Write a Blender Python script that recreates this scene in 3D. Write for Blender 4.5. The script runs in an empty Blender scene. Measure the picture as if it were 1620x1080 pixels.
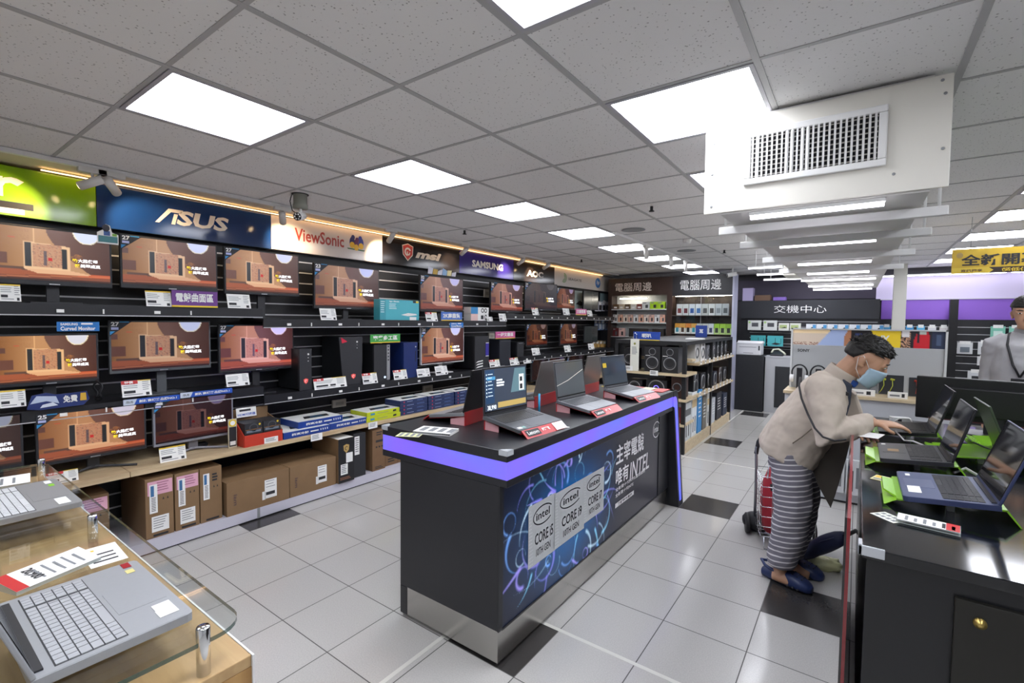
import bpy, bmesh, math, random
import numpy as np
from mathutils import Matrix, Vector, noise
random.seed(7)
SC = bpy.context.scene
COL = SC.collection
PI = math.pi

# ---------------------------------------------------------------- camera, world, exposure
FPX, YAW, PITCH, ROLL = 752.73, 0.6272, -0.045, -0.0105        # focal length in pixels of the 1620 wide frame
EYE = Vector((3.9564, -0.7174, 1.5779))
RM = (Matrix.Rotation(YAW, 3, 'Z') @ Matrix.Rotation(PITCH, 3, 'X') @ Matrix.Rotation(ROLL, 3, 'Y'))
cd = bpy.data.cameras.new('camera'); cd.sensor_width = 36; cd.lens = FPX * 36 / 1620; cd.clip_start = 0.02
cam = bpy.data.objects.new('camera', cd); COL.objects.link(cam)
cam.matrix_world = Matrix.Translation(EYE) @ (RM @ Matrix.Rotation(PI / 2, 3, 'X')).to_4x4()
SC.camera = cam
SC.view_settings.view_transform = 'Standard'; SC.view_settings.look = 'None'
SC.view_settings.exposure = 0.47; SC.view_settings.gamma = 1.0; SC.view_settings.use_curve_mapping = False
wd = bpy.data.worlds.new('world'); SC.world = wd; wd.use_nodes = True
wd.node_tree.nodes['Background'].inputs[0].default_value = (0.5, 0.52, 0.6, 1)
wd.node_tree.nodes['Background'].inputs[1].default_value = 0.15
PANEL = 11.0          # radiance of the ceiling panels
TUBE = 9.0           # radiance of the strip lamps
SPOT_W = 20.0         # watts of each warm track spot
SC.cycles.max_bounces = 7; SC.cycles.diffuse_bounces = 3; SC.cycles.glossy_bounces = 3
SC.cycles.transmission_bounces = 6; SC.cycles.transparent_max_bounces = 8
SC.cycles.sample_clamp_indirect = 4.0; SC.cycles.caustics_reflective = False; SC.cycles.caustics_refractive = False

def ray(u, v): return RM @ Vector(((u - 810) / FPX, 1, (540 - v) / FPX))
def onz(u, v, z): d = ray(u, v); return EYE + d * ((z - EYE.z) / d.z)
def onx(u, v, x): d = ray(u, v); return EYE + d * ((x - EYE.x) / d.x)
def ony(u, v, y): d = ray(u, v); return EYE + d * ((y - EYE.y) / d.y)

# ---------------------------------------------------------------- materials
def lin(c):
    if isinstance(c, str): c = [int(c[i:i + 2], 16) / 255 for i in (0, 2, 4)]
    return tuple(x / 12.92 if x <= .04045 else ((x + .055) / 1.055) ** 2.4 for x in c)
MATS = {}
def mat(hexc, rough=.5, metal=0., emit=0., spec=.5, trans=0., vary=0., scale=20., bump=0., alpha=1., coat=0.):
    key = (hexc, rough, metal, emit, spec, trans, vary, scale, bump, alpha, coat)
    if key in MATS: return MATS[key]
    m = bpy.data.materials.new('m_' + hexc); m.use_nodes = True
    nt = m.node_tree; b = nt.nodes['Principled BSDF']; c = lin(hexc)
    b.inputs['Base Color'].default_value = (*c, 1); b.inputs['Roughness'].default_value = rough
    b.inputs['Metallic'].default_value = metal; b.inputs['Specular IOR Level'].default_value = spec
    b.inputs['Transmission Weight'].default_value = trans; b.inputs['Alpha'].default_value = alpha
    b.inputs['Coat Weight'].default_value = coat
    if emit:
        b.inputs['Emission Color'].default_value = (*c, 1); b.inputs['Emission Strength'].default_value = emit
        if emit > 1.5: b.inputs['Base Color'].default_value = (.8, .8, .8, 1)
    if vary or bump:
        tc = nt.nodes.new('ShaderNodeTexCoord'); n = nt.nodes.new('ShaderNodeTexNoise')
        n.inputs['Scale'].default_value = scale; n.inputs['Detail'].default_value = 4
        nt.links.new(tc.outputs['Object'], n.inputs['Vector'])
        if vary:
            mx = nt.nodes.new('ShaderNodeMix'); mx.data_type = 'RGBA'
            mx.inputs[6].default_value = (*[x * (1 - vary) for x in c], 1); mx.inputs[7].default_value = (*[min(1, x * (1 + vary)) for x in c], 1)
            nt.links.new(n.outputs['Fac'], mx.inputs[0]); nt.links.new(mx.outputs[2], b.inputs['Base Color'])
        if bump:
            bp = nt.nodes.new('ShaderNodeBump'); bp.inputs['Strength'].default_value = bump; bp.inputs['Distance'].default_value = .01
            nt.links.new(n.outputs['Fac'], bp.inputs['Height']); nt.links.new(bp.outputs['Normal'], b.inputs['Normal'])
    MATS[key] = m
    return m
def nodes_mat(name, build):
    m = bpy.data.materials.new(name); m.use_nodes = True
    nt = m.node_tree; build(nt, nt.nodes['Principled BSDF'], nt.nodes.new, nt.links.new)
    return m
def wood_mat(name, c0, c1, axis, scale=1.):
    def f(nt, b, N, L):
        tc = N('ShaderNodeTexCoord'); mp = N('ShaderNodeMapping'); s = [14 * scale] * 3; s[axis] = 1.1 * scale
        mp.inputs['Scale'].default_value = s; L(tc.outputs['Object'], mp.inputs['Vector'])
        n = N('ShaderNodeTexNoise'); n.inputs['Scale'].default_value = 2.2; n.inputs['Detail'].default_value = 6; n.inputs['Distortion'].default_value = .6
        L(mp.outputs[0], n.inputs['Vector'])
        r = N('ShaderNodeValToRGB'); r.color_ramp.elements[0].position = .3; r.color_ramp.elements[1].position = .7
        r.color_ramp.elements[0].color = (*lin(c0), 1); r.color_ramp.elements[1].color = (*lin(c1), 1)
        L(n.outputs['Fac'], r.inputs[0]); L(r.outputs[0], b.inputs['Base Color']); b.inputs['Roughness'].default_value = .42
    return nodes_mat(name, f)
def paint_mat(name, strength, rough=.25, tint=False, base=0.):
    """a printed or lit picture stored as colours on the mesh"""
    def f(nt, b, N, L):
        a = N('ShaderNodeVertexColor'); a.layer_name = 'Col'; src = a.outputs[0]
        if tint:
            oi = N('ShaderNodeObjectInfo'); mx = N('ShaderNodeMix'); mx.data_type = 'RGBA'; mx.blend_type = 'MULTIPLY'; mx.inputs[0].default_value = 1
            L(src, mx.inputs[6]); L(oi.outputs['Color'], mx.inputs[7]); src = mx.outputs[2]
        if strength: L(src, b.inputs['Emission Color']); b.inputs['Emission Strength'].default_value = strength
        if base: L(src, b.inputs['Base Color'])
        else: b.inputs['Base Color'].default_value = (.01, .01, .012, 1)
        b.inputs['Roughness'].default_value = rough
    return nodes_mat(name, f)

BLACK = mat('1b1c1f', .45, vary=.15); BLACKG = mat('101114', .18); BLACKM = mat('2a2b2f', .5, vary=.1, scale=60)
WHITE = mat('e8e8e6', .5); WHITEM = mat('e2e2dc', .55, vary=.04); PAPER = mat('efefec', .6); GREY = mat('8c8e90', .5); DGREY = mat('4a4c50', .5)
ALU = mat('b9bbbe', .35, .85); CHROME = mat('e6e8ea', .08, 1.); STEEL = mat('b4b2ae', .22, 1., bump=.05, scale=3)
INK = mat('26272b', .6); INKG = mat('7d8084', .6); RED = mat('c22a2c', .4); YEL = mat('e6c531', .5); BLUE = mat('2a55b4', .4)
CARD = mat('846849', .75, vary=.1, scale=9); CARD2 = mat('7a5c40', .75, vary=.12, scale=9); LIT = mat('f3f6ff', .5, emit=PANEL)

# ---------------------------------------------------------------- mesh builder
class MB:
    def __init__(s): s.V = []; s.F = []; s.MI = []; s.mats = []; s.X = Matrix.Identity(4); s.sm = []
    def mi(s, m):
        if m not in s.mats: s.mats.append(m)
        return s.mats.index(m)
    def at(s, loc=(0, 0, 0), rz=0, rx=0, ry=0):
        s.X = Matrix.Translation(loc) @ Matrix.Rotation(rz, 4, 'Z') @ Matrix.Rotation(ry, 4, 'Y') @ Matrix.Rotation(rx, 4, 'X'); return s
    def add(s, vs, fs, m, smooth=False):
        o = len(s.V); s.V += [s.X @ Vector(v) for v in vs]; k = s.mi(m)
        for f in fs: s.F.append([i + o for i in f]); s.MI.append(k); s.sm.append(smooth)
        return s
    def box(s, x0, x1, y0, y1, z0, z1, m):
        return s.add([(x0, y0, z0), (x1, y0, z0), (x1, y1, z0), (x0, y1, z0), (x0, y0, z1), (x1, y0, z1), (x1, y1, z1), (x0, y1, z1)],
                     [(3, 2, 1, 0), (4, 5, 6, 7), (0, 1, 5, 4), (1, 2, 6, 5), (2, 3, 7, 6), (3, 0, 4, 7)], m)
    def poly(s, pts, m): return s.add(pts, [list(range(len(pts)))], m)
    def rect(s, x0, x1, z0, z1, y, m): return s.poly([(x0, y, z0), (x1, y, z0), (x1, y, z1), (x0, y, z1)], m)
    def prism(s, p2, ax, a, b, m):
        """polygon p2 extruded along axis ax from a to b"""
        f = {0: lambda p, t: (t, p[0], p[1]), 1: lambda p, t: (p[0], t, p[1]), 2: lambda p, t: (p[0], p[1], t)}[ax]
        n = len(p2); vs = [f(p, a) for p in p2] + [f(p, b) for p in p2]
        return s.add(vs, [list(range(n))[::-1], list(range(n, 2 * n))] + [(i, (i + 1) % n, n + (i + 1) % n, n + i) for i in range(n)], m)
    def ring(s, c, rx, rz, w, y, m, n=32, a0=0, a1=2 * PI):
        vs = []; fs = []
        for i in range(n + 1):
            a = a0 + (a1 - a0) * i / n
            vs += [(c[0] + rx * math.cos(a), y, c[1] + rz * math.sin(a)), (c[0] + (rx - w) * math.cos(a), y, c[1] + (rz - w) * math.sin(a))]
        for i in range(n): fs.append((2 * i, 2 * i + 2, 2 * i + 3, 2 * i + 1))
        return s.add(vs, fs, m)
    def disc(s, c, rx, rz, y, m, n=24): return s.poly([(c[0] + rx * math.cos(2 * PI * i / n), y, c[1] + rz * math.sin(2 * PI * i / n)) for i in range(n)], m)
    def tube(s, pts, r, m, n=8, cap=True, closed=False):
        pts = [Vector(p) for p in pts]; k = len(pts); rs = r if isinstance(r, (list, tuple)) else [r] * k; vs = []; fs = []; up = None
        for i, p in enumerate(pts):
            a = pts[(i - 1) % k] if (i or closed) else p; b = pts[(i + 1) % k] if (i < k - 1 or closed) else p
            d = (b - a).normalized()
            if up is None: up = Vector((0, 0, 1)) if abs(d.z) < .9 else Vector((1, 0, 0))
            sx = d.cross(up).normalized(); up = sx.cross(d).normalized()
            for j in range(n):
                t = 2 * PI * j / n; vs.append(p + (sx * math.cos(t) + up * math.sin(t)) * rs[i])
        for i in range(k if closed else k - 1):
            for j in range(n):
                fs.append((i * n + j, i * n + (j + 1) % n, ((i + 1) % k) * n + (j + 1) % n, ((i + 1) % k) * n + j))
        if cap and not closed: fs += [list(range(n))[::-1], list(range((k - 1) * n, k * n))]
        return s.add(vs, fs, m, True)
    def cyl(s, p0, p1, r, m, n=20, r1=None): return s.tube([p0, p1], [r, r if r1 is None else r1], m, n)
    def lathe(s, prof, m, n=28, c=(0, 0, 0), ax=2):
        vs = []; fs = []; k = len(prof)
        for i in range(n):
            a = 2 * PI * i / n
            for r, h in prof:
                p = (r * math.cos(a), r * math.sin(a), h) if ax == 2 else (r * math.cos(a), h, r * math.sin(a))
                vs.append((c[0] + p[0], c[1] + p[1], c[2] + p[2]))
        for i in range(n):
            for j in range(k - 1): fs.append((i * k + j, ((i + 1) % n) * k + j, ((i + 1) % n) * k + j + 1, i * k + j + 1))
        return s.add(vs, fs, m, True)
    def ell(s, c, r, m, n=20, k=12, fn=None):
        vs = []; fs = []
        for i in range(k + 1):
            t = PI * i / k
            for j in range(n):
                p = 2 * PI * j / n; d = (math.sin(t) * math.cos(p), math.sin(t) * math.sin(p), math.cos(t)); q = fn(d) if fn else 1
                vs.append((c[0] + r[0] * d[0] * q, c[1] + r[1] * d[1] * q, c[2] + r[2] * d[2] * q))
        for i in range(k):
            for j in range(n): fs.append((i * n + j, (i + 1) * n + j, (i + 1) * n + (j + 1) % n, i * n + (j + 1) % n))
        return s.add(vs, fs, m, True)
    def loft(s, rings, m, n=20, sq=2.0):
        """rings: (centre, u axis * radius, v axis * radius); closed at both ends; sq > 2 gives squarer sections"""
        vs = []; fs = []
        for c, u, v in rings:
            c, u, v = Vector(c), Vector(u), Vector(v)
            for j in range(n):
                a = 2 * PI * j / n; ca, sa = math.cos(a), math.sin(a)
                q = (abs(ca) ** sq + abs(sa) ** sq) ** (-1 / sq)
                vs.append(c + u * ca * q + v * sa * q)
        k = len(rings)
        for i in range(k - 1):
            for j in range(n): fs.append((i * n + j, i * n + (j + 1) % n, (i + 1) * n + (j + 1) % n, (i + 1) * n + j))
        fs += [list(range(n))[::-1], list(range((k - 1) * n, k * n))]
        return s.add(vs, fs, m, True)
    def text(s, t, x0, x1, z0, z1, y, m, bold=0., shear=0., keep=False):
        vs, fs = glyphs(t, bold, shear)
        ax = min(v[0] for v in vs); bx = max(v[0] for v in vs); az = min(v[1] for v in vs); bz = max(v[1] for v in vs)
        sx = (x1 - x0) / (bx - ax); sz = (z1 - z0) / (bz - az)
        if keep: sx = sz
        return s.add([(x0 + (v[0] - ax) * sx, y, z0 + (v[1] - az) * sz) for v in vs], fs, m)
    def lines(s, x0, x1, z0, z1, n, y, m, fill=.45, ragged=.3, rnd=random.Random(3)):
        """n bars of small print"""
        h = (z1 - z0) / n
        for i in range(n):
            e = x1 - (x1 - x0) * ragged * rnd.random(); s.rect(x0, e, z1 - h * (i + fill), z1 - h * i, y, m)
        return s
    def build(s, name, par=None, bev=0, smooth=None):
        me = bpy.data.meshes.new(name); me.from_pydata([tuple(v) for v in s.V], [], s.F)
        for m in s.mats: me.materials.append(m)
        me.polygons.foreach_set('material_index', s.MI); me.polygons.foreach_set('use_smooth', s.sm if smooth is None else [smooth] * len(s.F)); me.update()
        o = bpy.data.objects.new(name, me); COL.objects.link(o)
        if par is not None: o.parent = par
        if bev:
            b = o.modifiers.new('bevel', 'BEVEL'); b.width = bev; b.segments = 2; b.limit_method = 'ANGLE'; b.angle_limit = 1.0
        return o
_G = {}
def glyphs(t, bold=0., shear=0.):
    k = (t, bold, shear)
    if k not in _G:
        c = bpy.data.curves.new('lettering', 'FONT'); c.body = t; c.size = 1; c.resolution_u = 2; c.offset = bold; c.shear = shear
        o = bpy.data.objects.new('lettering', c); COL.objects.link(o)
        me = bpy.data.meshes.new_from_object(o.evaluated_get(bpy.context.evaluated_depsgraph_get()))
        _G[k] = ([(v.co.x, v.co.y) for v in me.vertices], [list(p.vertices) for p in me.polygons])
        bpy.data.objects.remove(o); bpy.data.meshes.remove(me); bpy.data.curves.remove(c)
    return _G[k]

def tag(o, label, cat, group=None):
    o['label'] = label; o['category'] = cat
    if group: o['group'] = group
    return o
def thing(name, label, cat, loc=(0, 0, 0), rz=0., group=None, rx=0., ry=0.):
    o = bpy.data.objects.new(name, None); COL.objects.link(o); o.empty_display_size = .05
    o.location = loc; o.rotation_euler = (rx, ry, rz)
    return tag(o, label, cat, group)
def one(mb, name, label, cat, loc=(0, 0, 0), rz=0., group=None, bev=0, rx=0., ry=0.):
    o = mb.build(name, None, bev); o.location = loc; o.rotation_euler = (rx, ry, rz)
    return tag(o, label, cat, group)
def struct(mb, name, bev=0, par=None):
    o = mb.build(name, par, bev)
    if par is None: o['kind'] = 'structure'
    return o
def children(o): return [c for c in COL.objects if c.parent == o]
def dup(root, label, loc=None, rz=None, group=None):
    r = root.copy(); COL.objects.link(r); r['label'] = label
    if loc is not None: r.location = loc
    if rz is not None: r.rotation_euler.z = rz
    if group: r['group'] = group
    for c in list(root.children):
        d = c.copy(); COL.objects.link(d); d.parent = r
        for g in list(c.children):
            e = g.copy(); COL.objects.link(e); e.parent = d
    return r
def painted(name, nx, nz, w, h, fn, material, y=0.):
    """a flat grid facing -Y, w by h, its picture stored as vertex colours; fn(u, v) works on arrays, v from the top"""
    mb = MB(); vs = []; cs = []
    U, Vv = np.meshgrid(np.linspace(0, 1, nx + 1), np.linspace(0, 1, nz + 1)); rgb = np.clip(fn(U, Vv), 0, 255) / 255
    for j in range(nz + 1):
        for i in range(nx + 1): vs.append((U[j, i] * w, y, (1 - Vv[j, i]) * h)); cs.append(lin(rgb[j, i]))
    k = nx + 1
    mb.add(vs, [(j * k + i, (j + 1) * k + i, (j + 1) * k + i + 1, j * k + i + 1) for j in range(nz) for i in range(nx)], material)
    return mb, cs
def set_colors(o, cs):
    a = o.data.color_attributes.new('Col', 'FLOAT_COLOR', 'POINT')
    fill = np.ones((len(o.data.vertices), 4), dtype=np.float32); fill[:len(cs), :3] = cs
    a.data.foreach_set('color', fill.ravel())
# ---------------------------------------------------------------- the room
CEIL, T = 2.5218, 0.605
XL, XR, YN, YB = -0.44, 7.6, -2.6, 9.7
def floor_nodes(nt, b, N, L):
    tc = N('ShaderNodeTexCoord'); mp = N('ShaderNodeMapping'); mp.inputs['Location'].default_value = (-.38 + .8, -.145 + .8, 0); L(tc.outputs['Object'], mp.inputs[0])
    br = N('ShaderNodeTexBrick'); br.offset = 0; br.inputs['Scale'].default_value = 1; br.inputs['Brick Width'].default_value = .4; br.inputs['Row Height'].default_value = .4
    br.inputs['Mortar Size'].default_value = .0028; br.inputs['Mortar Smooth'].default_value = .2; br.inputs['Bias'].default_value = 0
    br.inputs['Color1'].default_value = (*lin('bab8b4'), 1); br.inputs['Color2'].default_value = (*lin('bfbdb9'), 1); br.inputs['Mortar'].default_value = (*lin('4c4a47'), 1); L(mp.outputs[0], br.inputs['Vector'])
    n = N('ShaderNodeTexNoise'); n.inputs['Scale'].default_value = 170; n.inputs['Detail'].default_value = 3; L(tc.outputs['Object'], n.inputs['Vector'])
    mr = N('ShaderNodeMapRange'); mr.inputs[1].default_value = .35; mr.inputs[2].default_value = .65; mr.inputs[3].default_value = .93; mr.inputs[4].default_value = 1.05; L(n.outputs['Fac'], mr.inputs[0])
    mx = N('ShaderNodeMix'); mx.data_type = 'RGBA'; mx.blend_type = 'MULTIPLY'; mx.inputs[0].default_value = 1; L(br.outputs['Color'], mx.inputs[6]); L(mr.outputs[0], mx.inputs[7])
    L(mx.outputs[2], b.inputs['Base Color'])
    rr = N('ShaderNodeMapRange'); rr.inputs[3].default_value = .16; rr.inputs[4].default_value = .6; L(br.outputs['Fac'], rr.inputs[0]); L(rr.outputs[0], b.inputs['Roughness'])
    b.inputs['Specular IOR Level'].default_value = .55
FLOOR = nodes_mat('floor_tiles', floor_nodes)
def ceil_nodes(nt, b, N, L):
    tc = N('ShaderNodeTexCoord'); v = N('ShaderNodeTexVoronoi'); v.inputs['Scale'].default_value = 62; L(tc.outputs['Object'], v.inputs['Vector'])
    n = N('ShaderNodeTexNoise'); n.inputs['Scale'].default_value = 38; n.inputs['Detail'].default_value = 5; L(tc.outputs['Object'], n.inputs['Vector'])
    r = N('ShaderNodeValToRGB'); r.color_ramp.elements[0].position = .07; r.color_ramp.elements[0].color = (*lin('9a9896'), 1); r.color_ramp.elements[1].position = .2; r.color_ramp.elements[1].color = (*lin('f0efee'), 1)
    m = N('ShaderNodeMath'); m.operation = 'MULTIPLY'; L(v.outputs['Distance'], m.inputs[0]); L(n.outputs['Fac'], m.inputs[1]); m2 = N('ShaderNodeMath'); m2.operation = 'MULTIPLY'; m2.inputs[1].default_value = 2.0; L(m.outputs[0], m2.inputs[0])
    L(m2.outputs[0], r.inputs[0]); L(r.outputs[0], b.inputs['Base Color']); b.inputs['Roughness'].default_value = .9
CEILM = nodes_mat('ceiling_tiles', ceil_nodes)
BAR = mat('b4b4b4', .5); DARKTILE = mat('3a3837', .22, vary=.1, scale=90); LINE = mat('d3d2ca', .3)

m = MB(); m.box(XL - .3, XR + .3, YN - .3, YB + .3, -.1, 0, FLOOR)
def cell(i, j): m.box(.38 + .4 * i + .002, .78 + .4 * i - .002, .145 + .4 * j + .002, .545 + .4 * j - .002, 0, .0006, DARKTILE)
for i, j in ((8, 5), (-1, 2), (5, 14), (5, 20), (6, 8), (5, 2)): cell(i, j)
for y in (1.345, 4.945): m.box(2.34, XR, y - .011, y + .011, 0, .0007, LINE)
m.box(2.15, 2.362, 8.6, 8.622, 0, .0007, LINE); m.box(2.33, 2.352, YN, 1.345, 0, .0008, LINE)
m.box(2.34, 2.362, 7.4, 8.6, 0, .0008, LINE)
struct(m, 'floor')

LIGHTS = [(i, j) for i in (2, 5, 8) for j in range(-2, 16, 2)]
m = MB(); 
for i in range(-1, 13):
    for j in range(-5, 17):
        if (i, j) in LIGHTS: continue
        m.box(max(XL, i * T), min(XR, (i + 1) * T), max(YN, j * T), min(YB, (j + 1) * T), CEIL, CEIL + .015, CEILM) if i * T < XR and (i + 1) * T > XL and (j + 1) * T > YN and j * T < YB else 0
struct(m, 'ceiling')
m = MB()
for i in range(0, 13): m.box(i * T - .012, i * T + .012, YN, YB, CEIL - .004, CEIL + .012, BAR)
for j in range(-4, 17): m.box(XL, XR, j * T - .009, j * T + .009, CEIL - .003, CEIL + .012, BAR)
struct(m, 'trim_1')
m = MB(); m.box(XL - .3, XR + .3, YN - .3, YB + .3, CEIL + .16, CEIL + .2, DGREY); struct(m, 'ceiling_slab')
CREAM = mat('d9cdb8', .7)
m = MB(); m.box(XL - .3, XL, YN, YB, 0, 2.45, BLACK); m.box(XL - .3, XL, YN, YB, 2.45, CEIL + .2, CREAM); struct(m, 'wall_left')
m = MB(); m.box(XR, XR + .2, YN, YB, 0, CEIL + .2, mat('dcdcdc', .7)); struct(m, 'wall_right')
m = MB(); m.box(XL, XR, YN - .2, YN, 0, CEIL + .2, mat('dadada', .7)); struct(m, 'wall_near')
PURPLE = mat('8f63cc', .55, vary=.05, scale=2); LAV = mat('d9d0ee', .6)
m = MB(); m.box(XL, XR, YB, YB + .2, 0, CEIL + .2, mat('2c2a31', .6)); m.box(4.28, XR, YB - .06, YB, 1.66, 1.985, PURPLE); m.box(4.2, XR, YB - .05, YB, 2.0, 2.4, LAV)
m.box(4.2, XR, YB - .075, YB, 1.985, 2.0, mat('cfcdd6', .5)); m.box(-.4, 4.2, YB - .04, YB, 2.02, 2.4, mat('3a3445', .6)); struct(m, 'wall_back')
m = MB(); m.box(4.40, 4.56, 8.9, 9.1, 0, CEIL, mat('c9c8c0', .6, vary=.03, scale=4)); struct(m, 'column')
m = MB(); m.box(XL, .02, YN, 8.3, 2.513, CEIL - .004, CREAM); struct(m, 'trim_2')

# ceiling panels
FRM = mat('b4b3ba', .5)
NAMES = {2: 'row by the display wall', 5: 'row by the air duct', 8: 'row by the yellow banner'}
ORD = ['behind the display tables', 'closest to the wooden table end', 'second along', 'third along', 'fourth along', 'fifth along', 'sixth along', 'seventh along', 'closest to the purple back wall']
fm = MB(); w = T - .024
for a in (0, 1):
    fm.box(-w / 2, w / 2, -w / 2 if a else w / 2 - .018, -w / 2 + .018 if a else w / 2, -.006, .03, FRM); fm.box(-w / 2 if a else w / 2 - .018, -w / 2 + .018 if a else w / 2, -w / 2 + .018, w / 2 - .018, -.006, .03, FRM)
dm = MB(); dm.box(-w / 2 + .018, w / 2 - .018, -w / 2 + .018, w / 2 - .018, -.001, .02, LIT)
proto = None
for i, j in LIGHTS:
    lab = 'lit ceiling panel, %s in the %s' % (ORD[(j + 2) // 2], NAMES[i]); p = ((i + .5) * T, (j + .5) * T, CEIL)
    if proto is None:
        proto = thing('ceiling_light', lab, 'ceiling light', p, 0, 'square ceiling light panels'); fm.build('frame', proto); dm.build('diffuser', proto)
    else: dup(proto, lab, p)

# ceiling duct with its front grille
DUCT = mat('e9e6dc', .55, vary=.02, scale=5); DUCTG = mat('dcdad6', .6)
d = thing('air_duct', 'long white boxed air duct with a grille front running under the ceiling', 'air duct', (3.78, 1.668, 2.1))
b = MB(); b.box(-.434, .432, 0, .012, -.012, .40, DUCT)
for x, z in ((-.4, .02), (-.4, .17), (.4, .38), (.41, .33), (.41, .13), (.27, .06), (-.395, .31)): b.at((x, 0, z)).cyl((0, -.003, 0), (0, .002, 0), .006, GREY, 8)
b.at(); b.build('front_panel', d, .006)
b = MB(); b.box(-.36, .38, .012, 5.95, -.02, .41, DUCTG); b.build('duct_body', d)
b = MB(); gx0, gx1, gz0, gz1 = -.265, .245, .095, .33
for x0, x1, z0, z1 in ((gx0, gx1, gz0, gz0 + .028), (gx0, gx1, gz1 - .028, gz1), (gx0, gx0 + .028, gz0 + .028, gz1 - .028), (gx1 - .028, gx1, gz0 + .028, gz1 - .028)): b.box(x0, x1, -.016, 0, z0, z1, WHITE)
g = b.build('grille_frame', d, .004)
b = MB(); b.box(gx0 + .028, gx1 - .028, -.002, 0, gz0 + .028, gz1 - .028, mat('15151a', .8)); b.build('grille_back', d)
b = MB(); k = 0; x = gx0 + .036
while x < gx1 - .034:
    b.at((x, -.011, (gz0 + gz1) / 2), .75 if k in (1, 7, 8, 10, 11) else .12).box(-.0035, .0035, -.007, .007, gz0 / 2 - gz1 / 2 + .028, gz1 / 2 - gz0 / 2 - .028, WHITE); x += .019; k += 1
b.at(); n = 9
for k in range(n): z = gz0 + .036 + k * (gz1 - gz0 - .072) / (n - 1); b.box(gx0 + .028, gx1 - .028, -.006, -.003, z - .0025, z + .0025, mat('bdbab2', .5))
b.build('grille_louver', d)
b = MB(); b.box(-.48, -.36, 3.4, 3.9, -.02, .3, DUCT); b.build('side_duct', d)
# strip lamps and hanger bars below the duct
LAMP = mat('f4f2ff', .4, emit=TUBE); tubes = [1.70, 2.72, 3.85, 4.75, 5.6, 6.6, 7.4]
def strip(x0, x1, y, z, lab, grp, hang=0):
    t = thing('strip_lamp', lab, 'strip light', ((x0 + x1) / 2, y, z), 0, grp); h = (x1 - x0) / 2
    q = MB(); q.box(-h, h, -.012, .012, .004, .02, WHITE); q.build('housing', t); q = MB(); q.box(-h + .004, h - .004, -.01, .01, -.012, .004, LAMP); q.build('tube', t)
    if hang == 1:
        for s in (-h * .7, h * .7): q = MB(); q.cyl((s, 0, .02), (s, 0, CEIL - z), .005, WHITE, 8); q.build('drop_rod', t)
    if hang == 2: q = MB(); [q.box(s - .02, s + .02, .012, YB - .05 - y, .004, .016, WHITE) for s in (-h * .7, h * .7)]; q.build('wall_bracket', t)
    return t
HOW = ['directly below the grille front', 'second from the grille', 'third from the grille', 'fourth from the grille', 'fifth from the grille', 'sixth from the grille', 'furthest down by the back wall']
for k, y in enumerate(tubes): strip(3.54 if k < 4 else 3.42, 4.03 if k < 4 else 4.1, y, 2.06, 'white strip lamp under the air duct, ' + HOW[k], 'strip lamps under the duct')
for k, y in enumerate((6.3, 7.3, 8.3)): strip(2.75 - .05 * k, 3.35, y, 2.3, 'purple tinted strip lamp above the dark exchange counter sign, ' + ['first', 'second', 'third'][k] + ' from the duct side', 'strip lamps above the exchange counter', 1)
for k, (x0, x1) in enumerate(((3.9, 5.75), (5.8, 7.2))): strip(x0, x1, 9.5, 2.38, 'long strip lamp along the top of the lavender back wall, ' + ('by the column' if k == 0 else 'beyond the black post'), 'strip lamps on the back wall', 2)
for k, y in enumerate((1.95, 2.5, 3.35, 4.3)):
    t = thing('hanger_bar', 'white hanger bar crossing below the duct, ' + ['first after the grille', 'second after the grille', 'third after the grille', 'last of the four'][k], 'hanger bar', (3.80, y, 2.03), 0, 'hanger bars under the duct')
    q = MB(); q.box(-.445, .445, -.016, .016, 0, .04, WHITE); q.build('crossbar', t, .004)
    for s in (-.415, .415): q = MB(); q.cyl((s, 0, .04), (s, 0, CEIL - 2.03), .006, WHITE, 8); q.build('drop_rod', t)
# ---------------------------------------------------------------- display wall on the left
SLOT = mat('c4c4c6', .35, .3); SHELF = mat('1e1f23', .4, vary=.1, scale=30)
m = MB(); z = .17
m.box(XL, -.41, -1.2, 8.28, .1, 2.19, BLACK)
while z < 2.15: m.box(-.412, -.405, -1.2, 8.28, z, z + .011, SLOT); z += .102
struct(m, 'slat_wall')
WOODS = wood_mat('oak_deck', 'b39a78', 'd2bd98', 1)
def shelfrow(name, lab, segs):
    for k, (y0, y1, zt) in enumerate(segs):
        t = thing(name, lab[k], 'shelf', (-.2, (y0 + y1) / 2, zt)); h = (y1 - y0) / 2 - .003
        b = MB(); b.box(-.205, .2, -h, h, -.022, 0, SHELF); b.build('board', t)
        b = MB(); b.box(.185, .2, -h, h, -.072, -.022, SHELF); b.box(.2, .203, -h, h, -.074, -.068, SLOT)
        for q in range(int(h * 4)):
            yy = -h + .2 + q * .5
            if yy < h: b.box(.2, .206, yy, yy + .035, -.055, -.035, PAPER); b.box(.2, .206, yy + .22, yy + .228, -.06, -.03, PAPER)
        b.build('lip', t)
TOP = [(-1.2, 1.25, 1.65), (1.25, 4.6, 1.565), (4.6, 8.25, 1.665)]; MID = [(-1.2, 1.25, 1.01), (1.25, 4.9, .93), (4.9, 8.25, 1.045)]
pl = ['beside the green header sign', 'along the middle of the wall', 'towards the far corner']
shelfrow('wall_shelf', ['black upper wall shelf carrying screens ' + p for p in pl], TOP)
shelfrow('wall_shelf', ['black lower wall shelf carrying towers and screens ' + p for p in pl], MID)
def zshelf(segs, y): return next(s[2] for s in segs if y < s[1])
t = thing('display_deck', 'long oak deck board and white plinth along the foot of the display wall', 'display deck', (0, 3.5, 0))
b = MB()
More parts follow.
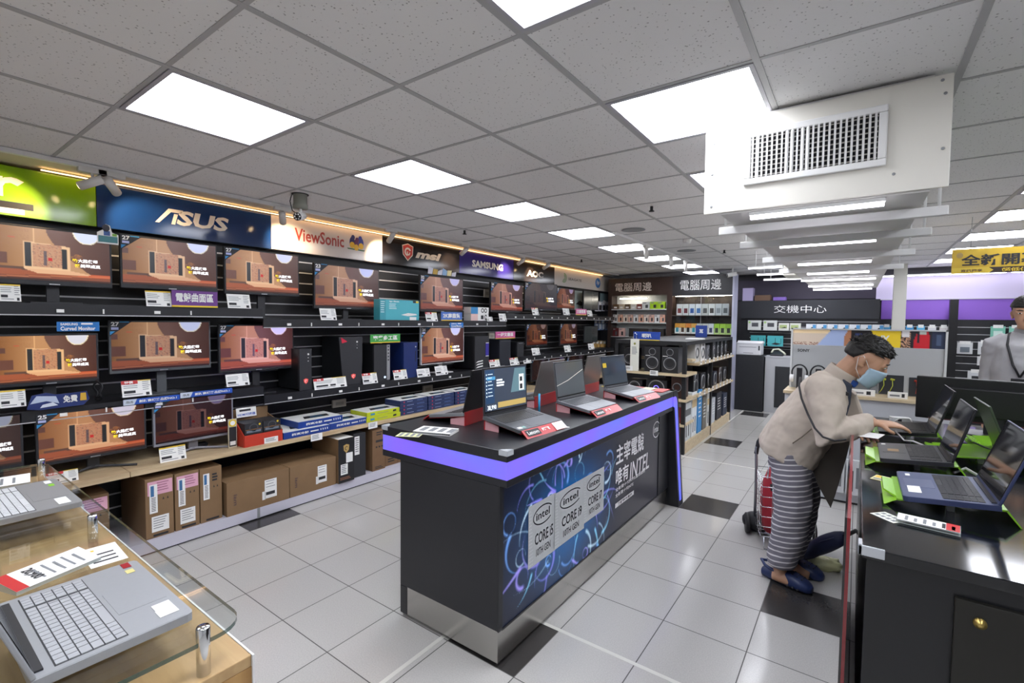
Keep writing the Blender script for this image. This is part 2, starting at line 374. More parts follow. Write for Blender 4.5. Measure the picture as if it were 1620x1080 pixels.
for y0, y1 in ((-1.2, .29), (.293, 2.2), (2.203, 4.4), (4.403, 8.25)): b.box(-.403, .2, y0 - 3.5, y1 - 3.5, .54, .575, WOODS)
b.build('deck_board', t, .002)
b = MB(); b.box(-.403, .215, -4.7, 4.75, .012, .09, mat('c9c7d2', .4)); b.box(-.403, .2, -4.7, 4.75, 0, .012, BLACK); b.box(.215, .218, -2.42, -2.4, .01, .09, GREY); b.build('plinth', t)

# the screens: one picture of a cardboard laptop on a table
def screen_fn(u, v):
    n = np.random.RandomState(2); r = np.zeros(u.shape + (3,))
    def put(mask, c, a=1.0): r[mask] = r[mask] * (1 - a) + np.array(c, float) * a
    r[:] = (108, 78, 68); r -= 36 * np.clip((u - .55) / .45, 0, 1)[..., None]
    edge = .44 + .5 * v ** 1.6; lit = u < edge
    put(lit, (182, 138, 98)); r -= (52 * np.clip((.35 - u) / .35, 0, 1))[..., None] * lit[..., None]
    put((np.abs(u - .34) < .004) & (v < .28), (222, 178, 130))
    for k in range(9): put((np.abs(v - .05 - k * .035) < .006) & (u < .3) & (n.rand(*u.shape) > .5) & (u > .02), (150, 104, 72), .5)
    put((np.abs(u - .165) < .03) & (np.abs(v - .25) < .05) & ~((np.abs(u - .165) < .023) & (np.abs(v - .25) < .037)), (190, 80, 56))
    put((u < .13) & (v > .5) & (v < .7), (98, 62, 50)); put((u < .06) & (v > .24) & (v < .36), (90, 60, 52))
    put((np.abs(u - .16) < .12) & (v > .76) & (v < .84), (92, 66, 54))
    put(v > .80 + .04 * u, (152, 82, 52)); put((v > .80 + .04 * u) & (u > .7), (186, 88, 54)); put(v > .90 - .02 * (u - .5), (128, 70, 48)); put(v > .965, (58, 36, 30))
    put(np.abs(v - (.955 - .09 * u)) < .008, (196, 122, 80), .7)
    lap = (u > .25) & (u < .635) & (v > .26 + .12 * (u - .26)) & (v < .79); put(lap, (222, 182, 140))
    art = (u > .325) & (u < .565) & (v > .30) & (v < .74); put(art, (186, 140, 108))
    s = n.rand(*u.shape); put(art & (s > .8), (168, 108, 86), .6); put(art & (s < .07), (90, 78, 78), .6)
    put((np.abs(u - .47) < .016) & (np.abs(v - .58) < .03), (190, 44, 44)); put((np.abs(u - .425) < .014) & (v > .42) & (v < .7), (66, 64, 78), .7)
    put((u > .262) & (u < .32) & (v > .28) & (v < .745), (40, 42, 44)); put((u > .57) & (u < .615) & (v > .35) & (v < .76), (38, 40, 42))
    base = (v > .78) & (v < .885) & (u > .24 + (v - .78) * 1.5) & (u < .63 + (v - .78) * 3.0) & (v < .86 + .03 * (.7 - u)); put(base, (216, 168, 128))
    put(((u - .79) / .125) ** 2 + ((v + .03) / .25) ** 2 < 1, (236, 226, 196)); put(((u - .79) / .115) ** 2 + ((v + .03) / .235) ** 2 < 1, (205, 212, 238))
    put((((u - .7) / .05) ** 2 + ((v - .5) / .06) ** 2 < 1) & (s > .45), (188, 124, 66), .6)
    return r
SCREEN = paint_mat('lit_screen', .95, .22, tint=True); CAPW = mat('f2f2f4', .5, emit=.9); CAPY = mat('e8c61e', .5, emit=.8)
mb, cs = painted('screen', 112, 63, 1, 1, screen_fn, SCREEN)
mb.text('大膽做夢', .705, .885, .56, .50, -.004, CAPW, .03) if 0 else None
mb.text('助', .655, .70, .40, .475, -.002, CAPY, .03); mb.text('大膽做夢', .705, .885, .40, .475, -.002, CAPW, .03)
mb.text('祝', .675, .72, .30, .375, -.002, CAPY, .03); mb.text('美夢成真', .725, .91, .30, .375, -.002, CAPW, .03)
so = mb.build('screen'); set_colors(so, cs); SCREEN_ME = so.data; bpy.data.objects.remove(so)
STK = mat('20232c', .5); STKB = mat('2f8fc9', .5)
def monitor(lab, TL, TR, BR, BL, shelf, x=-.15, tint=1., size='', frame=BLACKM, chin=.02, stand='T', off=False, grp='monitors on the display wall', turn=0., deck=False):
    P = [onx(*p, x) for p in (TL, TR, BR, BL)]
    y0 = (P[0].y + P[3].y) / 2; y1 = (P[1].y + P[2].y) / 2; z1 = (P[0].z + P[1].z) / 2; z0 = (P[2].z + P[3].z) / 2; yc = (y0 + y1) / 2
    w = y1 - y0; zb = .575 if deck else zshelf(shelf, yc); z0 -= zb; z1 -= zb; z0 = max(z0, .012)
    t = thing('monitor', lab, 'monitor', (x, yc, zb), PI / 2 + turn, grp); h = w / 2; d = .012
    b = MB(); b.box(-h, h, 0, .03, z0, z1, frame); b.box(-h * .6, h * .6, .03, .055, z0 + (z1 - z0) * .2, z1 - (z1 - z0) * .2, frame); b.build('housing', t, .004)
    if off:
        b = MB(); b.rect(-h + d, h - d, z0 + chin, z1 - d, -.001, mat('3c4040' if off == 1 else '16181a', .22, spec=.7)); b.build('screen', t)
    else:
        o = bpy.data.objects.new('screen', SCREEN_ME); COL.objects.link(o); o.parent = t; o.location = (-h + d, -.0015, z0 + chin); o.scale = (w - 2 * d, .4, z1 - z0 - d - chin)
        c = tint if isinstance(tint, tuple) else (tint,) * 3; o.color = (*[q ** 2. * .82 for q in c], 1)
    b = MB(); b.rect(-.025, .025, z0 + .006, z0 + .012, -.0015, ALU); b.build('maker_mark', t)
    if size:
        s = w * .17; b = MB(); b.prism([(-h + .004, z1 - .004), (-h + .004, z1 - .004 - s), (-h + .004 + s * 1.2, z1 - .004)][::-1], 1, -.004, -.002, STK)
        b.text(size, -h + .012, -h + .012 + s * .42, z1 - s * .38, z1 - s * .1, -.005, WHITE, .04); b.rect(-h + .012, -h + .012 + s * .38, z1 - s * .6, z1 - s * .44, -.005, mat('b9bfe8', .5))
        b.poly([(-h + .006, -.005, z1 - s * .95), (-h + .02 + s * .12, -.005, z1 - s * .7), (-h + .006, -.005, z1 - s * .7)], STKB); b.rect(-h + s * .55, -h + s * 1.05, z1 - .014, z1 - .008, -.005, STKB); b.build('size_sticker', t)
    if z0 > .02:
        b = MB(); b.box(-.03, .03, .05, .075, .008, z0 + (z1 - z0) * .5, frame); b.build('neck', t)
    b = MB()
    if stand == 'V':
        b.tube([(-.2, -.06, .006), (0, .06, .02), (.2, -.06, .006)], .009, frame, 6)
    else: b.box(-.12, .12, -.05, .12, 0, .01, frame)
    b.build('base', t, .002)
    return t
W = 'white'
monitor('curved monitor under the green header sign, cut off by the frame', (-22, 349), (177, 372), (177, 457), (-22, 446), TOP, tint=1.05, chin=.03)
monitor('upper monitor with a 27 inch sticker above the purple category card', (190, 368), (345, 389), (343, 462), (190, 455), TOP, tint=(.95, .95, 1), size='27', chin=.03)
monitor('upper monitor with a 27 inch sticker under the birds header sign', (356.7, 391), (475.6, 403), (471, 469), (353, 464), TOP, size='27', tint=(1, .98, 1))
monitor('upper monitor under the white header sign, beside the teal router box', (496.7, 414.4), (602, 426.7), (598, 490), (497, 488), TOP, size='23', tint=(.85, .84, .95))
monitor('upper monitor with the cut-out letters topper standing on it', (665.6, 434.4), (733.8, 441), (731.6, 494), (663, 493), TOP, size='32', tint=(.8, .75, .88))
monitor('upper monitor between the headphone boxes and a dark reflecting screen', (776.7, 445.6), (828.4, 451), (825.6, 494.4), (775.6, 494), TOP, size='24', tint=(.8, .72, .85))
monitor('turned dark reflecting monitor below the red and white wall sign', (838, 446), (877, 450), (874, 491), (834, 491), TOP, size='24', tint=(.25, .22, .2), turn=-.2)
monitor('upper monitor below the green spiral logo of the white sign', (882, 454.4), (910.7, 457.8), (907.8, 491), (879.6, 489), TOP, size='24', tint=(.62, .52, .6))
monitor('switched-off grey upper monitor near the far corner of the wall', (925.6, 460), (948.4, 462), (944.4, 491), (921, 489), TOP, off=1)
monitor('curved monitor on the lower shelf below the blue curved-screen card', (-6, 529), (156.7, 526.7), (155.6, 603), (-6, 614), MID, tint=(1.05, 1, .92), chin=.022)
monitor('grey framed lower monitor with a 27 inch sticker on a black stand', (171, 505.6), (331, 508), (335.6, 583), (174, 590), MID, tint=(.85, .85, .9), size='27', frame=mat('55585b', .5), chin=.022)
monitor('lower monitor with a 27 inch sticker and pinkish picture', (346.7, 513), (463, 513), (466.7, 584), (345.6, 588), MID, tint=(1, .9, 1.15), size='27')
monitor('white framed lower monitor on a slanted white stand', (664.4, 516.7), (732, 517.8), (736, 571), (667.8, 577.8), MID, x=-.1, tint=(.95, .92, 1.05), size='24', frame=mat('d8d8d8', .4), chin=.012)
monitor('lower monitor after the slim black tower, picture in dark brown', (834.4, 512), (866.7, 512), (865.6, 546.7), (831, 549), MID, size='24', tint=(.5, .38, .33))
monitor('dim lower monitor with a pale washed-out brown picture', (886.7, 511), (912, 512), (913.8, 545.6), (885.6, 545.6), MID, size='22', tint=(.55, .47, .48))
monitor('switched-off grey lower monitor beside the hanging earphone packs', (924.4, 515.6), (945.6, 515.6), (945.6, 541), (925.6, 542), MID, off=1)
monitor('grey-toned monitor on the oak deck, half outside the frame', (-120, 660), (36, 660), (38.5, 740), (-116, 760), MID, x=.0, tint=(.6, .6, .6), deck=True, stand='V')
monitor('monitor with a 25 inch sticker on the oak deck, black V-shaped foot', (54, 652.6), (229, 638.5), (234, 710), (58.5, 738), MID, x=.0, tint=(.95, .88, .85), size='25', deck=True, stand='V')
monitor('dim purple-toned monitor with a 24 inch sticker on the oak deck', (241, 634.4), (366, 620), (372, 685.6), (244, 707.8), MID, x=.0, tint=(.42, .36, .45), size='24', deck=True, stand='V', frame=mat('8b8c96', .4))
for k, (a, c) in enumerate((((841, 566), (864, 602)), ((866, 563), (894, 600)), ((897, 561), (924, 601)))):
    monitor('dark screen far along the deck, ' + ['left one of three behind the open laptops', 'middle one of three behind the open laptops', 'right one of three behind the open laptops'][k], a, (c[0], a[1]), c, (a[0], c[1]), MID, x=-.05, tint=[(.22, .18, .2), (.25, .2, .3), (.2, .16, .17)][k], deck=True, size='24')

# header signs
GLOSS = dict(rough=.12)
def header(lab, u0, u1, bg, draw):
    y0 = onx(u0, 380, -.3).y; y1 = onx(u1, 380, -.3).y; w = y1 - y0
    t = thing('header_sign', lab, 'wall sign', (-.3, (y0 + y1) / 2, 2.19), PI / 2, 'header signs above the display wall')
    b = MB(); b.box(-w / 2 + .002, w / 2 - .002, 0, .1, 0, .302, bg); b.build('panel', t)
    b = MB(); draw(b, w / 2); b.build('lettering', t); return t
def at_u(u, u0, u1): return onx(u, 380, -.3).y - (onx(u0, 380, -.3).y + onx(u1, 380, -.3).y) / 2
CREAMT = mat('f1e4d3', .4); Y = -.002
def d_acer(b, h): e = at_u(41, -60, 154); b.text('acer', e - .66, e, .11, .235, Y, CREAMT, .03); b.rect(-h, h - .35, .012, .045, Y, WHITE); b.rect(-h, h - .31, .045, .085, Y, INK); b.text('世界最強', h - .78, h - .47, .05, .08, Y - .001, WHITE, .02)
header('lime green header sign with a white wordmark at the frame edge', -60, 154, mat('86b41a', **GLOSS), d_acer)
def d_asus(b, h):
    a = lambda u: at_u(u, 154, 429); x0, x1 = a(246), a(362); w = x1 - x0
    b.text('SUS', x0 + w * .27, x1, .09, .205, Y, CREAMT, .04, .15)
    b.poly([(x0, Y, .09), (x0 + w * .05, Y, .09), (x0 + w * .2, Y, .18), (x0 + w * .33, Y, .18), (x0 + w * .36, Y, .205), (x0 + w * .17, Y, .205)], CREAMT); b.poly([(x0 + w * .2, Y, .09), (x0 + w * .25, Y, .09), (x0 + w * .29, Y, .17), (x0 + w * .24, Y, .17)], CREAMT)
header('dark blue header sign with a cream slanted wordmark', 154, 429, mat('0f2f63', **GLOSS), d_asus)
def d_vs(b, h):
    a = lambda u: at_u(u, 429, 605); b.text('ViewSonic', a(466), a(544), .105, .225, Y, mat('a83a2c', .4), .02)
    for k, (u, c) in enumerate(((557, '2b2a6e'), (563.5, '5a1f58'), (571, '2b3f9e'))):
        x = a(u); z = .14 if k != 1 else .12
        b.disc((x, z + .035), .032, .055, Y, mat(c, .4)); b.disc((x + (.01 if k < 2 else -.01), z + .085), .022, .025, Y - .0005, mat(c, .4)); b.disc((x, z + .005), .03, .032, Y - .001, mat('e2b21c', .4))
    b.poly([(a(550), Y, .10), (a(576), Y, .095), (a(577), Y, .108), (a(549), Y, .112)], mat('3e6b34', .4))
header('white header sign with a red wordmark and three colourful birds', 429, 605, mat('ddd3cc', **GLOSS), d_vs)
def d_msi(b, h):
    a = lambda u: at_u(u, 605, 727); x = a(645); R2 = mat('d4402f', .4)
    b.poly([(x - .085, Y, .235), (x, Y, .262), (x + .085, Y, .235), (x + .075, Y, .13), (x, Y, .06), (x - .075, Y, .13)], CREAMT)
    b.poly([(x - .075, Y - .0005, .228), (x, Y - .0005, .252), (x + .075, Y - .0005, .228), (x + .066, Y - .0005, .135), (x, Y - .0005, .073), (x - .066, Y - .0005, .135)], R2)
    b.ring((x, .165), .05, .05, .02, Y - .001, CREAMT, 20, .4, 4.6); b.ring((x + .01, .155), .025, .03, .014, Y - .001, CREAMT, 14, 2.5, 6.5); b.text('msi', a(657), a(698), .11, .205, Y, CREAMT, .05, .25)
header('black header sign with a red dragon shield and slanted letters', 605, 727, mat('1b1718', **GLOSS), d_msi)
header('violet blue header sign with a white capital wordmark', 727, 813, mat('2b2378', **GLOSS), lambda b, h: b.text('SAMSUNG', at_u(747, 727, 813), at_u(796, 727, 813), .105, .2, Y, WHITE, .04))
header('black header sign with three thick white capital letters', 813, 878, mat('2a2220', **GLOSS), lambda b, h: b.text('AOC', at_u(834, 813, 878), at_u(860, 813, 878), .085, .185, Y, WHITE, .05))
def d_hp(b, h):
    a = lambda u: at_u(u, 878, 966); G = mat('4d8a35', .4); b.text('SEAGATE', a(900), a(921), .12, .165, Y, mat('55504e', .5), .02); x = a(893)
    for k in range(3): b.ring((x, .15), .1 - .028 * k, .085 - .024 * k, .014, Y, G, 20, -2.2, 1.6)
    x = a(947); b.disc((x, .15), .115, .1, Y, mat('2a6db5', .4)); b.text('hp', x - .065, x + .065, .1, .205, Y - .001, WHITE, .02, .3)
header('white header sign with a green spiral and a blue round logo', 878, 966, mat('d4cfca', **GLOSS), d_hp)

m = MB(); m.box(-.268, -.252, .0, 8.2, 2.4925, 2.498, mat('ffc98a', .5, emit=3.2)); tag(m.build('cove_light'), 'thin warm light strip lying along the top of the header signs', 'strip light')
# track spots washing the header signs
m = MB(); m.box(.02, .055, -.6, 8.3, CEIL - .03, CEIL - .004, WHITE); tag(m.build('light_track'), 'white light track along the ceiling edge above the display wall', 'light track')
SHELL = mat('e4e1dc', .4); BULB = mat('ffd9a0', .5, emit=14)
def spot(lab, p, tilt, yawd, warm=True, grp='warm track spots above the header signs', lamp=True):
    t = thing('track_spotlight', lab, 'spotlight', p, 0, grp)
    b = MB(); b.box(-.02, .02, -.07, .07, -.012, .02, SHELL); b.build('adapter', t, .003); b = MB(); b.cyl((0, 0, -.012), (0, 0, -.05), .008, SHELL, 8); b.build('stem', t)
    dr = Vector((math.cos(yawd) * math.cos(tilt), math.sin(yawd) * math.cos(tilt), -math.sin(tilt))); c = Vector((0, 0, -.065))
    b = MB(); b.cyl(c - dr * .06, c + dr * .075, .027, SHELL, 18); h = b.build('lamp_head', t)
    b = MB(); b.cyl(c + dr * .075, c + dr * .077, .022, BULB if warm else mat('e8e6e2', .3, emit=1.2), 16); b.build('bulb', t)
    if warm and lamp:
        l = bpy.data.lights.new('spot_lamp', 'SPOT'); l.energy = SPOT_W; l.color = (1, .72, .42); l.spot_size = 1.35; l.spot_blend = .7; l.shadow_soft_size = .02
        o = bpy.data.objects.new('spot_lamp', l); COL.objects.link(o); o.parent = t; o.location = c + dr * .085; o.rotation_euler = dr.to_track_quat('-Z', 'Y').to_euler()
for k, (u, v, yd, n) in enumerate(((148, 283, -2.2, 'pointing at the lime green sign'), (178, 288, 2.5, 'pointing at the dark blue sign'), (449, 341, 2.6, 'in front of the birds sign'), (621, 371, 2.8, 'in front of the dragon sign'), (737, 390, 2.9, 'in front of the violet blue sign'), (827, 409, 3., 'in front of the three-letter sign'), (867, 417, 3., 'beside the far white sign'))):
    q = onz(u, v, 2.46); spot('white track spot on the ceiling edge, ' + n, (.038, onx(u, v, .06).y, CEIL - .042), .42, yd)
m = MB(); m.box(1.83, 1.865, 4.0, 8.2, CEIL - .03, CEIL - .004, WHITE); tag(m.build('light_track'), 'white light track running towards the dark peripherals sign', 'light track')
for k, y in enumerate((4.95, 5.9, 6.6)): spot('white cylinder spot hanging towards the peripherals sign, ' + ['nearest', 'middle', 'farthest'][k] + ' of the three', (1.848, y, CEIL - .042), 1.35, PI / 2, False, 'spots before the peripherals sign')

# things fixed to the ceiling
t = thing('security_camera', 'white bullet security camera on a grey can above the birds sign', 'security camera', (.47, 1.31, CEIL))
b = MB(); b.lathe([(0, -.004), (.062, -.004), (.062, 0)], INK); b.lathe([(.05, -.004), (.05, -.075), (.054, -.08), (.054, -.11), (0, -.112)], mat('8d8f84', .5)); b.build('mount', t)
b = MB(); b.tube([(0, 0, -.11), (.01, -.005, -.135), (.01, -.01, -.15)], .012, WHITE); b.build('bracket', t)
b = MB(); dr = Vector((.6, -.75, -.25)).normalized(); c = Vector((.0, -.0, -.165)); b.cyl(c - dr * .045, c + dr * .06, .032, WHITE, 20); b.build('housing', t)
b = MB(); b.cyl(c + dr * .06, c + dr * .063, .03, BLACKG, 20); e1 = dr.cross(Vector((0, 0, 1))).normalized(); e2 = dr.cross(e1)
for k in range(6): a = k * PI / 3; q = c + dr * .064 + (e1 * math.cos(a) + e2 * math.sin(a)) * .019; b.cyl(q, q + dr * .002, .0065, WHITE, 10)
b.build('lens', t)
b = MB(); b.tube([(-.05, -.04, -.005), (-.075, -.04, -.05), (-.06, -.03, -.12), (-.03, -.01, -.15)], .004, INK, 6); b.build('cable', t)
t = thing('security_camera', 'white security camera on the corner of the peripherals sign', 'security camera', (2.19, 8.15, CEIL))
b = MB(); b.cyl((0, 0, 0), (0, 0, -.1), .012, WHITE); b.build('bracket', t); b = MB(); b.cyl((.06, .02, -.11), (-.07, -.05, -.14), .035, WHITE); b.build('housing', t); b = MB(); b.cyl((-.07, -.05, -.14), (-.075, -.053, -.141), .03, INK); b.build('lens', t)
def disc_thing(name, lab, cat, u, v, r, h, mt, grp=None):
    p = onz(u, v, CEIL); b = MB(); b.lathe([(0, -h), (r * .8, -h), (r, -h * .4), (r, 0)], mt); return one(b, name, lab, cat, (p.x, p.y, CEIL - .004), 0, grp)
disc_thing('smoke_detector', 'white smoke detector on the ceiling before the peripherals signs', 'smoke detector', 1087, 378, .05, .045, WHITE)
disc_thing('ceiling_speaker', 'round grey ceiling speaker beside the fourth lit panel', 'ceiling speaker', 1002, 363, .12, .006, GREY, 'ceiling speakers')
disc_thing('ceiling_speaker', 'round grey ceiling speaker beyond the white smoke detector', 'ceiling speaker', 1086, 396, .12, .006, GREY, 'ceiling speakers')
for k, (u, v) in enumerate(((735, 364), (1031, 326), (1146, 395), (920, 410))): 
    p = onz(u, v, CEIL); b = MB(); b.cyl((0, 0, 0), (0, 0, -.035), .012, BLACK, 10); b.lathe([(0, -.035), (.022, -.035), (.022, -.041), (0, -.041)], BLACK, 12)
    one(b, 'sprinkler', 'small black sprinkler on the ceiling, ' + ['above the violet blue sign', 'between the panel rows', 'nearest the air duct', 'above the far white sign'][k], 'sprinkler', (p.x, p.y, CEIL - .003), 0, 'ceiling sprinklers')
# ---------------------------------------------------------------- tags, cards and goods on the display wall
GLASSY = mat('dfe9e6', .1, spec=.6, alpha=.35)
def price_tag(lab, L_, T_, R_, B_, kind='p', x=.012, grp='price tags on the display wall', z=None):
    a = onx(L_, B_, x); b = onx(R_, T_, x); w = b.y - a.y; h = max(b.z - a.z, .02) * 1.03; m = MB(); m.at((0, 0, 0), 0, -.26)
    m.box(-w / 2, w / 2, 0, .003, 0, h, PAPER); y = -.0012
    m.lines(-w * .44, w * .12, h * .46, h * .8, 3, y, INKG, .3); m.lines(-w * .44, -w * .05, h * .2, h * .38, 1, y, INK, .9); m.lines(w * .2, w * .46, h * .3, h * .9, 5, y, INKG, .3); m.lines(-w * .44, w * .2, h * .06, h * .15, 1, y, INKG, .5)
    m.box(w * .3, w * .42, y, 0, h * .05, h * .22, INK)
    if kind == 'y': m.rect(-w / 2, w / 2, h * .92, h, y - .0004, YEL)
    if kind in 'rR': m.rect(-w / 2, w * (.05 if kind == 'r' else -.2), h * .78, h, y - .0004, RED); m.text('特價', -w * .4, -w * (.1 if kind == 'r' else .28), h * .81, h * .97, y - .001, PAPER, .03); m.rect(w * .05, w / 2, h * .95, h, y - .0004, YEL)
    if kind == 'R': m.lines(w * -.02, w * .2, h * .2, h * .38, 1, y - .0005, INK, .9)
    m.at(); m.box(-w / 2, w / 2, .004, .03, 0, .004, GLASSY)
    return one(m, 'price_tag', lab, 'price tag', (x, (a.y + b.y) / 2, a.z if z is None else z), PI / 2, grp)
U, Lo, Dk = 'on the upper shelf', 'on the lower shelf', 'on the oak deck'
for r in (
 ('yellow striped price tag %s under the screen below the green sign' % U, 0, 450, 33, 476, 'y'),
 ('price tag with yellow strip %s touching the purple category card' % U, 232, 461, 272, 484, 'y'),
 ('pale price tag %s under the screen below the birds sign' % U, 361, 466, 397, 487),
 ('creased price tag %s two places before the teal box' % U, 508, 488, 533, 506),
 ('red cornered price tag %s under the letters topper screen' % U, 675, 494, 693, 508, 'r'),
 ('small price tag %s standing just past the headphone boxes' % U, 771, 501, 780, 508),
 ('small price tag %s after the headphone boxes, under a lit screen' % U, 791, 496, 802, 508),
 ('small price tag %s under the dark reflecting screen' % U, 843, 487, 853, 498, 'r'),
 ('small price tag %s below the green spiral logo' % U, 892, 488, 902, 498),
 ('small price tag %s beside the pink far card' % U, 930, 491, 938, 500),
 ('price tag with yellow strip %s beside the blue white cut-out card' % Lo, 0, 616, 41, 646, 'y'),
 ('red cornered price tag %s left of the grey framed screen foot' % Lo, 194, 600, 240, 629, 'r'),
 ('pale price tag %s under the pinkish screen' % Lo, 359, 590, 395, 612),
 ('double wide red cornered price tag %s between two black towers' % Lo, 498, 595, 549, 617, 'R'),
 ('red cornered price tag %s beside the tall angular tower' % Lo, 575, 589, 598, 608, 'r'),
 ('red cornered price tag %s before the blue tower' % Lo, 624, 584, 645, 601, 'r'),
 ('pale price tag %s just past the blue tower' % Lo, 661, 582, 681, 597),
 ('pale price tag %s under the white framed screen' % Lo, 690, 578, 709, 594),
 ('small price tag %s at the foot of the purple striped tower' % Lo, 776, 568, 792, 583, 'r'),
 ('small red cornered price tag %s at the plain dark tower' % Lo, 808, 565, 822, 578, 'r'),
 ('small red cornered price tag %s at the slimmest tower' % Lo, 829, 563, 841, 575, 'r'),
 ('small price tag %s under the dark brown screen' % Lo, 843, 550, 855, 562),
 ('small price tag %s under the washed-out screen' % Lo, 894, 546, 904, 557),
 ('small price tag %s under the switched-off grey screen' % Lo, 932, 543, 941, 553)): price_tag(*r)
price_tag('price tag with yellow strip %s before the dim purple screen' % Dk, 254, 709, 295, 739, 'y', x=.14, z=.576)
price_tag('red cornered price tag %s beside the glass table end' % Dk, 72, 737, 124, 765, 'r', x=.14, z=.576)
for lab, L_, T_, R_, B_ in (('white price card clipped to the deck edge below the blue boxes', 492, 689, 510, 699), ('white price card clipped to the deck edge below the yellow boxes', 583, 671, 597, 681)):
    a = onx(L_, B_, .206); b = onx(R_, T_, .206); m = MB(); w = b.y - a.y; m.box(-w / 2, w / 2, 0, .003, -.03, .03, PAPER); m.lines(-w * .4, w * .3, -.02, .02, 3, -.001, INKG); one(m, 'price_card', lab, 'price card', (.206, (a.y + b.y) / 2, .55), PI / 2, 'price cards on the deck edge')
def category_card(lab, L_, T_, R_, B_, bg, txt, col=WHITE, strip=True, x=.016, z=None, sub=None):
    a = onx(L_, B_, x); b = onx(R_, T_, x); w = b.y - a.y; h = b.z - a.z; m = MB(); m.box(-w / 2, w / 2, 0, .004, 0, h, bg)
    s = .1 if strip else 0
    if strip: m.rect(-w / 2, w / 2, 0, h * .1, -.001, YEL)
    o = m.build('sign_board'); t = thing('category_card', lab, 'sign card', (x, (a.y + b.y) / 2, a.z if z is None else z), PI / 2, 'category cards on the shelves'); o.parent = t; o.name = 'board'
    m = MB(); m.text(txt, -w * .42, w * .4, h * (s + (.08 if sub else .2)), h * (.5 if sub else .86), -.0015, col, .03)
    if sub: m.text(sub, -w * .42, -w * .02, h * .62, h * .88, -.0015, col, .03); m.lines(w * .06, w * .4, h * .62, h * .88, 1, -.0015, col, .7)
    m.build('lettering', t)
    m = MB(); m.box(-.008, .008, .004, .05, 0, h * .5, GLASSY); m.build('clip', t)
category_card('purple category card with white characters on the upper shelf', 272, 462, 344, 485, mat('6a3a86', .5), '電競曲面區')
category_card('green category card with white characters above the blue tower', 586, 528, 633, 543, mat('3f9c46', .5), '專業多工區')
category_card('blue category card with white lettering under the letters topper screen', 698, 494, 731, 507, mat('4a72c0', .5), '2K高畫質')
category_card('pink category card with white characters above the plain dark tower', 784, 524, 815, 536, mat('c45a92', .5), '一般文書區')
category_card('pink category card below the far switched-off screen', 911, 489, 928, 498, mat('d873a8', .5), '文書螢幕')
category_card('blue curved-screen card hanging below the upper shelf near the frame edge', 90, 509, 157, 524, mat('1f6fb8', .5), 'Curved Monitor', strip=False, sub='SAMSUNG')
category_card('small blue curved-screen card above the white framed screen', 712, 510, 733, 518, mat('1f74c4', .5), 'Curved Monitor', strip=False, sub='SAMSUNG')
def topper(lab, L0, T0, R0, B0, L1, T1, R1, B1):
    a = onx(L0, B0, .02); b = onx(R1, T1, .02); w = b.y - a.y; h = .038; m = MB(); m.box(-w / 2, w / 2, 0, .003, 0, h, BLUE); m.poly([(-w / 2, -.001, 0), (-w * .32, -.001, 0), (-w * .27, -.001, h), (-w / 2, -.001, h)], mat('c9d3e2', .4))
    m.text('/SUS', -w * .46, -w * .34, h * .3, h * .7, -.002, INK, .02); m.text('創新高規格品牌NO.1', -w * .24, w * .44, h * .25, h * .78, -.002, WHITE, .03); return m, (a + b) / 2
for k, (l, r, bb, tt) in enumerate(((197, 286, 638, 626), (287, 369, 627, 615))):
    m, c = topper('', l, tt, r, bb, l, tt, r, bb); q = onx((l + r) / 2, (bb + tt) / 2, .02)
    one(m, 'banner_strip', 'blue and silver banner strip along the deck screens, ' + ['beside the 25 inch screen', 'on top of the dim purple screen'][k], 'banner strip', (.02, q.y, q.z - .02), PI / 2, 'blue banner strips')
# cut-out toppers and small wall cards
q = onx(700, 432, -.13); m = MB(); x = -.24
for k, c in enumerate(('d9d9e6', 'c9a23a', 'e6e6f0', '8fb3d9', 'e6d9a0', 'd9d9e6')): m.prism([(x, 0), (x + .07, 0), (x + .085, .07 - .012 * (k % 2)), (x + .01, .085 - .02 * (k % 3))], 1, 0, .004, mat(c, .4)); x += .08
one(m, 'screen_topper', 'cut-out letters topper standing on the upper screen', 'screen topper', (-.13, q.y, onx(700, 436, -.15).z + .004), PI / 2)
a = onx(154, 384, -.13); b = onx(187, 357, -.13); w = b.y - a.y; m = MB(); h = b.z - a.z
m.prism([(-w / 2, 0), (w / 2, 0), (w / 2, h * .5), (w * .2, h * .6), (w * .1, h * .95), (-w * .1, h), (-w * .25, h * .7), (-w / 2, h * .55)], 1, 0, .004, WHITE); m.rect(-w * .45, w * .45, .01, h * .4, -.001, mat('3a7d84', .4)); m.disc((-.01, h * .8), .02, .024, -.001, mat('2c2a36', .5)); m.rect(-w * .2, w * .1, h * .42, h * .66, -.001, mat('3f5f9c', .5)); m.rect(w * .2, w * .42, h * .42, h * .55, -.001, mat('7fb24a', .5))
one(m, 'standee_card', 'small cut-out standee card between the first two upper screens', 'standee', (-.13, (a.y + b.y) / 2, a.z), PI / 2)
a = onx(42, 640, .03); b = onx(141, 612, .03); w = b.y - a.y; m = MB(); DB = mat('24356e', .4); h = .1
m.prism([(-w / 2, .01), (-w * .3, 0), (w * .4, .005), (w / 2, .04), (w * .46, .09), (-w * .05, .085), (-w * .2, .1), (-w * .42, .09)], 1, 0, .006, DB)
m.prism([(-w * .45, .04), (-w * .2, .05), (0, .03), (-w * .05, .075), (-w * .35, .085)], 1, -.002, 0, mat('b9c6dd', .4)); m.prism([(-w * .3, .012), (-w * .02, .02), (-w * .1, .04), (-w * .26, .03)], 1, -.003, 0, mat('d8dfec', .4))
m.text('免費', w * .06, w * .3, .03, .075, -.003, WHITE, .03); m.prism([(w * .34, .035), (w * .45, .035), (w * .44, .082), (w * .35, .082)], 1, -.003, 0, mat('d0a63a', .4))
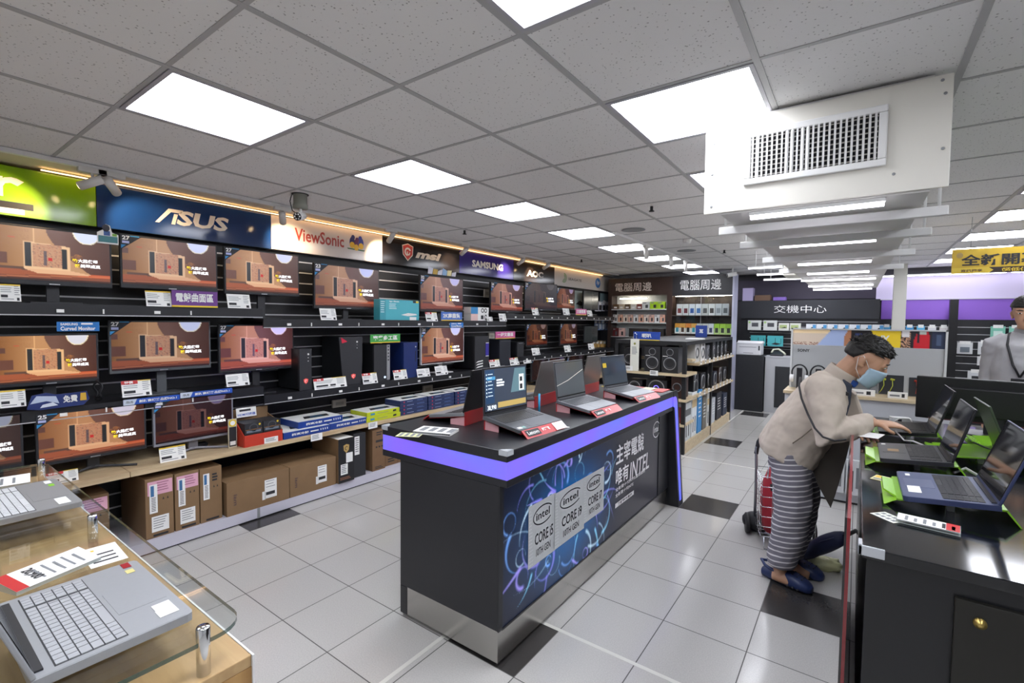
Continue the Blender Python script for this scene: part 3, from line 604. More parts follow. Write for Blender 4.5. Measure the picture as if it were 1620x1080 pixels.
one(m, 'shelf_card', 'blue and white cut-out card lying along the lower shelf', 'display card', (.03, (a.y + b.y) / 2, 1.012), PI / 2)
c = onx(155, 622, -.1); m = MB()
for r, dz in ((.07, 0), (.062, .01), (.055, .02)): m.tube([(r * math.cos(k * PI / 12), .01 * math.sin(k), .075 + dz * .3 + r * math.sin(k * PI / 12)) for k in range(24)], .004, INK, 6, closed=True)
tag(m.build('cable_coil'), 'coiled black cable behind the cut-out card on the lower shelf', 'cable').location = (-.1, c.y, 1.012)
children  # outlets on the slat wall
for k, (l, t_, r, b_) in enumerate(((526, 536, 536, 548), (525, 630, 546, 645), (668, 608, 683, 622), (772, 526, 781, 537), (765, 458, 774, 470))):
    a = onx(l, b_, -.40); b = onx(r, t_, -.40); w = b.y - a.y; h = b.z - a.z; m = MB(); m.box(-w / 2, w / 2, -.025, 0, 0, h, mat('cfcabd', .5)); m.rect(-w * .3, w * .3, h * .3, h * .7, -.026, mat('b0ab9e', .5))
    one(m, 'wall_socket', 'beige wall socket on the slat wall, ' + ['between the two black towers', 'above the stacked blue boxes', 'above the dark blue box stacks', 'behind the pink category card', 'above the headphone boxes'][k], 'wall socket', (-.405, (a.y + b.y) / 2, a.z), PI / 2, 'wall sockets on the slat wall', .003)

# computer towers: front measured on the plane at the shelf lip
SHIELD = mat('d9554e', .4, emit=.35)
def tower(lab, tl, br, depth=.36, mt=BLACKM, tall=None, extra=None, taper=0., x=-.02):
    a = onx(*tl, x); b = onx(*br, x); w = b.y - a.y; zb = zshelf(MID, (a.y + b.y) / 2); h = a.z - zb
    t = thing('computer_tower', lab, 'computer', (x, (a.y + b.y) / 2, zb), PI / 2, 'computer towers on the lower shelf')
    m = MB(); m.box(-w / 2, w / 2, .012, depth, .01, h, BLACK if mt is BLACKM else mt); m.build('case', t, .004)
    m = MB(); m.prism([(-w / 2, 0), (w / 2 - taper * .3, 0), (w / 2, h * .5), (w / 2, h), (-w / 2 - taper, h), (-w / 2 - taper * .4, h * .3)], 1, -.006, .012, mt); m.build('front_panel', t, .003)
    if extra: extra(t, w, h)
    return t
def shield(t, w, h, s=.022):
    m = MB(); m.poly([(-s, -.008, .1), (0, -.008, .108), (s, -.008, .1), (s * .8, -.008, .075), (0, -.008, .058), (-s * .8, -.008, .075)][::-1], SHIELD); m.ring((0, .084), .012, .012, .005, -.009, WHITE, 14, .5, 5); m.build('shield_badge', t)
    m = MB(); [m.cyl((w * .2, -.009, h - .05 - .03 * k), (w * .2, -.006, h - .05 - .03 * k), .009 if k == 0 else .004, WHITE, 10) for k in range(3)]; m.build('front_button', t)
tower('slim black tower with a red shield badge near the pinkish screen', (473, 552), (493, 616), extra=shield)
def big(t, w, h):
    shield(t, w, h, .026); m = MB(); m.poly([(-w / 2 - .03, -.008, h - .002), (-w / 2 + .04, -.008, h - .045), (-w / 2 - .02, -.008, h - .06)], mat('c9203f', .4)); m.build('red_corner', t)
tower('tall angular black tower with a red corner and shield badge', (543, 533), (573, 603), taper=.05, extra=big)
def silver(t, w, h):
    m = MB(); m.box(w * .3, w * .5, -.009, -.005, .01, h - .005, ALU); [m.rect(w * .36, w * .44, h * .55 + k * .035, h * .55 + k * .035 + .014, -.0095, INK) for k in range(5)]; m.build('silver_strip', t)
    m = MB(); m.cyl((w * .18, -.009, .04), (w * .18, -.006, .04), .012, mat('cfe3ff', .4, emit=.9), 12); m.build('power_light', t)
tower('black tower with a vertical silver port strip under the green card', (591, 545), (616, 602), extra=silver)
tower('deep blue tower beside the white framed screen', (638, 542), (660, 595), mt=mat('1d2f66', .35), extra=lambda t, w, h: [MB().cyl((w * .35, -.009, h - .05), (w * .35, -.006, h - .05), .008, WHITE, 10).build('power_button', t), MB().box(w * .33, w * .37, -.008, -.005, h * .45, h * .75, INK).build('port_row', t)])
def purple(t, w, h):
    m = MB(); m.box(w * .24, w * .46, -.01, -.005, h * .4, h * .78, mat('3c3494', .4)); m.rect(w * .24, w * .46, h * .78, h * .8, -.0105, WHITE); m.rect(w * .24, w * .46, h * .38, h * .4, -.0105, WHITE); m.build('purple_strip', t)
    m = MB()
    for k in range(3): m.poly([(-w * .45, -.0085, .02 + k * .035), (w * .05, -.0085, .035 + k * .035), (w * .05, -.0085, .05 + k * .035), (-w * .3, -.0085, .04 + k * .035)], PAPER)
    m.build('white_stripe', t)
tower('dark tower with a purple strip and white stripes', (751, 532), (773, 578), extra=purple)
tower('plain dark tower below the pink category card', (790, 537), (807, 577), mt=mat('23262f', .5), extra=lambda t, w, h: MB().box(-w * .4, w * .4, -.008, -.005, h * .92, h * .94, DGREY).build('drive_slot', t))
tower('slimmest black tower next to the dark brown screen', (818, 541), (828, 571), extra=lambda t, w, h: MB().box(-w * .3, w * .3, -.008, -.005, h * .9, h * .93, ALU).build('top_vent', t))

# cartons
def carton(name, lab, cat, y0, y1, z0, h, depth, mt, fx=.19, deco=None, grp=None, topm=None, rz=0., side=None):
    w = y1 - y0; t = thing(name, lab, cat, (fx, (y0 + y1) / 2, z0), PI / 2 + rz, grp)
    m = MB(); m.box(-w / 2, w / 2, 0, depth, 0, h, mt); m.build('body', t, .002)
    if topm: m = MB(); m.box(-w / 2 + .004, w / 2 - .004, .004, depth - .004, h, h + .0012, topm[0]); [topm[1](m, w, h, depth) if topm[1] else 0]; m.build('top_print', t)
    m = MB(); deco(m, w, h) if deco else 0
    if m.V: m.build('front_print', t)
    return t
PINK = mat('dfa9bd', .6); Y = -.0015
def d_mon(pink):
    def f(m, w, h):
        if pink: m.rect(-w * .42, w * .46, h * .72, h * .95, Y, PINK); m.lines(-w * .1, w * .38, h * .75, h * .92, 4, Y - .001, mat('8a4a66', .6), .25)
        m.rect(-w * .36, -w * .08, h * .42, h * .9, Y - .001, PAPER); m.rect(-w * .32, -w * .2, h * .7, h * .88, Y - .002, mat('3f6f9f', .6)); m.lines(-w * .3, -w * .14, h * .44, h * .68, 9, Y - .002, INK, .4, .1)
        m.rect(-w * .3, w * .32, h * .1, h * .36, Y, PAPER) if pink else m.lines(w * .05, w * .35, h * .72, h * .88, 3, Y, INK, .6); m.lines(-w * .24, w * .24, h * .13, h * .33, 5, Y - .001, INKG, .3) if pink else 0
        m.lines(-w * .25, w * .35, h * .015, h * .06, 1, Y, INK, .8); m.prism([(w * .1, h * .62), (w * .16, h * .62), (w * .13, h * .66)], 1, Y, 0, INK); m.prism([(w * .26, h * .62), (w * .32, h * .62), (w * .29, h * .66)], 1, Y, 0, INK)
    return f
for k, (a, b, h, pk, dp, n) in enumerate(((.372, .532, .405, 1, .5, 'with a pink label, first of the three beside the gap'), (.54, .69, .40, 1, .5, 'with a pink label, between the other two tall cartons'), (.696, .84, .395, 0, .5, 'without pink label, next to the big low carton'))):
    carton('monitor_carton', 'tall brown carton ' + n, 'carton', a, b, .09, h, dp, CARD, .185, d_mon(pk), 'brown cartons on the plinth')
for k, (a, b, n) in enumerate(((-.25, -.02, 'half hidden by the glass table, cut by the frame'), (-.01, .2, 'half hidden by the glass table, beside the black gap'))):
    carton('monitor_carton', 'brown carton on the plinth ' + n, 'carton', a, b, .09, .36, .4, CARD, .12, d_mon(1), 'brown cartons on the plinth')
def d_case(m, w, h):
    m.rect(w * .08, w * .28, h * .22, h * .8, Y, PAPER); m.rect(w * .04, w * .09, h * .2, h * .46, Y, PAPER); m.lines(w * .1, w * .26, h * .5, h * .76, 3, Y - .001, INKG, .2); m.lines(w * .1, w * .26, h * .28, h * .42, 1, Y - .001, INK, .7)
    vs, fs = glyphs('msi', .03); s = h * .4
    m.add([(-w * .42 + v[1] * s * .35 + .01, Y, h * .28 + v[0] * s * .62) for v in vs], fs, mat('5e4a44', .6))
carton('case_carton', 'big low brown carton beside the tall brown cartons', 'carton', .86, 1.34, .09, .255, .44, CARD, .215, d_case, 'brown cartons on the plinth')
carton('case_carton', 'big low brown carton beside the black shield carton', 'carton', 1.345, 1.775, .09, .255, .44, CARD, .215, d_case, 'brown cartons on the plinth')
def d_shield(m, w, h):
    G = mat('b99a5c', .4); x, z = w * .0, h * .78
    m.poly([(x - .03, Y, z + .025), (x, Y, z + .035), (x + .03, Y, z + .025), (x + .026, Y, z - .02), (x, Y, z - .045), (x - .026, Y, z - .02)][::-1], G); m.ring((x, z - .002), .016, .018, .006, Y - .001, BLACK, 14, .5, 5)
    m.rect(-w * .02, w * .4, h * .44, h * .66, Y, PAPER); m.rect(-w * .36, w * .08, h * .18, h * .42, Y, PAPER); m.lines(-w * .3, w * .02, h * .2, h * .4, 5, Y - .001, INKG); m.lines(-w * .4, w * .4, h * .05, h * .12, 2, Y, mat('9a6a4c', .5))
carton('case_carton', 'black fronted brown carton with a gold shield', 'carton', 1.785, 1.95, .09, .40, .42, CARD, .235, lambda m, w, h: (m.rect(-w / 2, w / 2, 0, h, -.0006, BLACK), d_shield(m, w, h)), 'cartons on the plinth', (PAPER, None))
carton('case_carton', 'tall black carton with a white label strip', 'carton', 1.965, 2.10, .09, .41, .4, BLACKM, .205, lambda m, w, h: (m.rect(-w * .42, -w * .02, h * .52, h * .94, Y, PAPER), m.lines(-w * .36, -w * .08, h * .56, h * .9, 7, Y - .001, INK, .3)), 'cartons on the plinth')
carton('case_carton', 'tall brown carton with a black side and printed icons', 'carton', 2.19, 2.345, .09, .40, .4, CARD2, .19, lambda m, w, h: (m.lines(-w * .2, w * .3, h * .84, h * .95, 2, Y, INK, .5), m.lines(-w * .25, w * .35, h * .68, h * .75, 1, Y, INK, .8), [m.rect(-w * .25 + k * w * .22, -w * .13 + k * w * .22, h * .56, h * .6, Y, INK) for k in range(3)], m.lines(-w * .3, w * .4, h * .03, h * .1, 2, Y, INK, .5)), 'cartons on the plinth')
for k, (a, b) in enumerate(((2.37, 2.53), (2.535, 2.68), (2.7, 2.9), (2.92, 3.1))):
    carton('small_carton', 'small low brown carton behind the dark counter, ' + ['beside the icon carton', 'second from the icon carton', 'third from the icon carton', 'fourth from the icon carton'][k], 'carton', a, b, .09, .12, .3, CARD2, .16, lambda m, w, h: m.lines(-w * .3, w * .3, h * .2, h * .6, 2, Y, INK, .5), 'small cartons on the plinth', (PAPER, None) if k == 0 else None)
# flat boxes on the deck
NAVY = mat('1f3f8f', .35); NAVY2 = mat('26355e', .4); LIME = mat('c3cf2a', .4)
def topart(m, w, h, d): m.prism([(-w * .25, d * .3), (w * .3, d * .25), (w * .36, d * .55), (-w * .15, d * .62)], 2, h + .0012, h + .0022, INK); m.prism([(-w * .1, d * .34), (w * .18, d * .31), (w * .2, d * .5), (-w * .04, d * .54)], 2, h + .0022, h + .003, mat('28506e', .4))
def d_blue(m, w, h): m.text('極速冷競', -w * .34, w * .02, h * .3, h * .7, Y, WHITE, .03); m.lines(w * .06, w * .24, h * .35, h * .6, 1, Y, WHITE, .8, 0); [m.rect(w * (.28 + .05 * k), w * (.3 + .05 * k), h * .4, h * .7, Y, WHITE) for k in range(4)]
def d_lime(m, w, h): m.rect(-w * .4, -w * .28, h * .3, h * .7, Y, mat('3f93c9', .4)); m.lines(-w * .2, w * .14, h * .4, h * .55, 1, Y, INKG, .6); m.prism([(w * .26, h * .3), (w * .36, h * .35), (w * .36, h * .75), (w * .27, h * .7)], 1, Y, 0, INK)
def d_navy(m, w, h): m.disc((-w * .36, h * .5), h * .24, h * .24, Y, mat('c03a50', .4), 12); m.lines(-w * .26, w * .0, h * .35, h * .6, 1, Y, mat('9fb0d0', .5), .5); m.lines(w * .1, w * .4, h * .3, h * .7, 2, Y, mat('5f77a8', .5), .4)
zb = .576; B = 'flat blue cooler box with white characters, '
def ydk(u, v): return onx(u, v, .17).y
carton('cooler_box', B + 'lowest one touching the red carton', 'box', ydk(448, 700), ydk(521, 690), zb, .055, .3, NAVY, .18, d_blue, 'blue cooler boxes', (PAPER, topart))
carton('cooler_box', B + 'lowest one beside the yellow boxes', 'box', ydk(523, 680), ydk(581, 670), zb, .055, .3, NAVY, .165, d_blue, 'blue cooler boxes', (PAPER, topart))
carton('cooler_box', B + 'the top one bridging the two below', 'box', ydk(475, 672), ydk(545, 664), zb + .0575, .055, .3, NAVY, .14, d_blue, 'blue cooler boxes', (PAPER, topart))
y0, y1 = ydk(580, 672), ydk(634, 660)
for k in range(2): carton('dock_box', 'flat yellow-green box on the deck beside the blue coolers, ' + ['lower', 'upper'][k] + ' of the two', 'box', y0 + .012 * k, y1 + .005 * k, zb + k * .047, .046, .26, LIME, .17 - .01 * k, d_lime, 'yellow-green flat boxes', (PAPER, topart) if k else None)
H_ = ['bottom', 'second from the bottom', 'third from the bottom', 'top']
for s, (l, r, n) in enumerate(((633, 677, 4), (678, 719, 4), (720, 752, 4), (756, 800, 3))):
    y0, y1 = ydk(l, 650), ydk(r, 645); w_ = 'stack beside the yellow-green boxes|second stack from the yellow-green boxes|stack behind the black open laptop|stack furthest along, behind the lit laptop'.split('|')[s]
    for k in range(n): carton('dock_box', 'flat navy box, %s of the %s' % (H_[k] if k < n - 1 else 'top', w_), 'box', y0, y1 - .008, zb + k * .039, .038, .24, NAVY2, .17, d_navy, 'navy flat boxes on the deck', (PAPER, topart) if k == n - 1 else None)
# red counter box with coolers, sign card and tall bookmark-like pack
y0, y1 = ydk(386, 705), ydk(446, 692); w = y1 - y0; RB = mat('c03a26', .5)
t = thing('display_box', 'open red cardboard display box on the deck beside the blue cooler boxes', 'display box', (.18, (y0 + y1) / 2, zb), PI / 2)
m = MB(); m.prism([(-w / 2, 0), (w / 2, 0), (w / 2, .09), (-w / 2, .09)], 1, 0, .006, RB); m.box(-w / 2, w / 2, .006, .24, 0, .004, RB); m.build('tray', t)
for s in (-1, 1): m = MB(); m.prism([(.006, 0), (.24, 0), (.24, .2), (.12, .17), (.006, .09)], 0, s * w / 2 - .004, s * w / 2 + .004, RB if s < 0 else CARD); m.build('side_wall', t)
m = MB(); m.box(-w / 2, w / 2, .236, .244, 0, .26, CARD); m.build('back_flap', t)
m = MB(); m.at((0, .19, .2), 0, -.15); m.box(-w * .4, w * .12, 0, .004, 0, .075, PAPER); m.text('HDMI切換器', -w * .37, w * .09, .01, .032, -.001, BLUE, .02); m.lines(-w * .32, w * .05, .042, .062, 1, -.001, INK, .8); m.build('sign_card', t)
m = MB(); m.box(0, .11, -.004, 0, .0, .045, PAPER); m.lines(.01, .1, .01, .038, 3, -.005, INKG); m.build('price_card', t)
for k in range(4):
    i, j = k % 2, k // 2; m = MB(); bw = w * .46; m.box(-bw / 2, bw / 2, 0, .17, 0, .085, BLACKM); m.rect(-bw * .4, bw * .4, .012, .03, -.001, mat('6f7a86', .4)); m.ring((0, .05), .035, .03, .008, -.001, DGREY, 20); m.disc((bw * .33, .07), .008, .008, -.001, YEL); m.rect(-bw * .45, bw * .45, .034, .037, -.001, mat('b07a3c', .5))
    one(m, 'cooler_pack', 'black patterned pack in the red display box, ' + ['lower one at the near end', 'lower one at the far end', 'upper one at the near end', 'upper one at the far end'][k], 'box', (.165, (y0 + y1) / 2 + (i - .5) * w * .48, zb + .006 + j * .087), PI / 2, 'packs in the red display box')
a = onx(371, 680, .1); m = MB(); m.box(-.03, .03, 0, .012, 0, .22, mat('c9bfa8', .5)); m.rect(-.026, .026, .01, .16, -.001, INK); m.disc((0, .19), .028, .028, -.001, YEL); m.disc((0, .19), .018, .018, -.002, PAPER); m.rect(-.02, .02, .02, .05, -.002, PAPER)
one(m, 'hanging_pack', 'narrow tall pack with a gold seal beside the dim purple screen', 'blister pack', (.1, ydk(375, 690), zb), PI / 2)
m = MB(); m.tube([(0, 0, .012), (.03, .05, .02), (.0, .1, .012), (-.05, .16, .03), (-.02, .22, .012)], .008, INK, 6); m.box(-.03, .03, .05, .1, 0, .03, INK); one(m, 'power_adapter', 'black power adapter with cable under the dim purple screen', 'adapter', (-.05, onx(330, 705, .0).y, zb), PI / 2)
# upper shelf boxes
TEAL = mat('4db0bd', .4)
a = onx(601, 507, -.02); b = onx(663, 468, -.02); w = b.y - a.y; h = .215; zt = zshelf(TOP, a.y)
t = thing('router_box', 'teal router box with a white device picture on the upper shelf', 'box', (-.02, (a.y + b.y) / 2, zt), PI / 2)
m = MB(); m.box(-w / 2, w / 2, 0, .1, 0, h, TEAL); m.build('carton', t, .002)
m = MB(); m.rect(-w * .5, -w * .36, 0, h, -.0006, mat('3f9aa8', .4)); m.lines(-w * .28, -w * .06, h * .5, h * .8, 4, Y, mat('e6f4f4', .5), .3); m.lines(-w * .48, -w * .38, h * .3, h * .9, 6, Y, mat('d0ecec', .5), .3); m.rect(w * .33, w * .48, h * .88, h * .98, Y, INK); m.rect(w * .41, w * .48, h * .88, h * .98, Y - .0005, YEL)
m.poly([(w * .02, Y, h * .26), (w * .2, Y, h * .36), (w * .42, Y, h * .32), (w * .44, Y, h * .26), (w * .2, Y, h * .2)], WHITE); m.text('tp-link', -w * .28, -w * .02, h * .86, h * .95, Y, WHITE, .02); m.rect(w * .24, w * .42, .0, h * .16, Y - .001, PAPER); m.build('front_print', t)
for k, (z_, bg, n) in enumerate(((0, 'd9b8b4', 'lower, pink sided'), (.088, '2f86c0', 'upper, blue sided'))):
    a = onx(745, 500, -.02); b = onx(773, 500, -.02); w = b.y - a.y; zt = zshelf(TOP, a.y); m = MB(); m.box(-w / 2, w / 2, 0, .12, 0, .086, WHITE); m.rect(-w / 2, -w * .12, 0, .086, -.0007, mat(bg, .5))
    if k: m.ring((w * .14, .045), .03, .03, .012, Y, INK, 18); m.ring((w * .32, .045), .03, .03, .012, Y, INK, 18)
    else: m.rect(w * .05, w * .2, .02, .07, Y, INK); m.ring((w * .33, .045), .03, .034, .012, Y, INK, 18)
    one(m, 'headset_box', 'white headphone box on the upper shelf, ' + n, 'box', (-.02, (a.y + b.y) / 2, zt + z_), PI / 2, 'headphone boxes')
for k, (l, t_, r, b_, bg, n) in enumerate(((910, 461, 925, 490, 'b9c6c2', 'with a black car picture behind the pink card'), (950, 465, 962, 485, '6f8288', 'of grey sea at the very end of the wall'))):
    a = onx(l, b_, -.3); b = onx(r, t_, -.3); w = b.y - a.y; h = b.z - a.z; m = MB(); m.box(-w / 2, w / 2, 0, .01, 0, h, mat(bg, .4)); m.prism([(-w * .4, h * .3), (w * .3, h * .25), (w * .4, h * .4), (0, h * .5)], 1, -.002, 0, INK if k == 0 else PAPER)
    one(m, 'wall_poster', 'small poster on the upper wall ' + n, 'poster', (-.31, (a.y + b.y) / 2, a.z), PI / 2, 'small wall posters')
# hanging packs at the far end of the display wall
def pack(m, w, h, bg, fg): m.box(-w / 2, w / 2, 0, .004, 0, h, bg); m.box(-w * .32, w * .32, -.022, 0, h * .12, h * .62, fg); m.rect(-w * .4, w * .4, h * .7, h * .9, -.001, WHITE); m.cyl((0, -.02, h * .95), (0, .1, h * .95), .003, ALU, 6)
rows = ((945, 489, ('c9c9d6', '1d1d20'), 4, 'top row'), (944, 519, ('6f86b0', 'd0d6e0'), 4, 'middle row'), (941, 551, ('b59a6a', 'c9a05c'), 4, 'bottom row'))
for u, v, (bg, fg), n, rn in rows:
    for k in range(n):
        p = onx(u + k * 5.5, v, -.28); m = MB(); pack(m, .13, .2, mat(bg, .4), mat(fg, .4))
        one(m, 'hanging_pack', 'hanging earphone pack at the far end of the display wall, %s, %s' % (rn, ['first', 'second', 'third', 'last'][k]), 'blister pack', (-.3, p.y, p.z - .04), PI / 2, 'hanging packs, ' + rn)
# ---------------------------------------------------------------- laptops
KEY = {}
def keyset(m, x0, x1, y0, y1, z, cols, rows, km, gap=.12, r=random.Random(5)):
    cw = (x1 - x0) / cols; rh = (y1 - y0) / rows
    for j in range(rows):
        i = 0.
        while i < cols - .01:
            s = 1.
            if j == 0 and abs(i - 4) < .01: s = 5.
            elif j in (1, 2, 3) and i < .01: s = 1.5
            s = min(s, cols - i)
            m.box(x0 + i * cw + cw * gap / 2, x0 + (i + s) * cw - cw * gap / 2, y0 + j * rh + rh * gap / 2, y0 + (j + 1) * rh - rh * gap / 2, z, z + .0015, km); i += s
def laptop(lab, loc, rz, w=.355, d=.245, body=ALU, keym=None, deckm=None, lid=1.95, lidm=None, screen=None, grp=None, numpad=True, pad_m=None, tilt=0., deco=None):
    t = thing('laptop', lab, 'laptop', loc, rz, grp, rx=tilt); h = .017; b = MB()
    r = .012; pts = [(-w / 2 + r, -d / 2), (w / 2 - r, -d / 2), (w / 2 - r * .3, -d / 2 + r * .3), (w / 2, -d / 2 + r), (w / 2, d / 2), (-w / 2, d / 2), (-w / 2, -d / 2 + r), (-w / 2 + r * .3, -d / 2 + r * .3)]
    b.prism(pts, 2, 0, h, body); b.prism([(p[0] * .985, p[1] * .98) for p in pts], 2, h, h + .0006, deckm or body); b.build('base', t, .003)
    b = MB(); b.box(-w * .455, w * .455, -d * .065, d * .365, h + .0006, h + .0009, mat('3a3b3e', .6)); b.build('key_well', t)
    b = MB(); keyset(b, -w * .45, w * (.28 if numpad else .45), -d * .06, d * .36, h + .0008, 15, 6, keym or BLACKM)
    if numpad: keyset(b, w * .3, w * .45, -d * .06, d * .36, h + .0008, 4, 6, keym or BLACKM)
    b.build('keyboard', t)
    b = MB(); b.box(-w * .2, w * .12, -d * .44, -d * .1, h + .0006, h + .0012, pad_m or deckm or body); b.build('touchpad', t)
    b = MB(); b.box(-w * .44, w * .44, d * .42, d * .48, h - .002, h + .004, BLACKM if body is not ALU else DGREY); b.build('hinge', t)
    L = bpy.data.objects.new('lid', bpy.data.meshes.new('lid')); m = MB(); m.box(-w / 2, w / 2, 0, .008, 0, d * .98, lidm or body)
    bpy.data.objects.remove(L); L = m.build('lid', t, .002); L.location = (0, d / 2 - .008, h + .002); L.rotation_euler = (-(lid - PI / 2), 0, 0)
    m = MB(); m.rect(-w / 2 + .004, w / 2 - .004, .012, d * .97, -.0006, BLACKG); m.build('bezel', L)
    m = MB(); (screen or (lambda q, a, c: q.rect(-a / 2 + .008, a / 2 - .008, .02, c * .95, -.0012, mat('26303a', .12, spec=.9))))(m, w, d); m.build('screen', L)
    for x, y, a, c, mt in deco or (): m = MB(); m.box(x * w, x * w + a, y * d, y * d + c, h + .0013, h + .0017, mt); m.build('sticker', t)
    return t
def stickers(*spec): return spec

# ---------------------------------------------------------------- near glass topped table
OAK = wood_mat('oak_table', 'b08f62', 'c8a879', 0); OAKE = wood_mat('oak_edge', 'a87f4a', 'c09860', 2)
t = thing('display_table', 'oak display table with a raised glass top near the camera', 'display table', (2.0, -.27, 0))
m = MB(); m.box(-.95, .95, -.86, .02, .05, .845, OAKE); m.build('cabinet', t)
m = MB(); m.box(-.95, .95, -.86, .02, .845, .87, OAK); m.build('wood_top', t, .002); m = MB(); m.box(-.955, .955, .02, .024, .05, .871, WHITE); m.build('edge_band', t); m = MB(); m.box(-.93, .93, -.84, 0, 0, .05, BLACK); m.build('kick_plate', t)
def glass_nodes(nt, b, N, L):
    b.inputs['Base Color'].default_value = (.93, .985, .97, 1); b.inputs['Roughness'].default_value = 0; b.inputs['Transmission Weight'].default_value = 1; b.inputs['IOR'].default_value = 1.45
    tr = N('ShaderNodeBsdfTransparent'); tr.inputs[0].default_value = (.965, .985, .98, 1); gl = N('ShaderNodeBsdfGlossy'); gl.inputs['Roughness'].default_value = .02; lw = N('ShaderNodeLayerWeight'); lw.inputs[0].default_value = .12
    pw = N('ShaderNodeMath'); pw.operation = 'MULTIPLY_ADD'; pw.inputs[1].default_value = .55; pw.inputs[2].default_value = .03; L(lw.outputs['Facing'], pw.inputs[0])
    mx = N('ShaderNodeMixShader'); L(pw.outputs[0], mx.inputs[0]); L(tr.outputs[0], mx.inputs[1]); L(gl.outputs[0], mx.inputs[2]); L(mx.outputs[0], nt.nodes['Material Output'].inputs['Surface'])
GLASS = nodes_mat('clear_glass', glass_nodes); GEDGE = mat('1f4a42', .1, spec=.8, alpha=.8); SMOKE = mat('14161a', .08, spec=.7)
x0, x1, y0, y1 = -.88, .935, -.86, .02; pts = [(x0, y0), (x1, y0)] + [(x1 - .06 + .06 * math.cos(a), y1 - .06 + .06 * math.sin(a)) for a in np.linspace(0, PI / 2, 7)] + [(x0 + .06 + .06 * math.cos(a), y1 - .06 + .06 * math.sin(a)) for a in np.linspace(PI / 2, PI, 7)]
m = MB(); m.poly([(p[0], p[1], .94) for p in pts], GLASS); m.poly([(p[0], p[1], .931) for p in pts[::-1]], GLASS)
n = len(pts); m.add([(p[0], p[1], .931) for p in pts] + [(p[0], p[1], .94) for p in pts], [(i, (i + 1) % n, n + (i + 1) % n, n + i) for i in range(n)], GEDGE); m.build('glass_top', t)
for k, (u, v) in enumerate(((322, 1042), (147, 848), (66, 750))):
    p = onz(u, v, .9); m = MB(); m.lathe([(0, 0), (.0125, 0), (.0125, .094), (.011, .097), (0, .097)], CHROME, 24); o = m.build('standoff', t); o.location = (p.x - 2, p.y + .27, .87)
SILV = mat('a2a5a9', .4, .25, vary=.03, scale=120); SKEY = mat('acaeb2', .45)
REDS = mat('a3222a', .3); YST = mat('d9d08a', .5)
a, b = onz(218, 880, .965), onz(302, 966, .965); c = (a + b) / 2
laptop('silver laptop with silver keys nearest the camera on the glass table', (c.x + .0, c.y - .122, .943), PI, .36, .245, SILV, SKEY, SILV, 1.9, SILV, None, 'silver laptops on the glass table', True, SILV, 0, stickers((.3, -.42, .022, .016, YST), (.4, -.43, .03, .016, REDS), (-.42, -.43, .032, .034, PAPER), (-.33, -.43, .028, .032, PAPER)))
a, b = onz(84, 755, .965), onz(132, 790, .965); c = (a + b) / 2
laptop('grey laptop with white keys at the far end of the glass table', (c.x, c.y - .122, .943), PI, .375, .25, mat('9a9c9e', .4, .3), mat('d4d6d8', .45), None, 1.9, None, None, 'silver laptops on the glass table', True, None, 0, stickers((.34, -.42, .04, .018, PAPER), (.22, -.42, .03, .015, mat('8ccf3a', .4)), (-.44, -.4, .075, .03, PAPER)))
def info_stand(lab, px, z, grp, w=.3, d=.085, red=True, sz=.06):
    """slanted clear holder with a printed sheet; px: two pixels along its far long edge"""
    a, b = onz(*px[0], z + .02), onz(*px[1], z + .02); v = b - a; w = v.length; t = thing('price_holder', lab, 'price holder', ((a.x + b.x) / 2, (a.y + b.y) / 2, z), math.atan2(v.y, v.x), grp)
    m = MB(); m.box(-w / 2, w / 2, -d, 0, 0, .003, GLASSY); m.prism([(-d, .003), (0, .003), (0, .022), (-d, .008)], 0, -w / 2, w / 2, GLASSY); m.build('holder', t)
    m = MB(); m.poly([(-w / 2, -d, .009), (w / 2, -d, .009), (w / 2, 0, .023), (-w / 2, 0, .023)], PAPER); zz = lambda y: .009 + (y + d) / d * .014 + .0006
    if red: m.poly([(-w / 2, -d, zz(-d)), (-w * .36, -d, zz(-d)), (-w * .36, 0, zz(0)), (-w / 2, 0, zz(0))], RED)
    for k in range(1, 6): x = -w * .28 + k * w * .12; m.poly([(x, -d * .85, zz(-d * .85) ), (x + w * .03, -d * .85, zz(-d * .85)), (x + w * .03, -d * (.2 + .1 * (k % 2)), zz(-d * .2)), (x, -d * (.2 + .1 * (k % 2)), zz(-d * .2))], INK if k == 0 else INKG)
    vs, fs = glyphs('20,900', .03); s_ = d * .62 / max(v[0] for v in vs); m.add([(-w * .24 + v[1] * s_ * 1.5, -d * .15 - v[0] * s_, zz(-d * .15 - v[0] * s_) + .0006) for v in vs], [f[::-1] for f in fs], INK)
    m.build('sheet', t); return t
info_stand('printed price holder with a red end beside the nearest silver laptop', ((-12, 919), (124, 866)), .941, 'price holders on the glass table')
info_stand('printed price holder behind the grey laptop on the glass table', ((-120, 775), (48, 749)), .941, 'price holders on the glass table')
a = onz(130, 872, .941); m = MB(); m.at((0, 0, 0), 0); m.box(0, .14, -.075, 0, 0, .0006, PAPER)
for k in range(3): m.box(.055 + k * .026, .063 + k * .026, -.065, -.015, .0006, .001, INK)
m.box(.02, .03, -.065, -.05, .0006, .001, YEL); one(m, 'notice_sheet', 'loose white notice sheet on the glass beside the printed price holder', 'paper sheet', (a.x + .0, a.y + .07, .941), -.05)

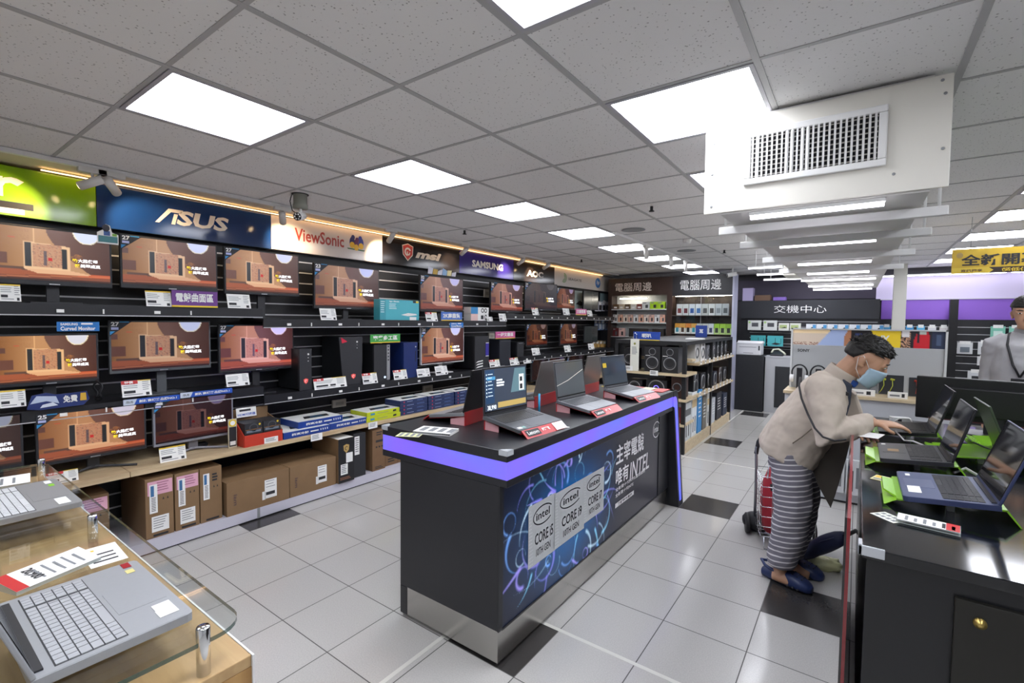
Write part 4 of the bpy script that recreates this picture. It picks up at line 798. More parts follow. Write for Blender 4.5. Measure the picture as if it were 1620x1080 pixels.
# ---------------------------------------------------------------- central counter with the purple light band
CB = mat('191a1f', .38, vary=.12, scale=3); GLOW = mat('5a3cf0', .4, emit=1.0)
def glow_nodes(nt, b, N, L):
    tc = N('ShaderNodeTexCoord'); n = N('ShaderNodeTexNoise'); n.inputs['Scale'].default_value = 2.6; n.inputs['Detail'].default_value = 1; L(tc.outputs['Object'], n.inputs[0])
    r = N('ShaderNodeValToRGB'); r.color_ramp.elements[0].position = .35; r.color_ramp.elements[0].color = (*lin('6a46e6'), 1); r.color_ramp.elements[1].position = .7; r.color_ramp.elements[1].color = (*lin('4a5ee6'), 1)
    L(n.outputs['Fac'], r.inputs[0]); L(r.outputs[0], b.inputs['Emission Color']); b.inputs['Emission Strength'].default_value = .95; b.inputs['Base Color'].default_value = (.12, .1, .3, 1)
GLOW = nodes_mat('purple_light_band', glow_nodes)
x0, x1, y0, y1, zt = 1.895, 2.735, .94, 3.36, 1.0
t = thing('display_counter', 'dark island counter with a glowing purple light band and chip poster', 'display counter', (2.3, 2.1, 0)); ox, oy = -2.3, -2.1
def lb(name, x0, x1, y0, y1, z0, z1, mt, bev=.003): m = MB(); m.box(x0 + ox, x1 + ox, y0 + oy, y1 + oy, z0, z1, mt); return m.build(name, t, bev)
lb('counter_top', x0, x1, y0, y1, .952, zt, CB); lb('light_band', x0 + .002, x1 - .001, y0 + .002, 3.30, .872, .952, GLOW, 0); lb('lower_rim', x0, x1, y0, 3.26, .838, .872, CB)
lb('cabinet', 2.037, 2.69, y0 + .001, 3.3, .17, .838, CB); lb('cabinet_foot', 2.037, 2.09, y0 + .001, 3.3, .02, .17, CB); lb('metal_plinth', 2.09, 2.69, y0 + .003, 3.3, .022, .17, STEEL, .001); lb('base_shadow_gap', 2.1, 2.66, y0 + .03, 3.28, 0, .022, BLACK, 0)
def splay(m):
    for v in m.V:
        if v.x > .3: v.x += .042 * (1 - v.z)
m = MB(); LEG = [(3.27, .872), (3.27, .85), (3.345, 0), (3.475, 0), (3.39, .95), (3.36, 1.0), (3.27, 1.0), (3.27, .952)]
m.prism([(p[0] + oy, p[1]) for p in LEG], 0, 1.9 + ox, 2.737 + ox, CB); splay(m); m.build('slanted_leg', t, .002)
m = MB(); m.prism([(p[0] + oy, p[1]) for p in ((3.25, .952), (3.25, .872), (3.285, .862), (3.295, .84), (3.375, .05), (3.42, .05), (3.35, .91), (3.335, .94), (3.31, .952))], 0, 2.7365 + ox, 2.7395 + ox, GLOW); splay(m); m.build('leg_light', t)
# the printed chip poster
rs = np.random.RandomState(11)
def poster_fn(u, v):
    r = np.zeros(u.shape + (3,)); g = np.exp(-(((u - .30) / .22) ** 2 + ((v - .5) / .5) ** 2)); r[..., 0] = 10 + 14 * g; r[..., 1] = 12 + 92 * g; r[..., 2] = 30 + 140 * g
    k = np.clip((u - .56) / .1, 0, 1)[..., None]; r = r * (1 - k) + np.array((36, 36, 44)) * k
    X = u * 3.2; lim = np.clip((.66 - u) / .06, 0, 1)
    for q in range(66):
        a = rs.rand() * 2 * PI; rad = .28 + .4 * rs.rand(); cx = .95 + math.cos(a) * rad * 1.35; cy = .5 + math.sin(a) * rad * .9
        a2 = a + rs.randn() * .6; ln = .2 + .38 * rs.rand(); ts = np.linspace(0, 1, 44); bend = rs.randn() * 3.4
        px, py = cx, cy; col = [(120, 205, 240), (120, 110, 225), (205, 235, 250), (90, 150, 235), (150, 130, 235)][q % 5]; wd = .007 + .014 * rs.rand()
        for s in ts:
            px += math.cos(a2 + bend * s) * ln / 44; py += math.sin(a2 + bend * s) * ln / 44
            dd = np.hypot(X - px, v - py); w_ = wd * (1.3 - s); al = (np.clip(1 - dd / w_, 0, 1) ** .5 * .4 * lim)[..., None]; r = r * (1 - al) + np.array(col) * al; al = (np.clip(1 - dd / (w_ * .5), 0, 1) * .3 * lim)[..., None]; r = r * (1 - al) + np.array((232, 242, 250)) * al
    return r
pw, ph = 2.08, .66
POSTER = paint_mat('printed_poster', .3, .3, base=1.)  # the print gets a faint glow of its own through emission
mb, cs = painted('poster', 420, 130, pw, ph, poster_fn, POSTER)
def PU(u, v): q = onx(u, v, 2.692); return q.y - .97, q.z - .172
SILVC = mat('c3c7c9', .4, .2, vary=.04, scale=40); CI = mat('23262c', .5)
def chip(x0, z0, w, h, n, yy):
    mb.box(x0, x0 + w, yy, yy + .001, z0, z0 + h, SILVC)
    cx, cz = x0 + w * .52, z0 + h * .76; mb.text('intel', cx - w * .26, cx + w * .24, cz - h * .055, cz + h * .075, yy - .001, CI, .015); mb.ring((cx, cz), w * .37, h * .16, .007, yy - .001, CI, 30, .55, 5.6)
    mb.text('CORE ' + n, x0 + w * .22, x0 + w * .9, z0 + h * .31, z0 + h * .5, yy - .001, CI, .02); mb.text('10TH GEN', x0 + w * .27, x0 + w * .8, z0 + h * .12, z0 + h * .24, yy - .001, CI, .01)
    for i in range(6):
        for j in range(16): mb.rect(x0 + .006 + i * .008 , x0 + .009 + i * .008, z0 + .012 + j * h * .058, z0 + .015 + j * h * .058, yy - .0006, mat('eceeee', .4)) if i < 5 - j * .2 else 0
p = PU(836, 900); q = PU(877, 772); p2 = PU(834, 803)
chip(PU(835, 850)[0], p[1], q[0] - p[0] + .02, p2[1] - p[1], 'i5', -.004)
c0, c1 = PU(922, 790), PU(955, 745); zb_, zt_ = PU(923, 828)[1], PU(922, 756)[1]; chip(c0[0], zb_, c1[0] - c0[0], zt_ - zb_, 'i7', -.004)
c0, c1 = PU(876, 800), PU(923, 780); zb_, zt_ = PU(877, 868)[1], PU(876, 781)[1]; chip(c0[0], zb_, c1[0] - c0[0], zt_ - zb_, 'i9', -.008)
def pt(s, u0, u1, zlo, zhi, mt, bold=.02, shear=0.): mb.text(s, PU(u0, 740)[0], PU(u1, 740)[0], zlo, zhi, -.003, mt, bold, shear)
z = lambda u, v: PU(u, v)[1]
PW = mat('ececee', .5)
pt('主宰電競', 974, 1017, z(974, 737), z(974, 705), PW, .02); pt('唯有', 974, 994, z(974, 769), z(974, 743), PW, .02); pt('INTEL', 996, 1026, z(1000, 757), z(1000, 730), PW, .01, .15)
for k in range(2): mb.text('全新第十代INTEL處理器效能非凡'[:14 - 5 * k], PU(974, 740)[0], PU(1020 - 18 * k, 740)[0], z(974, 778 + 9 * k), z(974, 772 + 9 * k), -.003, PW, .01)
mb.rect(PU(974, 740)[0], PU(1003, 740)[0], z(974, 803), z(974, 796), -.003, PW); mb.text('了解更多資訊', PU(978, 740)[0], PU(1000, 740)[0], z(974, 802), z(974, 797), -.004, CI, .02)
cx, cz = PU(1038, 679); mb.text('intel', cx - .055, cx + .05, cz - .02, cz + .03, -.003, PW, .02); mb.ring((cx, cz), .08, .065, .008, -.003, PW, 30, .5, 5.7)
o = mb.build('poster', t); set_colors(o, cs); o.rotation_euler.z = PI / 2; o.location = (2.6915 + ox, .97 + oy, .172)
m = MB()
for a_, b_, c_, d_ in ((.94, .97, .17, .838), (3.05, 3.3, .17, .838)): m.box(2.69 + ox, 2.697 + ox, a_ + oy, b_ + oy, c_, d_, CB)
m.box(2.69 + ox, 2.697 + ox, .97 + oy, 3.05 + oy, .832, .838, CB); m.box(2.69 + ox, 2.697 + ox, .97 + oy, 3.05 + oy, .165, .173, CB); m.build('poster_frame', t)
GUARD = mat('b4b8bd', .25, spec=.8)
for gx, gy, rz in ((x1, y0, 0), (x0, y0, -PI / 2)):
    m = MB(); m.box(-.045, .004, -.004, .0, -.02, .004, GUARD); m.box(0, .004, 0, .045, -.02, .004, GUARD); m.prism([(-.045, -.004), (.004, -.004), (.004, .045), (-.01, .045), (-.045, .01)], 2, .0005, .004, GUARD); o = m.build('corner_guard', t, .002); o.location = (gx + ox, gy + oy, zt); o.rotation_euler.z = rz

# laptops on red stands
REDP = mat('c0282e', .3, spec=.6)
def red_stand(lab, c, rz, w=.36, d=.27, brand=True, white_end=False):
    t = thing('laptop_stand', lab, 'laptop stand', c, rz, 'red laptop stands on the island counter')
    m = MB(); m.prism([(-d / 2, .014), (d / 2, .05), (d / 2, .054), (-d / 2, .018)], 0, -w / 2, w / 2, REDP); m.build('tray', t)
    m = MB(); m.prism([(-d / 2 - .045, .0), (-d / 2 - .04, .0), (-d / 2 + .002, .03), (-d / 2 - .004, .034)], 0, -w * .5, w * .5, REDP); m.build('front_lip', t)
    m = MB(); m.box(-w / 2, w / 2, d / 2 - .006, d / 2, 0, .075, REDP); m.build('rear_support', t)
    for s in (-1, 1): m = MB(); m.prism([(d * .1, 0), (d / 2 - .006, 0), (d / 2 - .006, .05), (d * .1, .03)], 0, s * (w / 2 - .004) - .002, s * (w / 2 - .004) + .002, mat('d9a3a8', .4)); m.build('side_support', t)
    if brand:
        m = MB(); m.at((0, -d / 2 - .0445, .0005), 0, -.90)
        m.rect(-w * .46, -w * .14, .008, .046, -.003, BLACK); m.text('Lenovo', -w * .43, -w * .17, .016, .038, -.004, WHITE, .02); m.text('輕薄筆電', -w * .08, w * .1, .018, .038, -.004, PAPER, .02)
        if white_end: m.rect(w * .22, w * .5, .001, .05, -.0035, PAPER)
        m.build('lip_print', t)
    return t
def scr_spec(q, w, d):
    q.rect(-w / 2 + .008, w / 2 - .008, .02, d * .95, -.0012, mat('2b3442', .15, emit=.9)); e = -.002; A = mat('3f7fa6', .3, emit=.8)
    q.rect(-w * .46, -w * .27, .06, d * .93, e, mat('1f3550', .2, emit=.9)); q.rect(-w * .43, -w * .25, d * .72, d * .79, e - .0005, A)
    for k in range(7): q.lines(-w * .41, -w * .3, d * (.36 + .075 * k), d * (.40 + .075 * k), 1, e - .001, mat('b9c9d6', .5, emit=.8), .4); q.disc((-w * .44, d * (.385 + .075 * k)), .004, .005, e - .001, mat('b9c9d6', .5, emit=.8), 10)
    q.lines(-w * .22, -w * .04, d * .55, d * .72, 3, e, mat('dfe5ea', .5, emit=.8), .6); q.text('38,990', -w * .43, -w * .24, .022, .05, e - .001, mat('dfe5ea', .5, emit=.85), .015); q.rect(-w * .2, w * .46, .03, .06, e, mat('a08a50', .5, emit=.8))
    q.poly([(w * .1, e, d * .4), (w * .46, e, d * .4), (w * .46, e, d * .92), (w * .2, e, d * .92)], mat('4f6a72', .4, emit=.8)); q.rect(w * .3, w * .42, d * .42, d * .78, e - .0005, mat('c4c8c8', .4, emit=.8)); q.rect(w * .32, w * .38, d * .45, d * .56, e - .001, INK); q.rect(w * .32, w * .38, d * .62, d * .72, e - .001, INK)
def scr_plain(c, line=True):
    def f(q, w, d):
        q.rect(-w / 2 + .008, w / 2 - .008, .02, d * .95, -.0012, mat(c, .1, spec=1.))
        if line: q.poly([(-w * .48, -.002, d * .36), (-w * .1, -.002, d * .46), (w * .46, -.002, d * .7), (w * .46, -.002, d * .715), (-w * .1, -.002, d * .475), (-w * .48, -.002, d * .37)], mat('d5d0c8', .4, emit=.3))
    return f
def scr_sticky(q, w, d):
    q.rect(-w / 2 + .008, w / 2 - .008, .02, d * .95, -.0012, mat('3a4550', .06, spec=1.)); q.rect(-w * .46, -w * .32, d * .62, d * .76, -.002, YEL)
IRON = mat('6d7074', .35, .5); DARKL = mat('33353a', .4, .3); GUN = mat('8a8d92', .35, .5)
isl = lambda y, lab, lab2, yw, **k: None
def on_stand(lab, lab2, x, y, rz, w=.355, d=.245, brand=True, we=False, **kw):
    red_stand(lab2, (x, y, zt + .001), rz, .34, .25, brand, we)
    f = Vector((math.sin(rz), -math.cos(rz), 0)); return laptop(lab, (x, y, zt + .001 + .038), rz, w, d, tilt=math.atan2(.036, .25), grp=None, **kw)
on_stand('dark grey laptop showing a spec page with a price on its screen', 'red stand with a white printed end under the spec page laptop', 2.525, 1.365, PI / 2 - .08, w=.36, d=.255, body=IRON, deckm=mat('5b5e64', .4, .4), keym=mat('3c3e43', .4), lidm=DARKL, screen=scr_spec, we=True, lid=1.76, deco=stickers((-.46, -.44, .03, .02, PAPER), (-.36, -.44, .02, .02, mat('7fb0a8', .4))))
on_stand('silver laptop with a thin pale line across its blank screen', 'red stand under the silver laptop with the line on screen', 2.56, 2.04, PI / 2 - .05, body=GUN, deckm=GUN, keym=mat('54575c', .4), lidm=IRON, screen=scr_plain('5c6266'), lid=1.85, numpad=False)
on_stand('silver laptop with a yellow sticky note on its glossy screen', 'red stand at the far end of the island counter', 2.57, 2.73, PI / 2 - .12, body=GUN, deckm=GUN, keym=mat('5b5e63', .4), lidm=IRON, screen=scr_sticky, lid=1.9, numpad=False)
on_stand('black laptop with its back to the spec page laptop', 'red stand of the back-to-back black laptop', 2.11, 1.36, -PI / 2 + .12, body=mat('8f9296', .35, .4), lidm=mat('0c0d10', .35), brand=False, lid=1.95)
on_stand('silver lidded laptop with its back to the blank screen laptop', 'red stand of the middle back-to-back laptop', 2.12, 2.05, -PI / 2 + .08, body=GUN, lidm=mat('7d7a78', .3, .6), brand=False, lid=1.95)
on_stand('silver lidded laptop with its back to the sticky note laptop', 'red stand of the farthest back-to-back laptop', 2.12, 2.72, -PI / 2 + .05, body=GUN, lidm=mat('74716f', .3, .6), brand=False, lid=1.95)
p = onz(690, 684, zt); m = MB(); m.box(-.1, .1, -.06, .06, 0, .014, PAPER); m.lines(-.08, .08, 0, .01, 1, -.0605, INKG); [m.box(-.08 + .05 * k, -.05 + .05 * k, -.04, .04, .014, .0146, INKG) for k in range(4)]; m.box(-.1, .1, -.06, -.052, .004, .011, INK); one(m, 'price_holder', 'flat clear price holder near the corner of the island counter', 'price holder', (p.x, p.y, zt + .001), .35, None)
p = onz(648, 688, zt); m = MB(); m.box(-.06, .06, -.04, .04, 0, .001, mat('d6d9a8', .6)); [m.box(-.05 + .03 * k, -.035 + .03 * k, -.03, .03, .001, .0014, INKG) for k in range(4)]; one(m, 'notice_sheet', 'pale yellow sheet beside the flat price holder on the island', 'paper sheet', (p.x, p.y, zt + .001), .5)
for k, (u, v, n) in enumerate(((900, 679, 'before the spec page laptop'), (975, 651, 'before the blank screen laptop'), (1040, 628, 'at the far end by the magazines'))):
    p = onz(u, v, zt); m = MB(); m.box(-.05, .05, -.035, .035, 0, .0012, PAPER); m.box(-.04, .03, -.02, -.012, .0012, .0016, INKG); m.box(-.04, .02, 0, .008, .0012, .0016, INKG); one(m, 'spec_card', 'small white spec card on the island counter ' + n, 'card', (min(p.x, 2.67), p.y, zt + .001), 1.4, 'spec cards on the island')
p = onz(1030, 617, zt); m = MB()
for k, c in enumerate(('c9b23a', 'c98a4a', 'b5423c', 'd9cdb0', 'c24a44')): m.box(-.3 + k * .11, -.2 + k * .11, -.1, .1, .0 , .003 + .0006 * k, mat(c, .4))
one(m, 'leaflet', 'colourful leaflet spread over the far end of the island counter', 'leaflet', (2.45, 3.22, zt + .001), 0)
m = MB(); m.cyl((0, 0, 0), (0, 0, .13), .007, mat('2f9fd0', .4), 8); one(m, 'blue_pen_stand', 'slim bright blue holder beside the spec page laptop', 'pen holder', (2.4, 1.72, zt + .001))
# ---------------------------------------------------------------- right hand counter with laptops on green stands
GB = mat('101216', .1, spec=.7); RX0, RX1, RY0, RY1, RZ = 3.99, 5.6, .93, 3.32, .95
t = thing('sales_counter', 'glossy black sales counter with laptops on green stands and a brass lock', 'sales counter', (4.8, 2.1, 0))
m = MB(); m.box(RX0 - 4.8, RX1 - 4.8, RY0 - 2.1, RY1 - 2.1, RZ - .03, RZ, GB); m.build('counter_top', t, .002)
m = MB(); m.box(RX0 + .01 - 4.8, RX1 - 4.82, RY0 + .012 - 2.1, RY1 - 2.12, .06, RZ - .03, mat('17181b', .3, vary=.1, scale=4)); m.build('cabinet', t)
m = MB(); m.box(RX0 + .04 - 4.8, RX1 - 4.84, RY0 + .05 - 2.1, RY1 - 2.15, 0, .06, BLACK); m.build('kick_plate', t)
m = MB(); m.box(4.185 - 4.8, 4.75 - 4.8, RY0 - .004 - 2.1, RY0 + .012 - 2.1, .1, .875, mat('15140f', .35)); dd = m.build('door', t, .002)
m = MB(); m.lathe([(0, -.012), (.006, -.012), (.007, -.009), (.013, -.006), (.0135, 0)], mat('b9a15c', .3, .9), 24, ax=1); o = m.build('lock', dd); o.location = (4.233 - 4.8, RY0 - .004 - 2.1, .826)
m = MB(); m.box(-.01, .05, -.006, .002, -.022, .006, GUARD); m.box(-.01, 0, -.006, .05, -.022, .006, GUARD); o = m.build('corner_guard', t, .002); o.location = (RX0 - 4.8, RY0 - 2.1, RZ)
ACR = mat('0d0d10', .1, spec=.8); ACRE = mat('7d1d24', .2, spec=.8)
t = thing('acrylic_panel', 'upright dark acrylic panel with red edges along the aisle side of the sales counter', 'panel', (3.95, 1.72, 0))
m = MB(); m.box(-.004, .002, -.72, .7, 0, 1.0, ACR); m.build('sheet', t); m = MB(); m.box(.002, .011, -.72, .7, 0, 1.0, ACRE); m.build('red_edge_sheet', t)
LIMEP = mat('86c22a', .2, spec=.7)
def green_stand(lab, c, w=.3, d=.27):
    """acrylic laptop riser: sloped tray, bent front lip, two feet; front faces -X"""
    t = thing('laptop_stand', lab, 'laptop stand', c, -PI / 2, 'green laptop stands on the sales counter')
    m = MB(); m.prism([(-d / 2, .02), (d / 2, .045), (d / 2, .05), (-d / 2, .025)], 0, -w / 2, w / 2, LIMEP); m.build('tray', t)
    m = MB(); m.prism([(-w * .38, .0), (w * .38, .0), (w * .28, .036), (-w * .28, .036)], 1, -.003, .003, LIMEP); o = m.build('front_lip', t); o.location = (0, -d / 2, .022); o.rotation_euler.x = 1.25
    m = MB(); m.prism([(-d / 2, .02), (-d / 2 + .004, .024), (-d / 2 - .03, -.0), (-d / 2 - .034, .0)], 0, -w / 2, w / 2, LIMEP); m.build('front_foot', t)
    m = MB(); m.prism([(d / 2, .05), (d / 2 - .004, .046), (d / 2 + .03, 0), (d / 2 + .034, 0)], 0, -w / 2, w / 2, LIMEP); m.build('rear_foot', t)
    m = MB(); [m.box(s * w * .3 - .012, s * w * .3 + .012, 0, .02, 0, .03, GLASSY) for s in (-1, 1)]; m.build('clear_block', t)
    return t
def on_green(lab, lab2, x, y, **kw):
    green_stand(lab2, (x, y, RZ + .001)); return laptop(lab, (x, y, RZ + .001 + .038), -PI / 2, .345, .238, tilt=math.atan2(.025, .27), **kw)
REFL = lambda c: (lambda q, w, d: q.rect(-w / 2 + .008, w / 2 - .008, .02, d * .95, -.0012, mat(c, .05, spec=1.)))
BLUEL = mat('3a4468', .35, .3)
on_green('blue-grey laptop on the green stand nearest the camera', 'green stand under the blue-grey laptop, nearest the camera', 4.222, 1.525, body=BLUEL, deckm=mat('59617f', .4, .3), keym=mat('1f2128', .4), lidm=BLUEL, screen=REFL('1a1a1d'), lid=1.98, pad_m=mat('5f6784', .3, .2), deco=stickers((.1, -.42, .08, .035, PAPER), (-.4, -.4, .03, .014, PAPER)))
on_green('grey-black laptop on the middle green stand with a pale touchpad sticker', 'green stand under the grey-black laptop in the middle', 4.176, 2.05, body=mat('3b3c40', .35, .4), deckm=mat('54565a', .35, .4), keym=mat('1c1d20', .4), lidm=mat('28292c', .35, .3), screen=REFL('2b2d33'), lid=1.93, deco=stickers((-.1, -.36, .05, .04, mat('9a7f5c', .4)), (-.42, -.44, .02, .016, PAPER)))
on_green('black laptop being typed on by the bent-over customer', 'green stand under the black laptop the customer types on', 4.19, 2.70, body=mat('1c1d20', .35, .2), deckm=mat('2c2d31', .4), keym=mat('141517', .4), lidm=mat('1c1d20', .35), screen=REFL('3a3d48'), lid=1.95)
green_stand('green stand further back beside the monitor back', (4.42, 2.35, RZ + .001)); green_stand('green stand below the opposite-facing laptop', (4.62, 2.7, RZ + .001))
laptop('dark laptop facing away on the far side of the sales counter', (4.62, 2.32, RZ + .04), PI / 2, .34, .235, body=mat('3a3c40', .35, .4), lidm=mat('4c5a46', .3, .4), lid=1.9)  # greenish lid colour has a green reflection painted into it
for k, (u0, v0, u1, v1, n, w, red) in enumerate(((1420, 828, 1520, 850, 'before the blue-grey laptop, with a red end', .17, 1),)):
    a = onz(1417, 826, RZ); b = onz(1520, 850, RZ); v = b - a; t = thing('price_holder', 'flat clear price holder with a red end before the blue-grey laptop', 'price holder', (a.x, a.y, RZ + .001), math.atan2(v.y, v.x)); L_ = v.length
    m = MB(); m.box(0, L_, 0, .07, 0, .003, GLASSY); m.box(0, L_, 0, .07, .008, .011, GLASSY); m.box(0, .004, 0, .07, .003, .008, GLASSY); m.build('holder', t)
    m = MB(); m.box(.002, L_ - .002, .002, .068, .011, .0116, PAPER); m.box(L_ * .78, L_ - .002, .002, .068, .0116, .012, RED); [m.box(.02 + k * .022, .028 + k * .022, .01, .055 - .01 * (k % 2), .0116, .012, INK if k == 4 else INKG) for k in range(6)]; m.build('sheet', t)
a = onz(1376, 812, RZ); m = MB(); m.box(0, .08, 0, .06, 0, .001, mat('dfe3d6', .5)); [m.box(.006 + .018 * k, .018 + .018 * k, .01 + .025 * j, .025 + .025 * j, .001, .0014, INKG) for k in range(4) for j in range(2)]; one(m, 'notice_sheet', 'pale printed sheet at the aisle edge of the sales counter', 'paper sheet', (a.x, a.y, RZ + .001), -.75)
a = onz(1376, 757, RZ); m = MB(); m.box(0, .045, 0, .08, 0, .001, mat('d8cfa0', .5)); m.box(.005, .04, .045, .072, .001, .0014, mat('e0b63a', .5)); m.box(.006, .036, .01, .03, .001, .0014, INKG); one(m, 'notice_sheet', 'small yellow and cream sheet between the two green stands', 'paper sheet', (a.x, a.y, RZ + .001), -.3)
# monitor seen from behind and clutter
t = thing('monitor', 'big black monitor seen from behind at the back of the sales counter', 'monitor', (4.6, 3.05, RZ), -.12)
m = MB(); m.box(-.34, .34, 0, .03, .06, .315, mat('0e0f11', .4)); m.box(-.2, .2, -.03, 0, .1, .26, mat('0e0f11', .4)); m.build('housing', t, .006); m = MB(); m.box(-.04, .04, -.02, .02, .01, .12, BLACK); m.build('neck', t); m = MB(); m.box(-.13, .13, -.1, .1, 0, .01, BLACK); m.build('base', t); m = MB(); m.box(-.28, .3, -.005, .0, .062, .068, mat('5c2630', .4)); m.build('lower_trim', t)
t = thing('monitor', 'second black monitor seen from behind, nearer the staff member', 'monitor', (4.93, 2.85, RZ), -.5)
m = MB(); m.box(-.2, .26, 0, .03, .06, .34, mat('0c0d0f', .4)); m.build('housing', t, .006); m = MB(); m.box(-.03, .03, -.02, .02, .01, .12, BLACK); m.build('neck', t); m = MB(); m.box(-.1, .1, -.08, .08, 0, .01, BLACK); m.build('base', t)
WC = mat('d9d9d6', .4)
def cable(pts, lab, mt=WC, r=.004): m = MB(); m.tube(pts, r, mt, 6); return tag(m.build('cable'), lab, 'cable')
cable([(4.14, 2.51, 1.01), (4.17, 2.41, .985), (4.2, 2.34, 1.0), (4.24, 2.31, .99), (4.3, 2.30, .96)], 'white cable hanging from the black laptop the customer uses')
cable([(4.30, 1.92, .97), (4.34, 1.96, .985), (4.37, 1.9, .975), (4.36, 1.8, .96), (4.32, 1.74, .957), (4.28, 1.72, .956)], 'grey white cable looping behind the grey-black laptop', mat('a9aaa8', .4), .006)
cable([(4.16, 3.1, .96), (4.19, 3.12, .985), (4.24, 3.12, .99), (4.26, 3.08, .96)], 'short white cable arching behind the typing hand')
cable([(4.44, 2.5, 1.0), (4.5, 2.35, .99), (4.55, 2.2, .97)], 'black cable across the green stands', INK)
m = MB(); m.box(-.05, .05, -.03, .03, 0, .03, mat('e3e4e2', .4)); m.box(-.02, .0, -.032, -.03, .008, .022, INK); one(m, 'power_socket', 'white socket block behind the black laptop on the sales counter', 'socket', (4.2, 3.2, RZ + .001), .2)
m = MB(); m.cyl((0, 0, .004), (.11, .03, .004), .004, BLUE, 8); m.cyl((.11, .03, .004), (.12, .033, .004), .002, INK, 8); one(m, 'pen', 'blue pen lying beyond the typing hand', 'pen', (4.03, 2.93, RZ + .001))
for k, (x, y, c, h, n) in enumerate(((4.83, 2.75, 'c99a2c', .13, 'orange'), (4.86, 2.62, '6f4a8c', .2, 'purple'))):
    m = MB(); m.box(-.03, .03, -.004, .004, 0, h, mat(c, .4)); m.rect(-.02, .02, h * .3, h * .6, -.005, PAPER); one(m, 'leaflet', n + ' upright leaflet at the frame edge of the sales counter', 'leaflet', (x, y, RZ + .001), .3)

# ---------------------------------------------------------------- speaker gondola
POST = mat('141518', .55); WSH = wood_mat('shelf_oak', 'bfa986', 'dac9a6', 0)
GX0, GX1, GY0, GY1 = 1.45, 2.34, 5.0, 7.55
t = thing('speaker_gondola', 'black steel and oak gondola full of speakers beyond the island counter', 'display rack', (1.9, 6.2, 0)); ox, oy = -1.9, -6.2
for k, (x, y) in enumerate(((GX1 - .02, GY0 + .02), (GX1 - .02, 6.27), (GX1 - .02, GY1 - .02), (GX0 + .02, GY0 + .02), (GX0 + .02, GY1 - .02))): m = MB(); m.box(x - .022 + ox, x + .022 + ox, y - .022 + oy, y + .022 + oy, 0, 1.3, POST); m.build('post', t)
m = MB(); m.box(GX0 + ox, GX1 + ox, GY0 + oy, GY1 + oy, 1.3, 1.345, POST); m.build('top_board', t)
m = MB(); m.box(1.98 + ox, 2.0 + ox, GY0 + .4 + oy, GY1 + oy, .13, 1.3, POST); m.build('centre_panel', t)
m = MB(); m.box(GX0 + ox, GX1 - .0 + ox, GY0 + .05 + oy, GY1 - .05 + oy, 0, .13, WSH); m.build('plinth', t)
for x0, x1, y0, y1, z in ((1.5, GX1 + .02, GY0 - .05, GY0 + .42, .96), (1.5, GX1 + .02, GY0 - .03, GY0 + .42, .66), (1.5, GX1 + .0, GY0 - .02, GY0 + .42, .36), (1.5, GX1, GY0 + .27, GY0 + .42, 1.12), (2.0, GX1 + .03, GY0 + .45, GY1, 1.06), (2.0, GX1 + .03, GY0 + .45, GY1, .66)):
    m = MB(); m.box(x0 + ox, x1 + ox, y0 + oy, y1 + oy, z - .028, z, WSH); m.build('shelf', t)
CONE = mat('2c2d31', .5); RIM = mat('9a9b9d', .3, .6)
def speaker(lab, loc, w, h, d, cab=mat('1d1e21', .5), rz=0., two=True, grp=None, side=None):
    t = thing('speaker', lab, 'speaker', loc, rz, grp); m = MB(); m.box(-w / 2, w / 2, 0, d, 0, h, side or cab); m.build('cabinet', t, .004)
    m = MB(); m.box(-w / 2 + .002, w / 2 - .002, -.004, 0, .002, h - .002, cab); m.build('baffle', t)
    for r, z in (((w * .36, h * .36), (w * .2, h * .8)) if two else ((w * .36, h * .5),)):
        m = MB(); m.lathe([(r * 1.08, -.004), (r * 1.05, -.009), (r * .95, -.009), (r * .93, -.004)], RIM, 28, ax=1, c=(0, 0, 0)); m.lathe([(r * .93, -.006), (r * .8, -.010), (r * .7, -.006), (r * .25, .012), (r * .22, .002), (0, -.004)], CONE, 28, ax=1); o = m.build('driver', t); o.location = (0, 0, z)
    if two: m = MB(); m.lines(-w * .42, -w * .12, h * .63, h * .655, 1, -.005, PAPER, .9, 0); m.build('maker_mark', t)
    return t
speaker('black bookshelf speaker with two drivers, nearer the open laptops', (1.93, 5.02, .961), .2, .31, .2, grp='pair of bookshelf speakers'); speaker('black bookshelf speaker with two drivers, at the shelf end by the aisle', (2.145, 5.02, .961), .2, .31, .2, grp='pair of bookshelf speakers', side=mat('46484c', .5))
for k, (x, y, z, w, h, c, n) in enumerate(((1.62, 5.05, .961, .16, .28, '16171a', 'tall black speaker behind the hanging white card'), (1.7, 5.05, .661, .2, .18, '17181c', 'low black speaker on the second front shelf'), (2.23, 5.05, .661, .14, .26, '3a2018', 'brown wooden speaker on the second front shelf'), (1.66, 5.05, .361, .2, .22, '15161a', 'black speaker on the lowest front shelf'))): speaker(n, (x, y, z), w, h, .22, mat(c, .4), two=False)
t = speaker('black subwoofer with a blue lit ring on the second front shelf', (1.98, 5.05, .661), .26, .2, .28, two=False)
m = MB(); m.ring((.0, .1), .035, .035, .009, -.012, mat('7a6cf0', .4, emit=1.2), 24); m.build('light_ring', t)
t = thing('sign_board', 'blue hanging board with two white characters above the speakers', 'sign', (1.86, 5.0, 1.346)); m = MB(); m.box(-.17, .165, 0, .012, 0, .105, mat('2349a6', .4)); m.rect(-.17, .165, 0, .01, -.001, YEL); m.build('board', t); m = MB(); m.text('喇叭', -.06, .06, .03, .085, -.0015, WHITE, .03); m.build('lettering', t)
t = thing('sign_board', 'small blue board with one white character further down the speaker rack', 'sign', (2.02, 6.9, 1.346)); m = MB(); m.box(-.085, .085, 0, .012, 0, .18, mat('22408f', .4)); m.build('board', t); m = MB(); m.text('耳', -.03, .03, .06, .12, -.0015, WHITE, .03); m.build('lettering', t)
